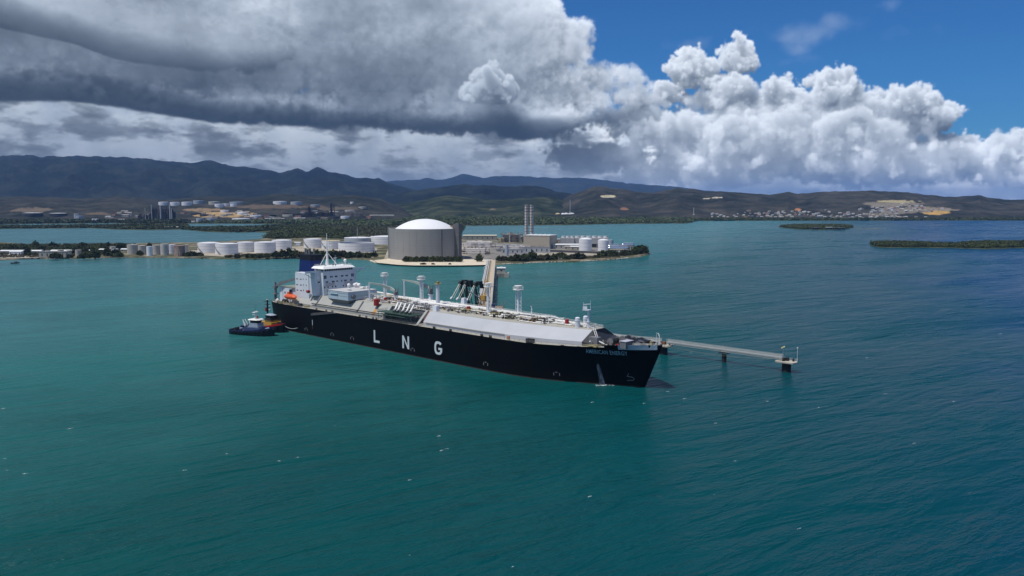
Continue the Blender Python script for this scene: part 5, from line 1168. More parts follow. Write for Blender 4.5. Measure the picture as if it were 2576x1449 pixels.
m.build('mast', blackp, t2); MB().box((.4, .2, 15.6), (2.4, .4, .4)).box((1.2, .8, 13.0), (.6, .6, .6)).box((2.4, -.6, 13.0), (.6, .6, .6)).box((-.4, 0, 19.2), (.9, .9, .3)).build('navigation_light', whiteb, t2); MB().box((-2.6, .6, 12.6), (1.2, 1.2, 2.0)).build('red_beacon', red, t2)
MB().tube((11.2, -1.2, 5.3), (11.2, 1.2, 5.3), .9, .9, 12).build('bow_winch', dkgear, t2); MB().rail([(-3.4, -3.5, 5.8), (7.9, -3.5, 5.8), (7.9, 3.5, 5.8)], 1.0, 1.5, .05, 2).build('rail', tyel, t2)
rope('tow_line', (-140.0, 480.3, 5.0), sw(38, -22.2, 3.2), 1.4, 'pale tow line sagging from the tug bow to the side of the carrier', .13, mat('tow_rope_pale', (.5, .5, .46), .8))
sb = empty('small_boat', at(38, 663.0, 0), .1); tag(sb, 'tiny dark boat alone on the water at the left edge', 'boat')
MB().loft([[(-5, -1.2, 0), (-5, -1.6, 1.3), (-5, 1.6, 1.3), (-5, 1.2, 0)], [(1, -1.2, 0), (1, -1.7, 1.3), (1, 1.7, 1.3), (1, 1.2, 0)], [(5.4, -.2, .4), (5.8, -.3, 1.8), (5.8, .3, 1.8), (5.4, .2, .4)]]).build('hull', mat('dark_boat', (.02, .025, .04), .5), sb)
MB().b2(-.5, 2, -1, 1, 1.3, 3.0).build('cabin', mgrey, sb); MB().tube((3.6, .2, 1.4), (3.6, .2, 3.0), .25, .2, 6).build('post', dgrey, sb)

# ================================================================== the big storage tank and the tank farm
tankc = mat('tank_concrete', (.29, .28, .265), .9, var=.07, scale=.03, dirt=(112, 108, 102), dirt_amt=.25, streak=True)
tankw = mat('tank_white_paint', (.76, .76, .77), .5, var=.05, scale=.06, dirt=(150, 140, 130), dirt_amt=.15, streak=True)
tanko = mat('old_tank_paint', (.46, .44, .39), .75, var=.18, scale=.08, dirt=(104, 84, 66), dirt_amt=.35, streak=True)
tankr = mat('rusted_tank', (.40, .31, .25), .85, var=.2, scale=.1, dirt=(118, 50, 34), dirt_amt=.75, streak=True)
tankd = mat('dark_tank_paint', (.026, .028, .03), .7, var=.2); tankg = mat('blue_grey_tank', (.36, .40, .45), .6, var=.08)
domew = mat('dome_white', (.80, .80, .80), .5, var=.03); roofy = mat('yellowed_roof', (.55, .45, .25), .7, var=.1); seam = mat('seam_grey', (.30, .31, .32), .6)
bt = empty('storage_tank', (0, 0, 0)); c = at(1070, 655, 1.9); R_ = 49.0; bt.location = (at(1070, 655, 1.9).x * 1.045, c.y + R_ - 2, 1.9)
tag(bt, 'huge grey concrete gas storage tank with a brilliant white dome', 'storage tank')
MB().lathe([(R_, 0), (R_, 41.0), (R_ - 1.2, 41.0), (R_ - 1.2, 38.6)], 96).build('wall', tankc, bt)
dome = [(38.0 * math.cos(math.radians(a)) if a else 38.0, 0) for a in (0,)]
MB().lathe([(.1, 53.4)] + [(41.0 * math.sin(t) / math.sin(.72), 53.4 - (1 - math.cos(t)) / (1 - math.cos(.72)) * 13.6) for t in np.linspace(.04, .72, 16)][0:] + [(47.6, 39.4)][0:0], 72).build('dome', domew, bt)
MB().lathe([(47.7, 38.7), (41.0, 39.9)], 72).build('rim_deck', tankc, bt)
for k in range(32):
    a = 2 * math.pi * (k + .37) / 32; MB().box(((R_ + .04) * math.cos(a), (R_ + .04) * math.sin(a), 20.4), (.14, .35, 40.6), a).build('buttress', tankc, bt)
MB().box(((R_ + .3) * math.cos(math.radians(-57)), (R_ + .3) * math.sin(math.radians(-57)), 20.0), (.7, .5, 40), math.radians(-57)).build('drain_pipe', dgrey, bt)
for z in np.arange(3.4, 40, 3.4): MB().lathe([(R_ + .01, z), (R_ + .07, z + .12), (R_ + .01, z + .24)], 96).build('pour_joint', seam, bt)
sx = empty('dummy'); bpy.data.objects.remove(sx)
st_ = MB().b2(-4.5, 4.5, -5.5, 3, 0, 47.5)
o = st_.build('pump_tower', mat('dark_tower_steel', (.12, .12, .125), .7, var=.25, scale=.15), bt, (R_ * math.cos(math.radians(-24)) + 1.5, R_ * math.sin(math.radians(-24)) - 1, 0), math.radians(-24))
MB().box((43.5, 2, 44), (8, 8, 5)).box((38, -6, 42), (6, 5, 4)).build('roof_equipment', tan, bt)
MB().tube((-R_ - .8, -3, 0), (-R_ - .8, -3, 42.5), .8, .8, 8).build('riser_pipe', seam, bt)

def place(px, py, z=1.9): return at(px, py, z)
def tank(px, py, wpx, hpx, m, label, roofm=None, group='storage tanks', ladder=False, roof=.06, name='storage_tank', base=None, cat='storage tank', rim=False, seams=2):
    p = base or place(px, py); k = p.y / F; r = wpx * k / 2; h_ = hpx * k
    p = Vector((p.x, p.y + r * .9, p.z)); t = empty(name, p); tag(t, label, cat, group)
    n = 40 if wpx > 14 else 20
    prof = [(r, 0), (r, h_)]
    if rim: prof += [(r - .5, h_), (r - .5, h_ * .8)]
    MB().lathe(prof, n).build('shell', m, t)
    if rim: MB().lathe([(.1, h_ * .82), (r - .5, h_ * .80)], n).build('roof', roofm or m, t)
    else: MB().lathe([(r + .12, h_ - .05), (r * .6, h_ + r * roof * .62), (.1, h_ + r * roof)], n).build('roof', roofm or m, t)
    if wpx > 18:
        for j in range(1, seams + 1): MB().lathe([(r + .01, h_ * j / (seams + 1)), (r + .09, h_ * j / (seams + 1) + .12), (r + .01, h_ * j / (seams + 1) + .24)], n).build('seam', seam, t)
        rl = MB()
        for j in range(n):
            a = 2 * math.pi * j / n; rl.tube((r * .99 * math.cos(a), r * .99 * math.sin(a), h_), (r * .99 * math.cos(a), r * .99 * math.sin(a), h_ + 1.1), .05, .05, 4, False)
        rl.lathe([(r * .99, h_ + 1.05), (r * .99, h_ + 1.15)], n).build('roof_rail', seam, t)
    if ladder:
        q = []
        for j in range(13):
            a = math.radians(-160 + 58 * j / 12); q.append(((r + .5) * math.cos(a), (r + .5) * math.sin(a), h_ * (1 - j / 12)))
        m2 = MB()
        for a, b in zip(q[:-1], q[1:]): m2.loft([[(a[0], a[1], a[2] - .9), (a[0] * 1.035, a[1] * 1.035, a[2] - .9), (a[0] * 1.035, a[1] * 1.035, a[2] + .9), (a[0], a[1], a[2] + .9)], [(b[0], b[1], b[2] - .9), (b[0] * 1.035, b[1] * 1.035, b[2] - .9), (b[0] * 1.035, b[1] * 1.035, b[2] + .9), (b[0], b[1], b[2] + .9)]])
        m2.build('spiral_stair', mat('stair_grey', (.20, .20, .21), .7), t)
    return t
WG = 'white storage tanks on the point'
tank(517, 636, 55, 24, tankw, 'white tank with a diagonal stair, farthest left of the white tanks', None, WG, True, .09)
tank(562, 640, 56, 26, tankw, 'white tank with a diagonal stair, nearest the water at left', None, WG, True, .07)
tank(612, 634, 41, 24, tankw, 'white tank behind, between two nearer white tanks, with a plain side', None, WG, False, .07)
tank(660, 636, 53, 26, tankw, 'plain white tank in front, left of the shoreline bushes', None, WG, False, .06)
tank(703, 628, 49, 23, tankw, 'white tank set back by the mangroves with a small vent on its roof', None, WG, False, .07)
tank(782, 623.5, 45, 21.5, tankw, 'white tank with a diagonal stair behind the radar mast', None, WG, True, .07)
tank(828, 626, 47, 20, tankw, 'white tank with a yellowed roof rim behind the radar mast', roofy, WG, True, .05)
tank(889, 634.5, 92, 22, tankw, 'wide low white tank wall with an open dark rim beside the big tank', tankd, WG, False, .0, rim=True)
tank(895, 615, 70, 16, tankg, 'pale grey tank behind the wide low one', tankw, WG, False, .05)
tank(965, 615, 76, 19, tankw, 'white tank half hidden behind the left side of the big tank', None, WG, False, .05)
OG = 'old tanks by the left shore'
for px, py, w, h_, m, l in ((329, 640, 26, 24, tanko, 'grey-brown weathered tank at the left end of the old tank row'), (354, 641, 18, 23, tanko, 'narrow weathered tank, second from left in the old row'), (374, 644, 14.5, 24, tankw, 'slim white-streaked tank in the old row'), (391, 641, 20, 24, tanko, 'brown stained tank standing behind the slim white one'), (411, 642, 20, 28, mat('old_pale_tank', (.50, .49, .46), .7, var=.12, dirt=(120, 100, 80), dirt_amt=.3, streak=True), 'tallest pale tank of the old row'), (429, 638, 20, 22, tankw, 'white tank just behind the rusted one'), (448, 645, 26, 27, tankr, 'rusted tank with dark red streaks at the front of the old row'), (466, 636, 14, 20, tanko, 'grey tank peeping out behind the rusted one'), (281, 632, 13, 12, tanko, 'small dull tank half buried in bushes'), (150, 646, 14, 17, tanko, 'grey drum-topped tank among bushes near the left shore'), (171, 646, 12, 16, tanko, 'grey drum-topped tank right of its twin near the left shore'), (194, 645, 14, 16, tanko, 'mottled grey tank beside dark shrubs near the left shore'), (118, 644, 11, 14, tanko, 'small mottled tank behind a low wall near the left shore')):
    tank(px, py, w, h_, m, l, tankr if m is tankr else None, OG, False, .05)
# sheds and walls at the left
def shed(px, py, wpx, dep, h_, wm, rm, label, rz=0.0, name='shed', cat='shed', pitch=.12, base=None, group=None):
    p = base or place(px, py); w = wpx * p.y / F; t = empty(name, (p.x, p.y + dep / 2, p.z), rz); tag(t, label, cat, group)
    MB().box((0, 0, h_ / 2), (w, dep, h_)).build('wall', wm, t)
    MB().loft([[(x, -dep / 2 - .4, h_ + .02), (x, 0, h_ + .02 + dep * pitch), (x, dep / 2 + .4, h_ + .02), (x, 0, h_ - .0)] for x in (-w / 2 - .4, w / 2 + .4)]).build('roof', rm, t)
    for x in np.linspace(-w * .38, w * .38, max(1, min(6, int(w / 7)))): MB().b2(x - .8, x + .8, -dep / 2 - .06, -dep / 2 + .02, h_ * .25, h_ * .7).build('opening', dgrey, t)
    return t
rwhite = mat('white_sheet_roof', (.72, .73, .72), .5, var=.04); wcream = mat('cream_wall', (.42, .38, .31), .8, var=.1); wgrey = mat('grey_block_wall', (.33, .31, .27), .9, var=.15)
shed(50, 637, 104, 12, 3.2, wgrey, rwhite, 'long low shed with a bright white roof at the left edge'); shed(175, 636.5, 100, 12, 3.2, wgrey, rwhite, 'long low white-roofed shed right of the first one')
shed(270, 632, 44, 10, 2.6, wgrey, rwhite, 'narrow white-roofed shed behind the left bushes'); shed(322, 631.5, 38, 10, 2.6, wgrey, rwhite, 'small white-roofed shed next to the old tanks')
shed(132, 648, 68, 6, 8, mat('pinkish_block', (.40, .35, .29), .9, var=.12), wgrey, 'roofless pale block building at the water on the left', pitch=.0); shed(38, 641, 30, 6, 4.4, rwhite, rwhite, 'white truck-like hut on the shore track at left', pitch=.1, name='hut', cat='hut')
shed(748, 617.5, 15, 7, 5, tankw, tankw, 'small white cabin between the two groups of white tanks', name='cabin', cat='cabin')
# radio mast and light mast near the shore
for px, py, top_, l in ((900, 643, 573, 'tall white lattice mast beside the wide low tank'), (829, 639, 600, 'thin pole with a crossbar behind the ship mast')):
    p = place(px, py); t = empty('lattice_mast', p); tag(t, l, 'mast'); hh = (py - top_) * p.y / F
    for a in range(3): MB().bar((1.0 * math.cos(a * 2.1), 1.0 * math.sin(a * 2.1), 0), (.3 * math.cos(a * 2.1), .3 * math.sin(a * 2.1), hh), .16).build('leg', pipew, t)
    m = MB()
    for z in np.arange(1, hh, 2.2): m.bar((1 - .7 * z / hh, 0, z), (-.5 * (1 - .7 * z / hh), .8 * (1 - .7 * z / hh), z + 1.8), .1)
    m.build('bracing', pipew, t); MB().box((0, 0, 2), (3.4, 2.4, 4)).build('cabinet', pipew, t)
# ================================================================== power plant on the point
stackm = mat('stack_steel', (.66, .62, .59), .6, var=.08); bandm = mat('stack_band', (.15, .11, .10), .7)
for px, l in ((1324.5, 'left one of two tall banded power plant stacks'), (1337.5, 'right one of two tall banded power plant stacks')):
    p = place(px, 607); t = empty('exhaust_stack', p); tag(t, l, 'chimney', 'power plant stacks'); k = p.y / F; r = 4.6 * k; hh = (607 - 516.5) * k
    MB().tube((0, 0, 0), (0, 0, hh), r, r, 20).build('shaft', stackm, t)
    for j in range(13):
        z = hh * (j + .6) / 13; w = 1.3 if j > 9 else .6; MB().lathe([(r + .05, z), (r + .55, z), (r + .55, z + w), (r + .05, z + w)], 20).build('band', bandm, t)
    MB().box((0, -r - .5, hh / 2), (.9, .9, hh)).build('ladder', bandm, t)
boil = mat('boiler_steel', (.15, .135, .125), .8, var=.3, scale=.12); boil2 = mat('boiler_steel_pale', (.32, .27, .22), .8, var=.3, scale=.12)
def plant(px, py, wpx, hpx, label, k_=46, seed=1, name='boiler_plant', cat='boiler plant', mats=(boil, boil2, stackm), dep=24):
    rr = random.Random(seed); p = place(px, py); s_ = p.y / F; w, hh = wpx * s_, hpx * s_; t = empty(name, p); tag(t, label, cat)
    MB().box((0, dep / 2, hh * .3), (w * .7, dep * .7, hh * .6)).build('casing', mats[0], t)
    for _ in range(k_):
        x = rr.uniform(-.5, .5) * w; y = rr.uniform(0, dep); z = rr.uniform(0, .8) * hh * (1 - abs(x / w) * .7); q = rr.random(); mm = rr.choice(mats)
        if q < .4: MB().box((x, y, z + hh * .06), (rr.uniform(1.5, w * .18), rr.uniform(1.5, 6), rr.uniform(1.2, hh * .2))).build('duct', mm, t)
        elif q < .7: MB().tube((x, y, 0), (x, y, z + hh * .2), rr.uniform(.3, 1.2), None, 8).build('vessel', mm, t)
        else: MB().bar((x, y, z), (x + rr.uniform(-.25, .25) * w, y, z + rr.uniform(-1, 3)), .3).build('pipe', mm, t)
    m = MB()
    for i in range(7):
        x = (i / 6 - .5) * w; m.bar((x, -.5, 0), (x, -.5, hh * .75), .35)
    for j in range(4): m.bar((-w / 2, -.5, hh * .2 * (j + 1)), (w / 2, -.5, hh * .2 * (j + 1)), .3)
    m.build('steel_frame', mats[0], t); return t
plant(1336, 609, 54, 24, 'tangle of boiler steelwork around the foot of the two stacks', 60, 3); plant(1288, 609, 54, 30, 'dark boiler block with rounded ducts left of the stacks', 60, 4)
plant(1292, 632, 84, 19, 'low grey pipe rack and pumps in front of the boiler plant', 60, 7, 'pipe_rack', 'pipe rack', (stackm, boil2, seam), 10); plant(1345, 630, 62, 14, 'dark steel pipe rack in front of the tan turbine hall', 40, 8, 'pipe_rack', 'pipe rack', (boil, dgrey, seam), 8)
plant(1195, 640, 70, 24, 'grey vaporiser pipework right of the big tank', 60, 9, 'process_plant', 'process plant', (stackm, boil2, boil), 16); plant(1205, 622, 92, 22, 'pale process unit with flat tops behind the big tank', 60, 10, 'process_plant', 'process plant', (stackm, boil2, stackm), 22)
shed(1207, 603, 84, 30, 8, mat('faded_concrete_wall', (.30, .29, .25), .9, var=.12), mat('sandy_roof', (.48, .45, .33), .8), 'long low building with a sandy roof right of the big tank', pitch=.05, name='building', cat='building')
# turbine hall
p = place(1345, 625.5); k = p.y / F; th = empty('turbine_hall', p, math.radians(-24)); tag(th, 'tan windowless turbine hall with a bright white roof', 'industrial building')
tanw = mat('tan_cladding', (.40, .355, .28), .8, var=.05, scale=.05); hw, hd, hh = 46, 34, 21.5
MB().b2(-20, hw - 20, 0, hd, 0, hh).build('wall', tanw, th); MB().b2(-20.4, hw - 19.6, -.4, hd + .4, hh + .02, hh + .6).build('roof', rwhite, th)
for j in range(5): MB().box((-12 + 8 * j, hd * .5, hh + 1.2), (3, 3, 1.2)).build('roof_vent', rwhite, th)
for j in range(6): MB().b2(-18 + 7 * j, -13 + 7 * j, -.08, .02, hh - 2.2, hh - .9).build('louvre', boil2, th)
MB().b2(hw - 19.98, hw - 19.9, 8, 14, 0, 8).build('door', boil, th); MB().bar((hw - 18.5, 18, 0), (hw - 15, 32, 12), .6).build('stair', seam, th)
shed(1410, 621, 20, 14, 13, mat('tan_annex', (.30, .26, .21), .8), rwhite, 'tan annex with a white roof between the hall and the cooling towers', pitch=.02, name='annex', cat='building')
# cooling tower
ctw = mat('cooling_tower_grey', (.36, .36, .36), .8, var=.06, dirt=(120, 118, 112), dirt_amt=.2, streak=True)
for px, w, cells, l in ((1427, 34, 3, 'short grey cooling tower block next to the turbine hall'), (1487, 86, 6, 'long grey cooling tower block with six white fan stacks')):
    p = place(px, 622.5); k = p.y / F; W_ = w * k; t = empty('cooling_tower', p, math.radians(-9)); tag(t, l, 'cooling tower', 'cooling tower blocks')
    MB().b2(-W_ / 2, W_ / 2, 0, 18, 6.0, 15.6).build('casing', ctw, t); MB().b2(-W_ / 2 + .3, W_ / 2 - .3, .8, 17.2, 0, 5.98).build('louvre', dgrey, t)
    for j in range(cells + 1): MB().b2(-W_ / 2 + W_ * j / cells - .3, -W_ / 2 + W_ * j / cells + .3, -.3, 0, 0, 15.6).build('rib', ctw, t)
    for j in range(cells):
        x = -W_ / 2 + W_ * (j + .5) / cells; r = W_ / cells * .44
        MB().lathe([(r * 1.05, 15.62), (r * .94, 17.0), (r, 19.4), (r * .95, 19.4), (r * .88, 17.0)], 20, (x, 9, 0)).build('fan_stack', pipew, t)
    MB().rail([(-W_ / 2, 0, 15.6), (W_ / 2, 0, 15.6)], 1.2, 3, .08).build('rail', seam, t)
tank(1474, 631, 33, 29, tankw, 'taller white domed tank in front of the cooling towers', domew, 'white domed tanks at the power plant', False, .22); tank(1519, 631.5, 28, 27, tankw, 'smaller white domed tank next to the tank trucks', domew, 'white domed tanks at the power plant', False, .22)
tank(1387, 622, 21, 14.5, mat('cream_tank', (.50, .46, .36), .6, var=.08), 'small cream tank with a yellow rim beside the turbine hall', roofy, 'small tanks at the power plant', False, .1); tank(1536, 626, 15, 22, tankg, 'narrow grey tank behind the smaller domed tank', None, 'small tanks at the power plant', False, .1)
tank(1275, 644, 8.6, 28, tankg, 'slim pale blue-grey vertical vessel near the jetty foot', None, 'small tanks at the power plant', False, .1, 'vertical_vessel', cat='vessel')
shed(1430, 625.5, 80, 12, 6.4, mat('pale_shed_wall', (.44, .42, .38), .8), rwhite, 'long white-roofed shed in front of the cooling towers', name='shed'); shed(1460, 630, 50, 10, 6, mat('sand_shed_wall', (.40, .36, .29), .8), rwhite, 'second white-roofed shed left of the taller domed tank'); shed(1433, 628, 24, 8, 5, wcream, wcream, 'small cream block beside the sheds', name='hut', cat='hut')
shed(1350, 636, 68, 4, 8.5, mat('grey_panel_wall', (.40, .42, .44), .7), seam, 'pale grey panel wall with buttresses at the plant yard', pitch=.0, name='wall', cat='wall'); shed(1290, 638, 60, 5, 6.5, mat('pale_grey_panel', (.44, .45, .46), .7), seam, 'long pale panel wall beside the pipe rack', pitch=.0, name='wall', cat='wall')
# perimeter wall
a, b = place(1368, 633.0), place(1560, 640.0); pw = empty('perimeter_wall', a); tag(pw, 'long dark low perimeter wall round the power plant yard', 'wall'); d = b - a
for j in range(24):
    q0, q1 = d * (j / 24), d * ((j + .97) / 24); e_ = Vector((-d.y, d.x, 0)).normalized() * .3
    MB().loft([[tuple(q0 - e_), tuple(q0 + e_), tuple(q0 + e_ + Vector((0, 0, 3.2))), tuple(q0 - e_ + Vector((0, 0, 3.2)))], [tuple(q1 - e_), tuple(q1 + e_), tuple(q1 + e_ + Vector((0, 0, 3.2))), tuple(q1 - e_ + Vector((0, 0, 3.2)))]]).build('panel', mat('dark_fence_panel', (.075, .075, .08), .8), pw)
# tanks of polished steel on their skids
steel = mat('polished_steel', (.62, .66, .72), .18, metal=1.0, var=.05); skid = mat('skid_steel', (.05, .05, .055), .7, var=.3); royal = mat('royal_blue_paint', (.02, .09, .36), .5, var=.1)
for px, py, L, l, dz in ((1545, 635.5, 24, 'shiny steel horizontal tank behind, left of the stacked pair', 6.0), (1556, 637, 44, 'shiny steel horizontal tank on a dark skid at the front', 4.0), (1580, 633.5, 24, 'shiny steel horizontal tank at the right end near the bushes', 7.0)):
    p = place(px, py); k = p.y / F; t = empty('horizontal_tank', p); tag(t, l, 'tank', 'polished horizontal tanks'); W_ = L * k; r = 3.2
    o = MB().tube((-W_ / 2, 2, dz + r), (W_ / 2, 2, dz + r), r, r, 18).build('shell', steel, t)
    for s_ in (-1, 1): MB().sphere((s_ * W_ / 2, 2, dz + r), r * .98, 14, 8).build('end_cap', steel, t)
    for j in range(4): MB().box(((j / 3 - .5) * W_ * .8, 2, dz / 2 + .5), (1.0, 4, dz + 1)).build('saddle', skid, t)
    MB().rail([(-W_ / 2, -.5, dz + 2 * r - .4), (W_ / 2, -.5, dz + 2 * r - .4)], 1.3, 3, .09).build('rail', pipew, t)
bc = empty('blue_tank', place(1537, 636)); tag(bc, 'round blue tank end on a dark skid beside the polished tanks', 'tank')
MB().tube((0, 0, 7), (0, 6, 7), 3.2, 3.2, 18).build('shell', royal, bc); MB().box((0, 2, 2), (8, 5, 4)).build('skid', skid, bc)
for px, py, l, c_ in ((1335, 648.5, 'white car parked in the yard behind the shoreline bushes', (.7, .7, .7)), (1379, 648, 'white pickup at the right of the yard', (.72, .72, .72)), (1352, 648, 'white van beside the parked car', (.68, .7, .7)), (1320, 645, 'blue machine in the yard', (.05, .12, .3)), (1308, 646, 'ochre excavator in the yard', (.45, .28, .08)), (1408, 652.5, 'white vehicle half hidden by the bushes', (.7, .7, .68))):
    t = empty('parked_vehicle', place(px, py), random.uniform(-.4, .4)); tag(t, l, 'vehicle'); cm_ = mat('vehicle_%d' % px, c_, .35, var=.03)
    L = 9 if px != 1379 else 14
    MB().box((0, 0, 1.1), (L, 2.6, 1.4)).build('body', cm_, t); MB().box((-L * .1, 0, 2.4), (L * .5, 2.3, 1.2), 0, 0, (.8, .85)).build('cab', cm_, t); MB().box((-L * .1, 0, 2.3), (L * .44, 2.36, .7), 0, 0, (.85, 1)).build('windscreen', glass, t)
    for x in (-L * .3, L * .3):
        for y in (-1.3, 1.3): MB().tube((x, y - .15, .5), (x, y + .15, .5), .5, .5, 10).build('wheel', tyre, t)

# ================================================================== refinery across the lagoon
def gtank(px, py, wpx, hpx, m, l, roofm=None, g='refinery tanks', roof=.04):
    p = drape(px, py, y0=2500) or at(px, py, 2); tank(px, py, wpx, hpx, m, l, roofm, g, False, roof, base=Vector((p.x, p.y, p.z - .5)), seams=1)
RT = [(70, 545.5, 46, 8.5, tankd, rwhite, 'dark tank with a bright white roof, left of two on the far shore'), (136, 545.5, 42, 8.5, tankd, rwhite, 'dark tank with a bright white roof, right of two on the far shore'),
      (190, 551, 11, 13, tankg, None, 'pale blue-grey tank beside the lagoon, taller back one'), (197, 553, 17, 9, tankg, None, 'pale blue-grey tank beside the lagoon, lower front one'), (234, 559, 8, 9, tankw, None, 'left of two little white tanks by the lagoon'), (243, 559, 7.5, 9, tankw, None, 'right of two little white tanks by the lagoon'),
      (407, 517, 24, 8.5, tankw, None, 'whitish hillside tank behind the dark plant'), (436, 517.5, 24, 9, tankw, None, 'white hillside tank right of the dark plant'), (466, 518, 26, 9, tankw, None, 'white hillside tank in the middle of the upper row'), (495, 514, 25, 9, tankg, None, 'bluish hillside tank at the top of the upper row'), (535, 515, 28, 8, tanko, None, 'dull hillside tank behind a pair of white ones'), (548, 522, 22, 9, tankw, None, 'white hillside tank, left of three small ones'), (566, 519, 18, 6.5, tankw, None, 'small white hillside tank, middle of three'), (585, 520, 16, 6.5, tankw, None, 'small white hillside tank, right of three'), (590, 514, 34, 6, tankg, None, 'faded hillside tank at the right of the upper row'),
      (700, 515, 34, 7.5, tankw, None, 'long pale hillside tank above the refinery columns'), (742, 515, 28, 7.5, tankg, None, 'bluish hillside tank above the refinery columns'), (790, 520, 22, 5, tankg, None, 'low pale tank between the dark columns'), (885, 513, 10, 5, tankw, None, 'single white tank high on the green slope'),
      (562, 535, 20, 6, tankw, None, 'white tank on the orange ground, upper one'), (606, 541, 24, 6.5, tankw, None, 'white tank on the orange ground, right one'), (560, 545, 18, 6, tanko, None, 'dull tank on the orange ground, lower one'), (528, 557, 18, 8, tankg, None, 'bluish tank at the foot of the orange ground'), (500, 558, 18, 9, tankg, None, 'grey tank beside the bluish one near the lagoon'), (600, 557.5, 44, 8, tankw, None, 'wide white tank near the lagoon shore'), (640, 548, 30, 6, tankw, None, 'pale tank right of the orange ground'), (723, 545.5, 32, 5, tanko, None, 'low dull tank left of the columns'), (675, 546, 30, 5, tankd, None, 'low dark tank in the refinery yard'), (805, 551, 24, 6, tankd, None, 'dark tank right of the columns'), (838, 551, 24, 6, tankd, None, 'another dark tank beside the long pale wall'), (866, 551, 22, 7, tankw, None, 'white tank at the right end of the refinery'), (490, 541, 30, 5, tankd, None, 'dark tank left of the orange ground'), (512, 544, 26, 5, tankd, None, 'dark tank in front of the orange ground'), (878, 536, 26, 7, tanko, None, 'grey tank on the slope right of the columns'), (910, 525, 20, 5, tanko, None, 'pale ruin-like tank on the slope')]
for px, py, w, h_, m, rm, l in RT: gtank(px, py, w, h_, m, l, rm)
darkst = mat('soot_dark_steel', (.022, .022, .026), .85, var=.4, scale=.08); paled = mat('pale_column', (.40, .39, .38), .6)
def block(px, py, wpx, hpx, l, n, seed, m=darkst, cols=()):
    rr = random.Random(seed); p = drape(px, py, y0=2500) or at(px, py, 2); k = p.y / F; w, hh = wpx * k, hpx * k; t = empty('process_block', (p.x, p.y, p.z - .5)); tag(t, l, 'refinery unit', 'refinery units')
    for j in range(n):
        x = rr.uniform(-.5, .5) * w; q = rr.random(); z = hh * rr.uniform(.5, .9)
        if q < .7: MB().box((x, rr.uniform(0, 20), z / 2), (rr.uniform(.08, .25) * w, 8, z)).build('module', m, t)
        else: MB().tube((x, rr.uniform(0, 12), 0), (x, 4, hh * rr.uniform(.6, 1)), rr.uniform(1.2, 2.2), None, 8).build('column', rr.choice((m, boil)), t)
    f = MB()
    for j in range(6): f.bar((-w / 2 + w * j / 5, -1, 0), (-w / 2 + w * j / 5, -1, hh * .8), .5)
    for j in range(5): f.bar((-w / 2, -1, hh * .16 * (j + 1)), (w / 2, -1, hh * .16 * (j + 1)), .4)
    f.build('steel_frame', m, t)
    for x, h2, r in cols: MB().tube((x * w, -2, 0), (x * w, -2, hh * h2), r * k, r * k * .9, 10).build('stack', paled, t)
block(407, 556, 56, 36, 'large dark refinery block with four pale stacks at left', 52, 2, darkst, ((-.42, 1.15, 1.3), (-.02, 1.1, 2.2), (.40, 1.15, 2.0), (.47, .9, 1.4)))
block(362, 555, 26, 20, 'low dark unit with a thin pale stack left of the large block', 14, 5, darkst, ((.2, 1.6, 1.0),))
block(775, 547, 9, 36, 'thick black refinery column, left of the pair', 6, 6); block(836, 547, 9, 40, 'thick black refinery column, right of the pair', 6, 7); block(805, 547, 60, 15, 'low black steelwork between the two columns', 30, 8); block(745, 546, 60, 11, 'low dark steelwork left of the columns', 24, 9); block(880, 546, 60, 16, 'faded grey steelwork right of the columns', 26, 11, boil)
RG = 'low white refinery buildings'
for px, py, w, l in ((345, 556, 22, 'white-roofed shed left of the large dark block'), (272, 558, 24, 'white-roofed shed by the lagoon near two little tanks'), (300, 556, 16, 'small white-roofed shed in front of the trees'), (455, 557, 20, 'white-roofed shed right of the large dark block'), (478, 560, 22, 'low white shed by the lagoon point'), (585, 559, 30, 'white-roofed shed in front of the wide tank'), (668, 553, 26, 'white spheres hall near the shore'), (700, 552.5, 30, 'long pale shed near the shore left of the columns'), (752, 551.5, 30, 'long pale shed below the columns'), (895, 544, 40, 'long pale wall on the right side of the refinery'), (960, 543.5, 60, 'long thin pale roof at the edge of the green plain'), (118, 556, 26, 'low white roof among trees on the far left shore'), (425, 574, 44, 'long thin white roof on the lagoon spit'), (412, 565.5, 18, 'small white hut on the lagoon spit'), (880, 566, 14, 'little pale hut on the mangrove flat'), (956, 567.5, 22, 'pale house on the mangrove flat'), (1330, 560, 26, 'white buildings behind the stacks'), (1377, 559.5, 36, 'white factory behind the stacks, larger one'), (1409, 559, 28, 'white factory right of the stacks'), (1180, 558, 14, 'white shed on the green plain right of the big tank'), (1258, 559, 12, 'white shed further right on the green plain')):
    b0 = drape(px, py, y0=1800) or at(px, py, 2); shed(px, py, w, 16, 4.5 if w < 40 else 3.5, wgrey, rwhite, l, 0, 'shed', 'shed', .05, Vector((b0.x, b0.y, b0.z - .3)), RG)
LB_ = []
for k_ in range(64):                                          # the crowd of small refinery buildings
    px, py = random.choice(((440, 660), (590, 780), (760, 940), (270, 380))), random.uniform(534, 557.5); px = random.uniform(*px)
    b0 = drape(px, py, y0=2500)
    if b0 is None: continue
    q_ = random.random(); wm_, rm_, cn = ((wgrey, rwhite, 'white-roofed'), (wcream, wcream, 'cream'), (boil2, tan, 'brown-roofed'), (wgrey, seam, 'grey'), (tankr, rustm, 'rust-coloured'))[int(q_ * 5)]
    o_ = shed(px, py, random.uniform(6, 18), random.uniform(8, 18), random.uniform(4, 9), wm_, rm_, f'small {cn} building in the refinery yard', random.uniform(-.4, .4), 'refinery_building', 'building', .08, Vector((b0.x, b0.y, b0.z - .4)), 'small refinery buildings'); LB_.append(o_)
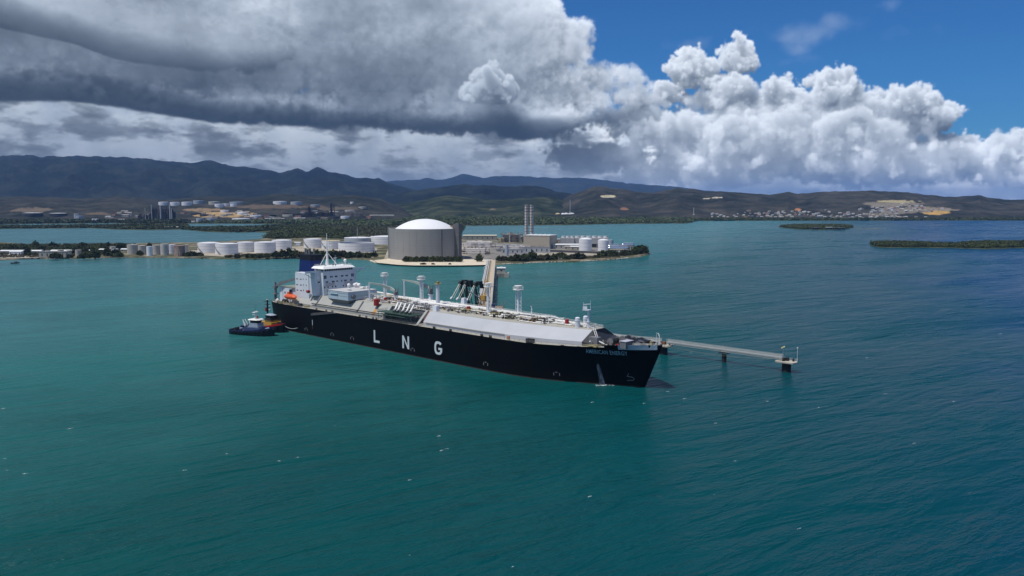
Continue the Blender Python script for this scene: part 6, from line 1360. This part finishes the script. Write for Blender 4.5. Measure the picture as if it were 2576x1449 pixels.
for px, py, tp_, l in ((1434, 540, 503, 'slender guyed antenna mast on the dark hills'), (1745, 541, 522, 'thin pylon at the foot of the coastal hills')):
    p = drape(px, py, y0=2500) or at(px, py, 2); t = empty('antenna_mast', p); tag(t, l, 'mast'); hh = (py - tp_) * p.y / F; MB().tube((0, 0, 0), (0, 0, hh), 1.1, .7, 6).build('pole', pipew, t); MB().box((0, 0, 2), (6, 5, 4)).build('cabinet', pipew, t)
for px, w, l in ((1403, 12, 'ochre hut below the antenna mast'), (1416, 9, 'first pale dome-roofed hut below the mast'), (1424, 12, 'second pale dome-roofed hut below the mast'), (1437, 16, 'white radar dome at the foot of the mast')):
    b0 = drape(px, 539.5, y0=2500) or at(px, 539.5, 2); t = empty('hut', b0); tag(t, l, 'hut', 'huts below the mast'); r = w / 2 * b0.y / F; MB().tube((0, 0, -1), (0, 0, 2.5), r, r, 14).build('wall', pipew if px > 1410 else tan, t); MB().lathe([(r * 1.02, 2.5), (r * .7, 5.5), (.1, 7)], 14).build('roof', rwhite if px > 1410 else roofy, t)

# ================================================================== vegetation
ONES = 'first second third fourth fifth sixth seventh eighth ninth tenth eleventh twelfth thirteenth fourteenth fifteenth sixteenth seventeenth eighteenth nineteenth twentieth'.split()
def ordinal(k):
    if k < 20: return ONES[k]
    t_ = ('twenty', 'thirty', 'forty', 'fifty')[(k + 1) // 10 - 2]; return t_ + ('-' + ONES[k % 10] if (k + 1) % 10 else '-last')
def number_from_left(objs):
    """things of one group that look alike are told apart by their order along the shore"""
    by = {}
    for o in objs: by.setdefault(o['label'], []).append(o)
    for l, os_ in by.items():
        if len(os_) < 2: continue
        os_.sort(key=lambda o: o.location.x / max(1.0, o.location.y))
        for k, o in enumerate(os_): o['label'] = f'{l}, {ordinal(k)} from the left'
mang = foliage('mangrove_leaves', (.012, .022, .006, 1), (.075, .092, .030, 1), .05)
shrubm = foliage('shrub_leaves', (.014, .022, .008, 1), (.075, .085, .030, 1), .25)
drym = foliage('dry_shrub_leaves', (.030, .028, .014, 1), (.12, .105, .055, 1), .3)
bark = mat('grey_bark', (.10, .08, .06), .9, var=.2)
def clump_mesh(name, n, rx, ry, rz, s0, s1, seed, m, floor=.0):
    """crown of many small leaf clumps: bent quads turned every way, denser to the outside"""
    r = np.random.default_rng(seed); vs, fs = [], []
    for _ in range(n):
        d = r.normal(size=3); d /= np.linalg.norm(d); q = r.uniform(.35, 1.0) ** .5
        lump = 1 + .28 * math.sin(3.1 * d[0] + seed) * math.cos(2.7 * d[1] + 2 * seed) + .18 * math.sin(5.3 * d[2] + 4 * d[0])
        c = np.array([d[0] * rx, d[1] * ry, abs(d[2]) * rz if floor else d[2] * rz]) * q * lump
        a = r.normal(size=3); a /= np.linalg.norm(a); b = np.cross(a, r.normal(size=3)); b /= np.linalg.norm(b) + 1e-6; s = r.uniform(s0, s1); k = len(vs); nn = np.cross(a, b) * s * .35
        for p in (c - a * s, c - b * s * .7 + nn, c + a * s, c + b * s * .7 + nn): vs.append(tuple(p))
        fs += [(k, k + 1, k + 2), (k, k + 2, k + 3)]
    me = bpy.data.meshes.new(name); me.from_pydata(vs, [], fs); me.materials.append(m); me.update(); return me
CR = [clump_mesh('crown', 420, 1, 1, .78, .13, .26, 10 + k, m, 1) for k, m in enumerate((shrubm, shrubm, mang, mang, drym))]
TRK = MB().tube((0, 0, -.1), (.05, 0, .32), .07, .05, 6).tube((.04, 0, .25), (.28, .1, .6), .04, .025, 5).tube((.04, 0, .25), (-.22, .12, .62), .04, .025, 5).tube((.04, 0, .3), (.02, -.24, .6), .035, .02, 5).mesh('trunk', bark)
def shrub(px, py, wpx, hpx, label, k=0, z=1.8, name='shrub', cat='shrub', group='bushes along the shore', trunk=True):
    p = at(px, py, z); s_ = p.y / F; t = empty(name, p, random.uniform(0, 6.28)); tag(t, label, cat, group)
    hh = hpx * s_; w = wpx * s_ / 2; lift = .16 if trunk else 0
    o = link('crown', CR[k % 5], t, (0, 0, hh * lift)); o.scale = (w, w * .9, hh * (1 - lift) / .95)
    if trunk: tk = link('trunk', TRK, t); tk.scale = (hh * .8, hh * .8, hh * .9)
    return t
SB = [(1286, 657, 22, 14), (1300, 656.5, 30, 17), (1318, 657, 30, 20), (1340, 655.5, 34, 23), (1362, 655, 26, 16), (1378, 654, 20, 17), (1394, 653.5, 22, 15), (1408, 652, 26, 19), (1424, 653, 22, 13), (1440, 651, 20, 13), (1455, 652, 26, 18), (1466, 651, 22, 13), (1516, 646, 26, 17), (1531, 645.5, 22, 17), (1545, 644.5, 24, 14), (1502, 649, 16, 9), (1568, 643.5, 24, 14), (1580, 642, 20, 13), (1592, 641, 22, 12), (1604, 638.5, 30, 23), (1616, 637, 28, 22), (1626, 636, 16, 12), (1205, 658, 20, 20), (1256, 656, 18, 12), (1268, 656.5, 20, 14)]
for i, (px, py, w, h_) in enumerate(SB):
    n_ = 'nearest the jetty foot' if px < 1290 else ('right of the jetty' if px < 1400 else ('in the row before the cooling towers' if px < 1520 else 'at the tip of the point'))
    shrub(px, py, w, h_, ('round dark green bush ', 'broad olive bush ', 'dense dark mangrove bush ', 'tall green mangrove bush ', 'dry brownish bush ')[i % 5 if i % 5 < 4 or px < 1500 else 2] + n_, i % 5 if (i % 5 < 4 or px < 1500) else 2)
for i in range(11): shrub(1022 + i * 13.2, 658.5, 22, 14.5, 'dark clipped bush on the sand below the big tank', (0, 2)[i % 2], group='row of bushes below the big tank')
for i, (px, py, w, h_) in enumerate([(1064, 667, 14, 7), (1090, 667, 10, 6), (1132, 667, 8, 6)]): shrub(px, py, w, h_, ('greyish shrub at the water below the big tank, left one', 'greyish shrub at the water below the big tank, middle one', 'greyish shrub at the water below the big tank, right one')[i], 4, 1.0)
LB = [(695, 648, 26, 17), (712, 648, 26, 19), (728, 647, 22, 25), (742, 647, 24, 19), (757, 648, 28, 17), (640, 650, 18, 12), (655, 650, 20, 12), (672, 649, 16, 13), (622, 650, 10, 13), (597, 651, 16, 13), (775, 647, 30, 20), (795, 648, 30, 19), (815, 648, 34, 18), (838, 648, 34, 19), (858, 647, 26, 20), (880, 648, 30, 16), (902, 648, 26, 15), (925, 649, 22, 14), (940, 646, 22, 13), (575, 648, 16, 8), (500, 644, 24, 10), (484, 644, 26, 12), (472, 645, 20, 11)]
for i, (px, py, w, h_) in enumerate(LB):
    n_ = 'by the water left of the white tanks' if px < 590 else ('below the white tanks' if px < 690 else ('behind the ship funnel' if px < 800 else 'left of the big tank'))
    shrub(px, py, w, h_, ('dark rounded bush ', 'olive spreading bush ', 'dense mangrove bush ', 'tall mangrove bush ', 'brownish dry bush ')[i % 5] + n_, i % 5)
FL = []
for i in range(58):
    px = random.choice((random.uniform(-60, 330), random.uniform(180, 340), random.uniform(-60, 470))); py = random.uniform(622, 648); w = random.uniform(14, 30)
    if 255 < px < 470 and py > 632: continue
    if py > 636 and random.random() < .45: continue
    k = random.randrange(4) if py < 640 else random.randrange(5)
    shrub(px, py, w, random.uniform(9, 17) if py < 640 else random.uniform(7, 14), ('dark bush', 'olive bush', 'mangrove bush', 'tall mangrove', 'dry bush')[k] + (' in the green belt by the lagoon' if py < 636 else ' on the near shore strip at left'), k, group='bushes in the left green belt' if py < 636 else 'bushes on the left shore strip')
for i, (px, py, w, h_) in enumerate([(140, 651, 32, 17), (175, 650, 18, 10), (212, 651, 26, 16), (240, 650, 26, 20), (352, 643, 18, 14), (270, 644, 26, 20), (290, 645, 30, 18), (300, 648, 24, 14)]): shrub(px, py, w, h_, ('big dark bush at the water in front of the roofless block', 'low bush at the water right of the roofless block', 'grey-green bush at the water among small tanks', 'dark bush at the water beside the mottled tank', 'bush squeezed between old tanks', 'dark bush left of the old tank row', 'wide bush left of the old tank row', 'bush at the waterline left of the old tank row')[i], i % 4)

_ico = [(0, 0, 1), (.894, 0, .447), (.276, .851, .447), (-.724, .526, .447), (-.724, -.526, .447), (.276, -.851, .447), (.724, -.526, -.447), (.724, .526, -.447), (-.276, .851, -.447), (-.894, 0, -.447), (-.276, -.851, -.447)]
def thicket(name, poly, n, s0, s1, h0, h1, m, seed, zb=1.0, avoid=None):
    """crowded crowns over an area: each clump a torn tuft of leaf blades"""
    r = np.random.default_rng(seed); P = np.array([at(x, y, 0)[:2] for x, y in poly]); xs, ys = P[:, 0], P[:, 1]
    bx = []; 
    def inside(x, y):
        c_ = np.zeros(len(x), bool); j = len(P) - 1
        for i in range(len(P)):
            t = ((ys[i] > y) != (ys[j] > y)) & (x < (xs[j] - xs[i]) * (y - ys[i]) / (ys[j] - ys[i] + 1e-9) + xs[i]); c_ ^= t; j = i
        return c_
    X = r.uniform(xs.min(), xs.max(), n * 6); Y = r.uniform(ys.min(), ys.max(), n * 6); k = inside(X, Y); X, Y = X[k][:n], Y[k][:n]
    S_ = r.uniform(s0, s1, len(X)); Hh = r.uniform(h0, h1, len(X)) * (.7 + .6 * nfbm(X / 60, Y / 120, 3, seed)); vs = []; fs = []
    B = 20; D = r.normal(size=(len(X), B, 3)); D /= np.linalg.norm(D, axis=2, keepdims=True)
    A = r.normal(size=(len(X), B, 3)); A /= np.linalg.norm(A, axis=2, keepdims=True); Bv = np.cross(A, D); 
    C = np.stack([X, Y, zb + Hh * .35], -1)[:, None, :] + D * np.stack([S_, S_, Hh * .62], -1)[:, None, :] * r.uniform(.55, 1.0, (len(X), B, 1))
    q = (S_ * .38)[:, None, None]
    V4 = np.stack([C - A * q, C - Bv * q, C + A * q, C + Bv * q], 2).reshape(-1, 3)
    me = bpy.data.meshes.new(name); nq = len(V4) // 4
    me.vertices.add(len(V4)); me.vertices.foreach_set('co', V4.astype(np.float32).ravel()); me.loops.add(nq * 4); me.loops.foreach_set('vertex_index', np.arange(nq * 4, dtype=np.int32))
    me.polygons.add(nq); me.polygons.foreach_set('loop_start', np.arange(0, nq * 4, 4, dtype=np.int32)); me.polygons.foreach_set('loop_total', np.full(nq, 4, dtype=np.int32)); me.materials.append(m); me.update(calc_edges=True); me.validate()
    o = link(name, me); tag(o, kind='stuff'); return o
thicket('mangrove_thicket', [(2188, 614), (2196, 618), (2210, 622), (2240, 623), (2330, 623), (2395, 623.5), (2420, 625), (2480, 626), (2576, 623), (2700, 621), (2700, 612), (2576, 611), (2450, 613), (2395, 617), (2330, 614), (2210, 612.5)], 4200, 1.8, 3.4, 3.6, 7.2, mang, 31)
thicket('mangrove_thicket', [(1960, 571), (1975, 573.6), (2010, 576.6), (2060, 578), (2100, 577.5), (2130, 575.5), (2144, 572), (2130, 568.6), (2080, 567.5), (2000, 567.6)], 2600, 3.0, 5.0, 4, 7.5, mang, 32)
thicket('mangrove_thicket', [(455, 577), (520, 582.5), (600, 584.5), (640, 583.5), (700, 580), (740, 576), (760, 568), (740, 568.5), (644, 574), (540, 575.5)], 3600, 4, 7, 5, 9, mang, 33)
thicket('mangrove_thicket', [(700, 582), (690, 587), (664, 600), (680, 602.5), (740, 601.5), (800, 599), (860, 603), (900, 600), (880, 588), (800, 574), (760, 571)], 4200, 3, 5.5, 5, 9.5, mang, 34)
thicket('scrub_growth', [(800, 572), (800, 578), (880, 590), (960, 598), (1160, 588), (1170, 568), (1000, 562), (860, 562)], 3600, 3, 6, 2, 5, foliage('olive_scrub', (.030, .036, .016, 1), (.105, .105, .050, 1), .03), 35)
thicket('mangrove_thicket', [(-200, 576), (0, 575.5), (120, 574.6), (230, 573.6), (300, 577), (380, 578), (470, 576), (474, 572), (466, 567), (340, 565.5), (300, 569), (90, 571.4), (0, 572), (-200, 573)], 3000, 5, 8, 4, 8, mang, 36)
thicket('lagoon_shore_trees', [(-300, 565), (0, 564.5), (120, 562.6), (260, 561.5), (340, 562.5), (475, 562.6), (470, 558), (300, 557), (150, 557), (0, 557), (-300, 558)], 2600, 7, 12, 6, 11, mang, 37, 2)
thicket('lagoon_shore_trees', [(475, 562.5), (560, 562.5), (700, 563.4), (900, 571), (1159, 567.5), (1290, 566.5), (1430, 565.5), (1585, 562.6), (1730, 561.4), (1752, 556), (1740, 551), (1600, 550), (1300, 550), (1100, 548), (960, 549), (700, 556), (560, 560)], 9000, 6, 11, 5, 10, foliage('plain_trees', (.024, .042, .016, 1), (.10, .125, .050, 1), .02), 38, 2)
thicket('lagoon_shore_trees', [(1752, 555.8), (1932, 555), (2200, 554.6), (2576, 554.3), (2800, 554), (2800, 551.5), (2200, 551.5), (1900, 551.5), (1760, 552)], 2600, 7, 12, 4, 8, mang, 39, 2)
thicket('peninsula_scrub', [(-100, 620), (-100, 634), (100, 634), (330, 632), (340, 618), (150, 619)], 2600, 1.6, 3.2, 2, 5, shrubm, 40, 1.8)
thicket('peninsula_scrub', [(560, 649), (640, 650), (760, 647.5), (930, 650), (940, 641), (760, 639), (600, 644)], 2200, 1.0, 2.2, .8, 2.4, drym, 41, 1.8)
thicket('peninsula_scrub', [(-100, 654), (60, 651), (240, 648.5), (240, 640), (60, 640), (-100, 641)], 900, 1.0, 2.0, .8, 2.4, drym, 43, 1.8)
thicket('peninsula_scrub', [(1280, 661), (1440, 656.5), (1560, 650), (1560, 645), (1440, 650), (1290, 655)], 900, 1.0, 2.0, .6, 1.8, drym, 44, 1.8)
number_from_left([o for o in COL.objects if o.name.startswith('shrub') and o.parent is None])
# rocks of the shore revetments
def rocks(name, line, n, s0, s1, m, seed):
    r = random.Random(seed); mb = MB(); pts = [at(x, y, 0) for x, y in line]
    for _ in range(n):
        i = r.randrange(len(pts) - 1); p = pts[i].lerp(pts[i + 1], r.random()); s = r.uniform(s0, s1); x, y = p.x + r.uniform(-2, 2), p.y + r.uniform(-4, 3)
        vs = [(x + v[0] * s * r.uniform(.7, 1.2), y + v[1] * s * r.uniform(.7, 1.2), .6 + v[2] * s * .6) for v in _ico]
        mb.add(vs, [(0, 1, 2), (0, 2, 3), (0, 3, 4), (0, 4, 5), (0, 5, 1), (1, 6, 7), (1, 7, 2), (2, 7, 8), (2, 8, 3), (3, 8, 9), (3, 9, 4), (4, 9, 10), (4, 10, 5), (5, 10, 6), (5, 6, 1)])
    o = mb.build(name, m); tag(o, kind='stuff')
rocks('shore_rocks', [(935, 656), (948, 662), (1000, 667), (1040, 669), (1160, 669), (1240, 667)], 620, .6, 1.9, sand, 3)
rocks('shore_rocks', [(1260, 665.5), (1290, 664), (1360, 661), (1440, 659), (1500, 656), (1560, 652), (1605, 646)], 520, .5, 1.5, conc, 4)
rocks('shore_rocks', [(0, 655), (60, 652), (150, 651), (380, 648), (520, 651), (640, 652), (760, 649), (925, 653)], 620, .4, 1.3, concd, 5)
# white water: whitecaps scattered by the breeze, splash below the ballast outlet, surf on the sand spit
foamm = bpy.data.materials.new('sea_foam'); foamm.use_nodes = True; nt = foamm.node_tree; b = nt.nodes['Principled BSDF']; g = nt.nodes.new('ShaderNodeNewGeometry')
b.inputs['Base Color'].default_value = (.72, .78, .78, 1); b.inputs['Roughness'].default_value = .6; nt.links.new((noise(nt, g.outputs['Position'], 2.2, 5, .65).step(.38, .66) * .8).s, b.inputs['Alpha'])
mb = MB(); r = random.Random(8)
def fleck(x, y, L, w, a, z=.06):
    ca, sa = math.cos(a), math.sin(a); ring = []
    for k in range(9):
        t = 2 * math.pi * k / 9; rx, ry = L * math.cos(t) * r.uniform(.6, 1), w * math.sin(t) * r.uniform(.6, 1); ring.append((x + rx * ca - ry * sa, y + rx * sa + ry * ca, z))
    mb.add([(x, y, z + .12)] + ring, [(0, 1 + k, 1 + (k + 1) % 9) for k in range(9)])
for px, py in ((12, 1154), (18, 1183), (175, 1079), (182, 1076), (570, 1142), (702, 1160), (748, 1151), (464, 1183), (1104, 1097), (1125, 1129), (1112, 1133), (1030, 1208), (1290, 1426), (1484, 1249), (2226, 991), (2300, 1115), (2516, 840), (1738, 886), (1930, 1010), (1800, 1065), (8, 1028), (62, 1192), (2440, 1240), (1850, 1160), (2010, 1330), (1680, 985), (1722, 1003), (1620, 1015), (2180, 900), (2060, 1025), (2400, 1010), (1490, 1012)):
    p = at(px, py, 0); fleck(p.x, p.y, r.uniform(.5, 1.3) * p.y / 260, r.uniform(.25, .5) * p.y / 300, r.uniform(.2, .8))
for _ in range(24):
    px = r.uniform(-50, 2600); py = 560 + (1449 - 560) * r.random() ** .8; p = at(px, py, 0)
    if abs(p.x) < 190 and 300 < p.y < 620: continue
    if p.y > 800: continue
    fleck(p.x, p.y, r.uniform(.12, .35), r.uniform(.06, .14), r.uniform(.2, .8))
q = sw(256.0, -hull_v(256, 0) * -1 - 1.2, 0); q = sw(256.5, hull_v(255.5, 0.1) - 1.6, 0)
for _ in range(26): fleck(q.x + r.uniform(-3.2, 4.2), q.y + r.uniform(-1.2, .8), r.uniform(.4, 1.4), r.uniform(.2, .5), SHIP_A, .1)
for _ in range(50):
    p = at(r.uniform(2140, 2226), r.uniform(574.5, 577), 0); fleck(p.x, p.y, r.uniform(2, 7), r.uniform(.6, 1.6), r.uniform(-.3, .3), .3)
o = mb.build('sea_foam', foamm); tag(o, kind='stuff')
# ================================================================== houses of the town on the far slope
hw_ = [mat('house_' + n_, c_, .8, var=.06) for n_, c_ in (('white', (.52, .52, .50)), ('cream', (.52, .47, .38)), ('grey', (.38, .38, .38)), ('pink', (.48, .34, .30)), ('blue', (.34, .42, .50)))]
hr_ = [mat('roof_' + n_, c_, .8, var=.06) for n_, c_ in (('white', (.55, .55, .53)), ('grey', (.36, .37, .38)), ('rust', (.30, .15, .10)), ('sand', (.48, .42, .32)))]
HM = {}
for i in range(5):
    for j in range(4):
        m = MB().b2(-4.5, 4.5, -3.5, 3.5, -1.5, 3.4); m.loft([[(x, -3.9, 3.42), (x, 0, 4.6 if j != 1 else 3.8), (x, 3.9, 3.42), (x, 0, 3.40)] for x in (-4.9, 4.9)], mi=1)
        for x in (-2.6, .2, 2.6): m.b2(x - .5, x + .5, -3.56, -3.5, 1.0, 2.2, 2)
        HM[i, j] = m.mesh('house', [hw_[i], hr_[j], dgrey])
wn = ('white', 'cream', 'grey', 'pink', 'pale blue'); rn = ('white', 'grey', 'rust-coloured', 'sandy')
zones = [(1790, 1870, 538, 549, 16), (1870, 1960, 535, 550, 22), (1960, 2060, 533, 550, 28), (2060, 2180, 534, 550, 30), (2160, 2260, 524, 549, 44), (2190, 2320, 514, 534, 44), (2260, 2370, 524, 536, 18), (1870, 2100, 529, 540, 10), (2120, 2200, 548.5, 551, 12), (2230, 2330, 547, 551.5, 16)]
nh = 0; HS = []
for x0, x1, y0, y1, n in zones:
    for _ in range(n):
        if nh >= 296: break
        px, py = random.uniform(x0, x1), random.uniform(y0, y1); p = drape(px, py, y0=2600)
        if p is None: continue
        i, j = random.choice((0, 0, 1, 2, 2, 3, 4)), random.choice((0, 0, 0, 1, 2, 3)); o = link('house', HM[i, j], None, (p.x, p.y, p.z + .2), random.uniform(-.5, .5)); s_ = random.uniform(.7, 1.55); o.scale = (s_, s_, s_)
        where = 'left of the far town' if x1 <= 2060 else ('low by the far shore' if y0 > 546 else ('high on the pale hill' if y0 < 530 else 'in mid-town'))
        sz = 'tiny' if s_ < 1.05 else ('small' if s_ < 1.28 else 'larger'); tag(o, f'{sz} {wn[i]} house with {rn[j]} roof {where}', 'house', 'houses of the far town'); HS.append(o); nh += 1
number_from_left(HS); number_from_left(LB_)
hn = 0
for px, py in ((2050, 578), (2118, 579), (2104, 578.6), (2085, 577.6)):
    p = at(px, py, 0); t = empty('stilt_hut', p); tag(t, ('dark stilt hut on the left of the far islet', 'dark stilt hut at the right of the far islet', 'dark stilt hut near the right one on the far islet', 'stilt hut with a pale roof in the middle of the far islet')[hn], 'hut', 'stilt huts on the islet'); hn += 1
    MB().b2(-7, 7, -4, 4, 2.0, 6.0).build('wall', dgrey, t); MB().b2(-8, 8, -5, 5, 6.02, 7).build('roof', rwhite if hn == 4 else mgrey, t)
    for x in (-6, 6):
        for y in (-3, 3): MB().tube((x, y, -2), (x, y, 2), .4, .4, 6).build('stilt', pilem, t)
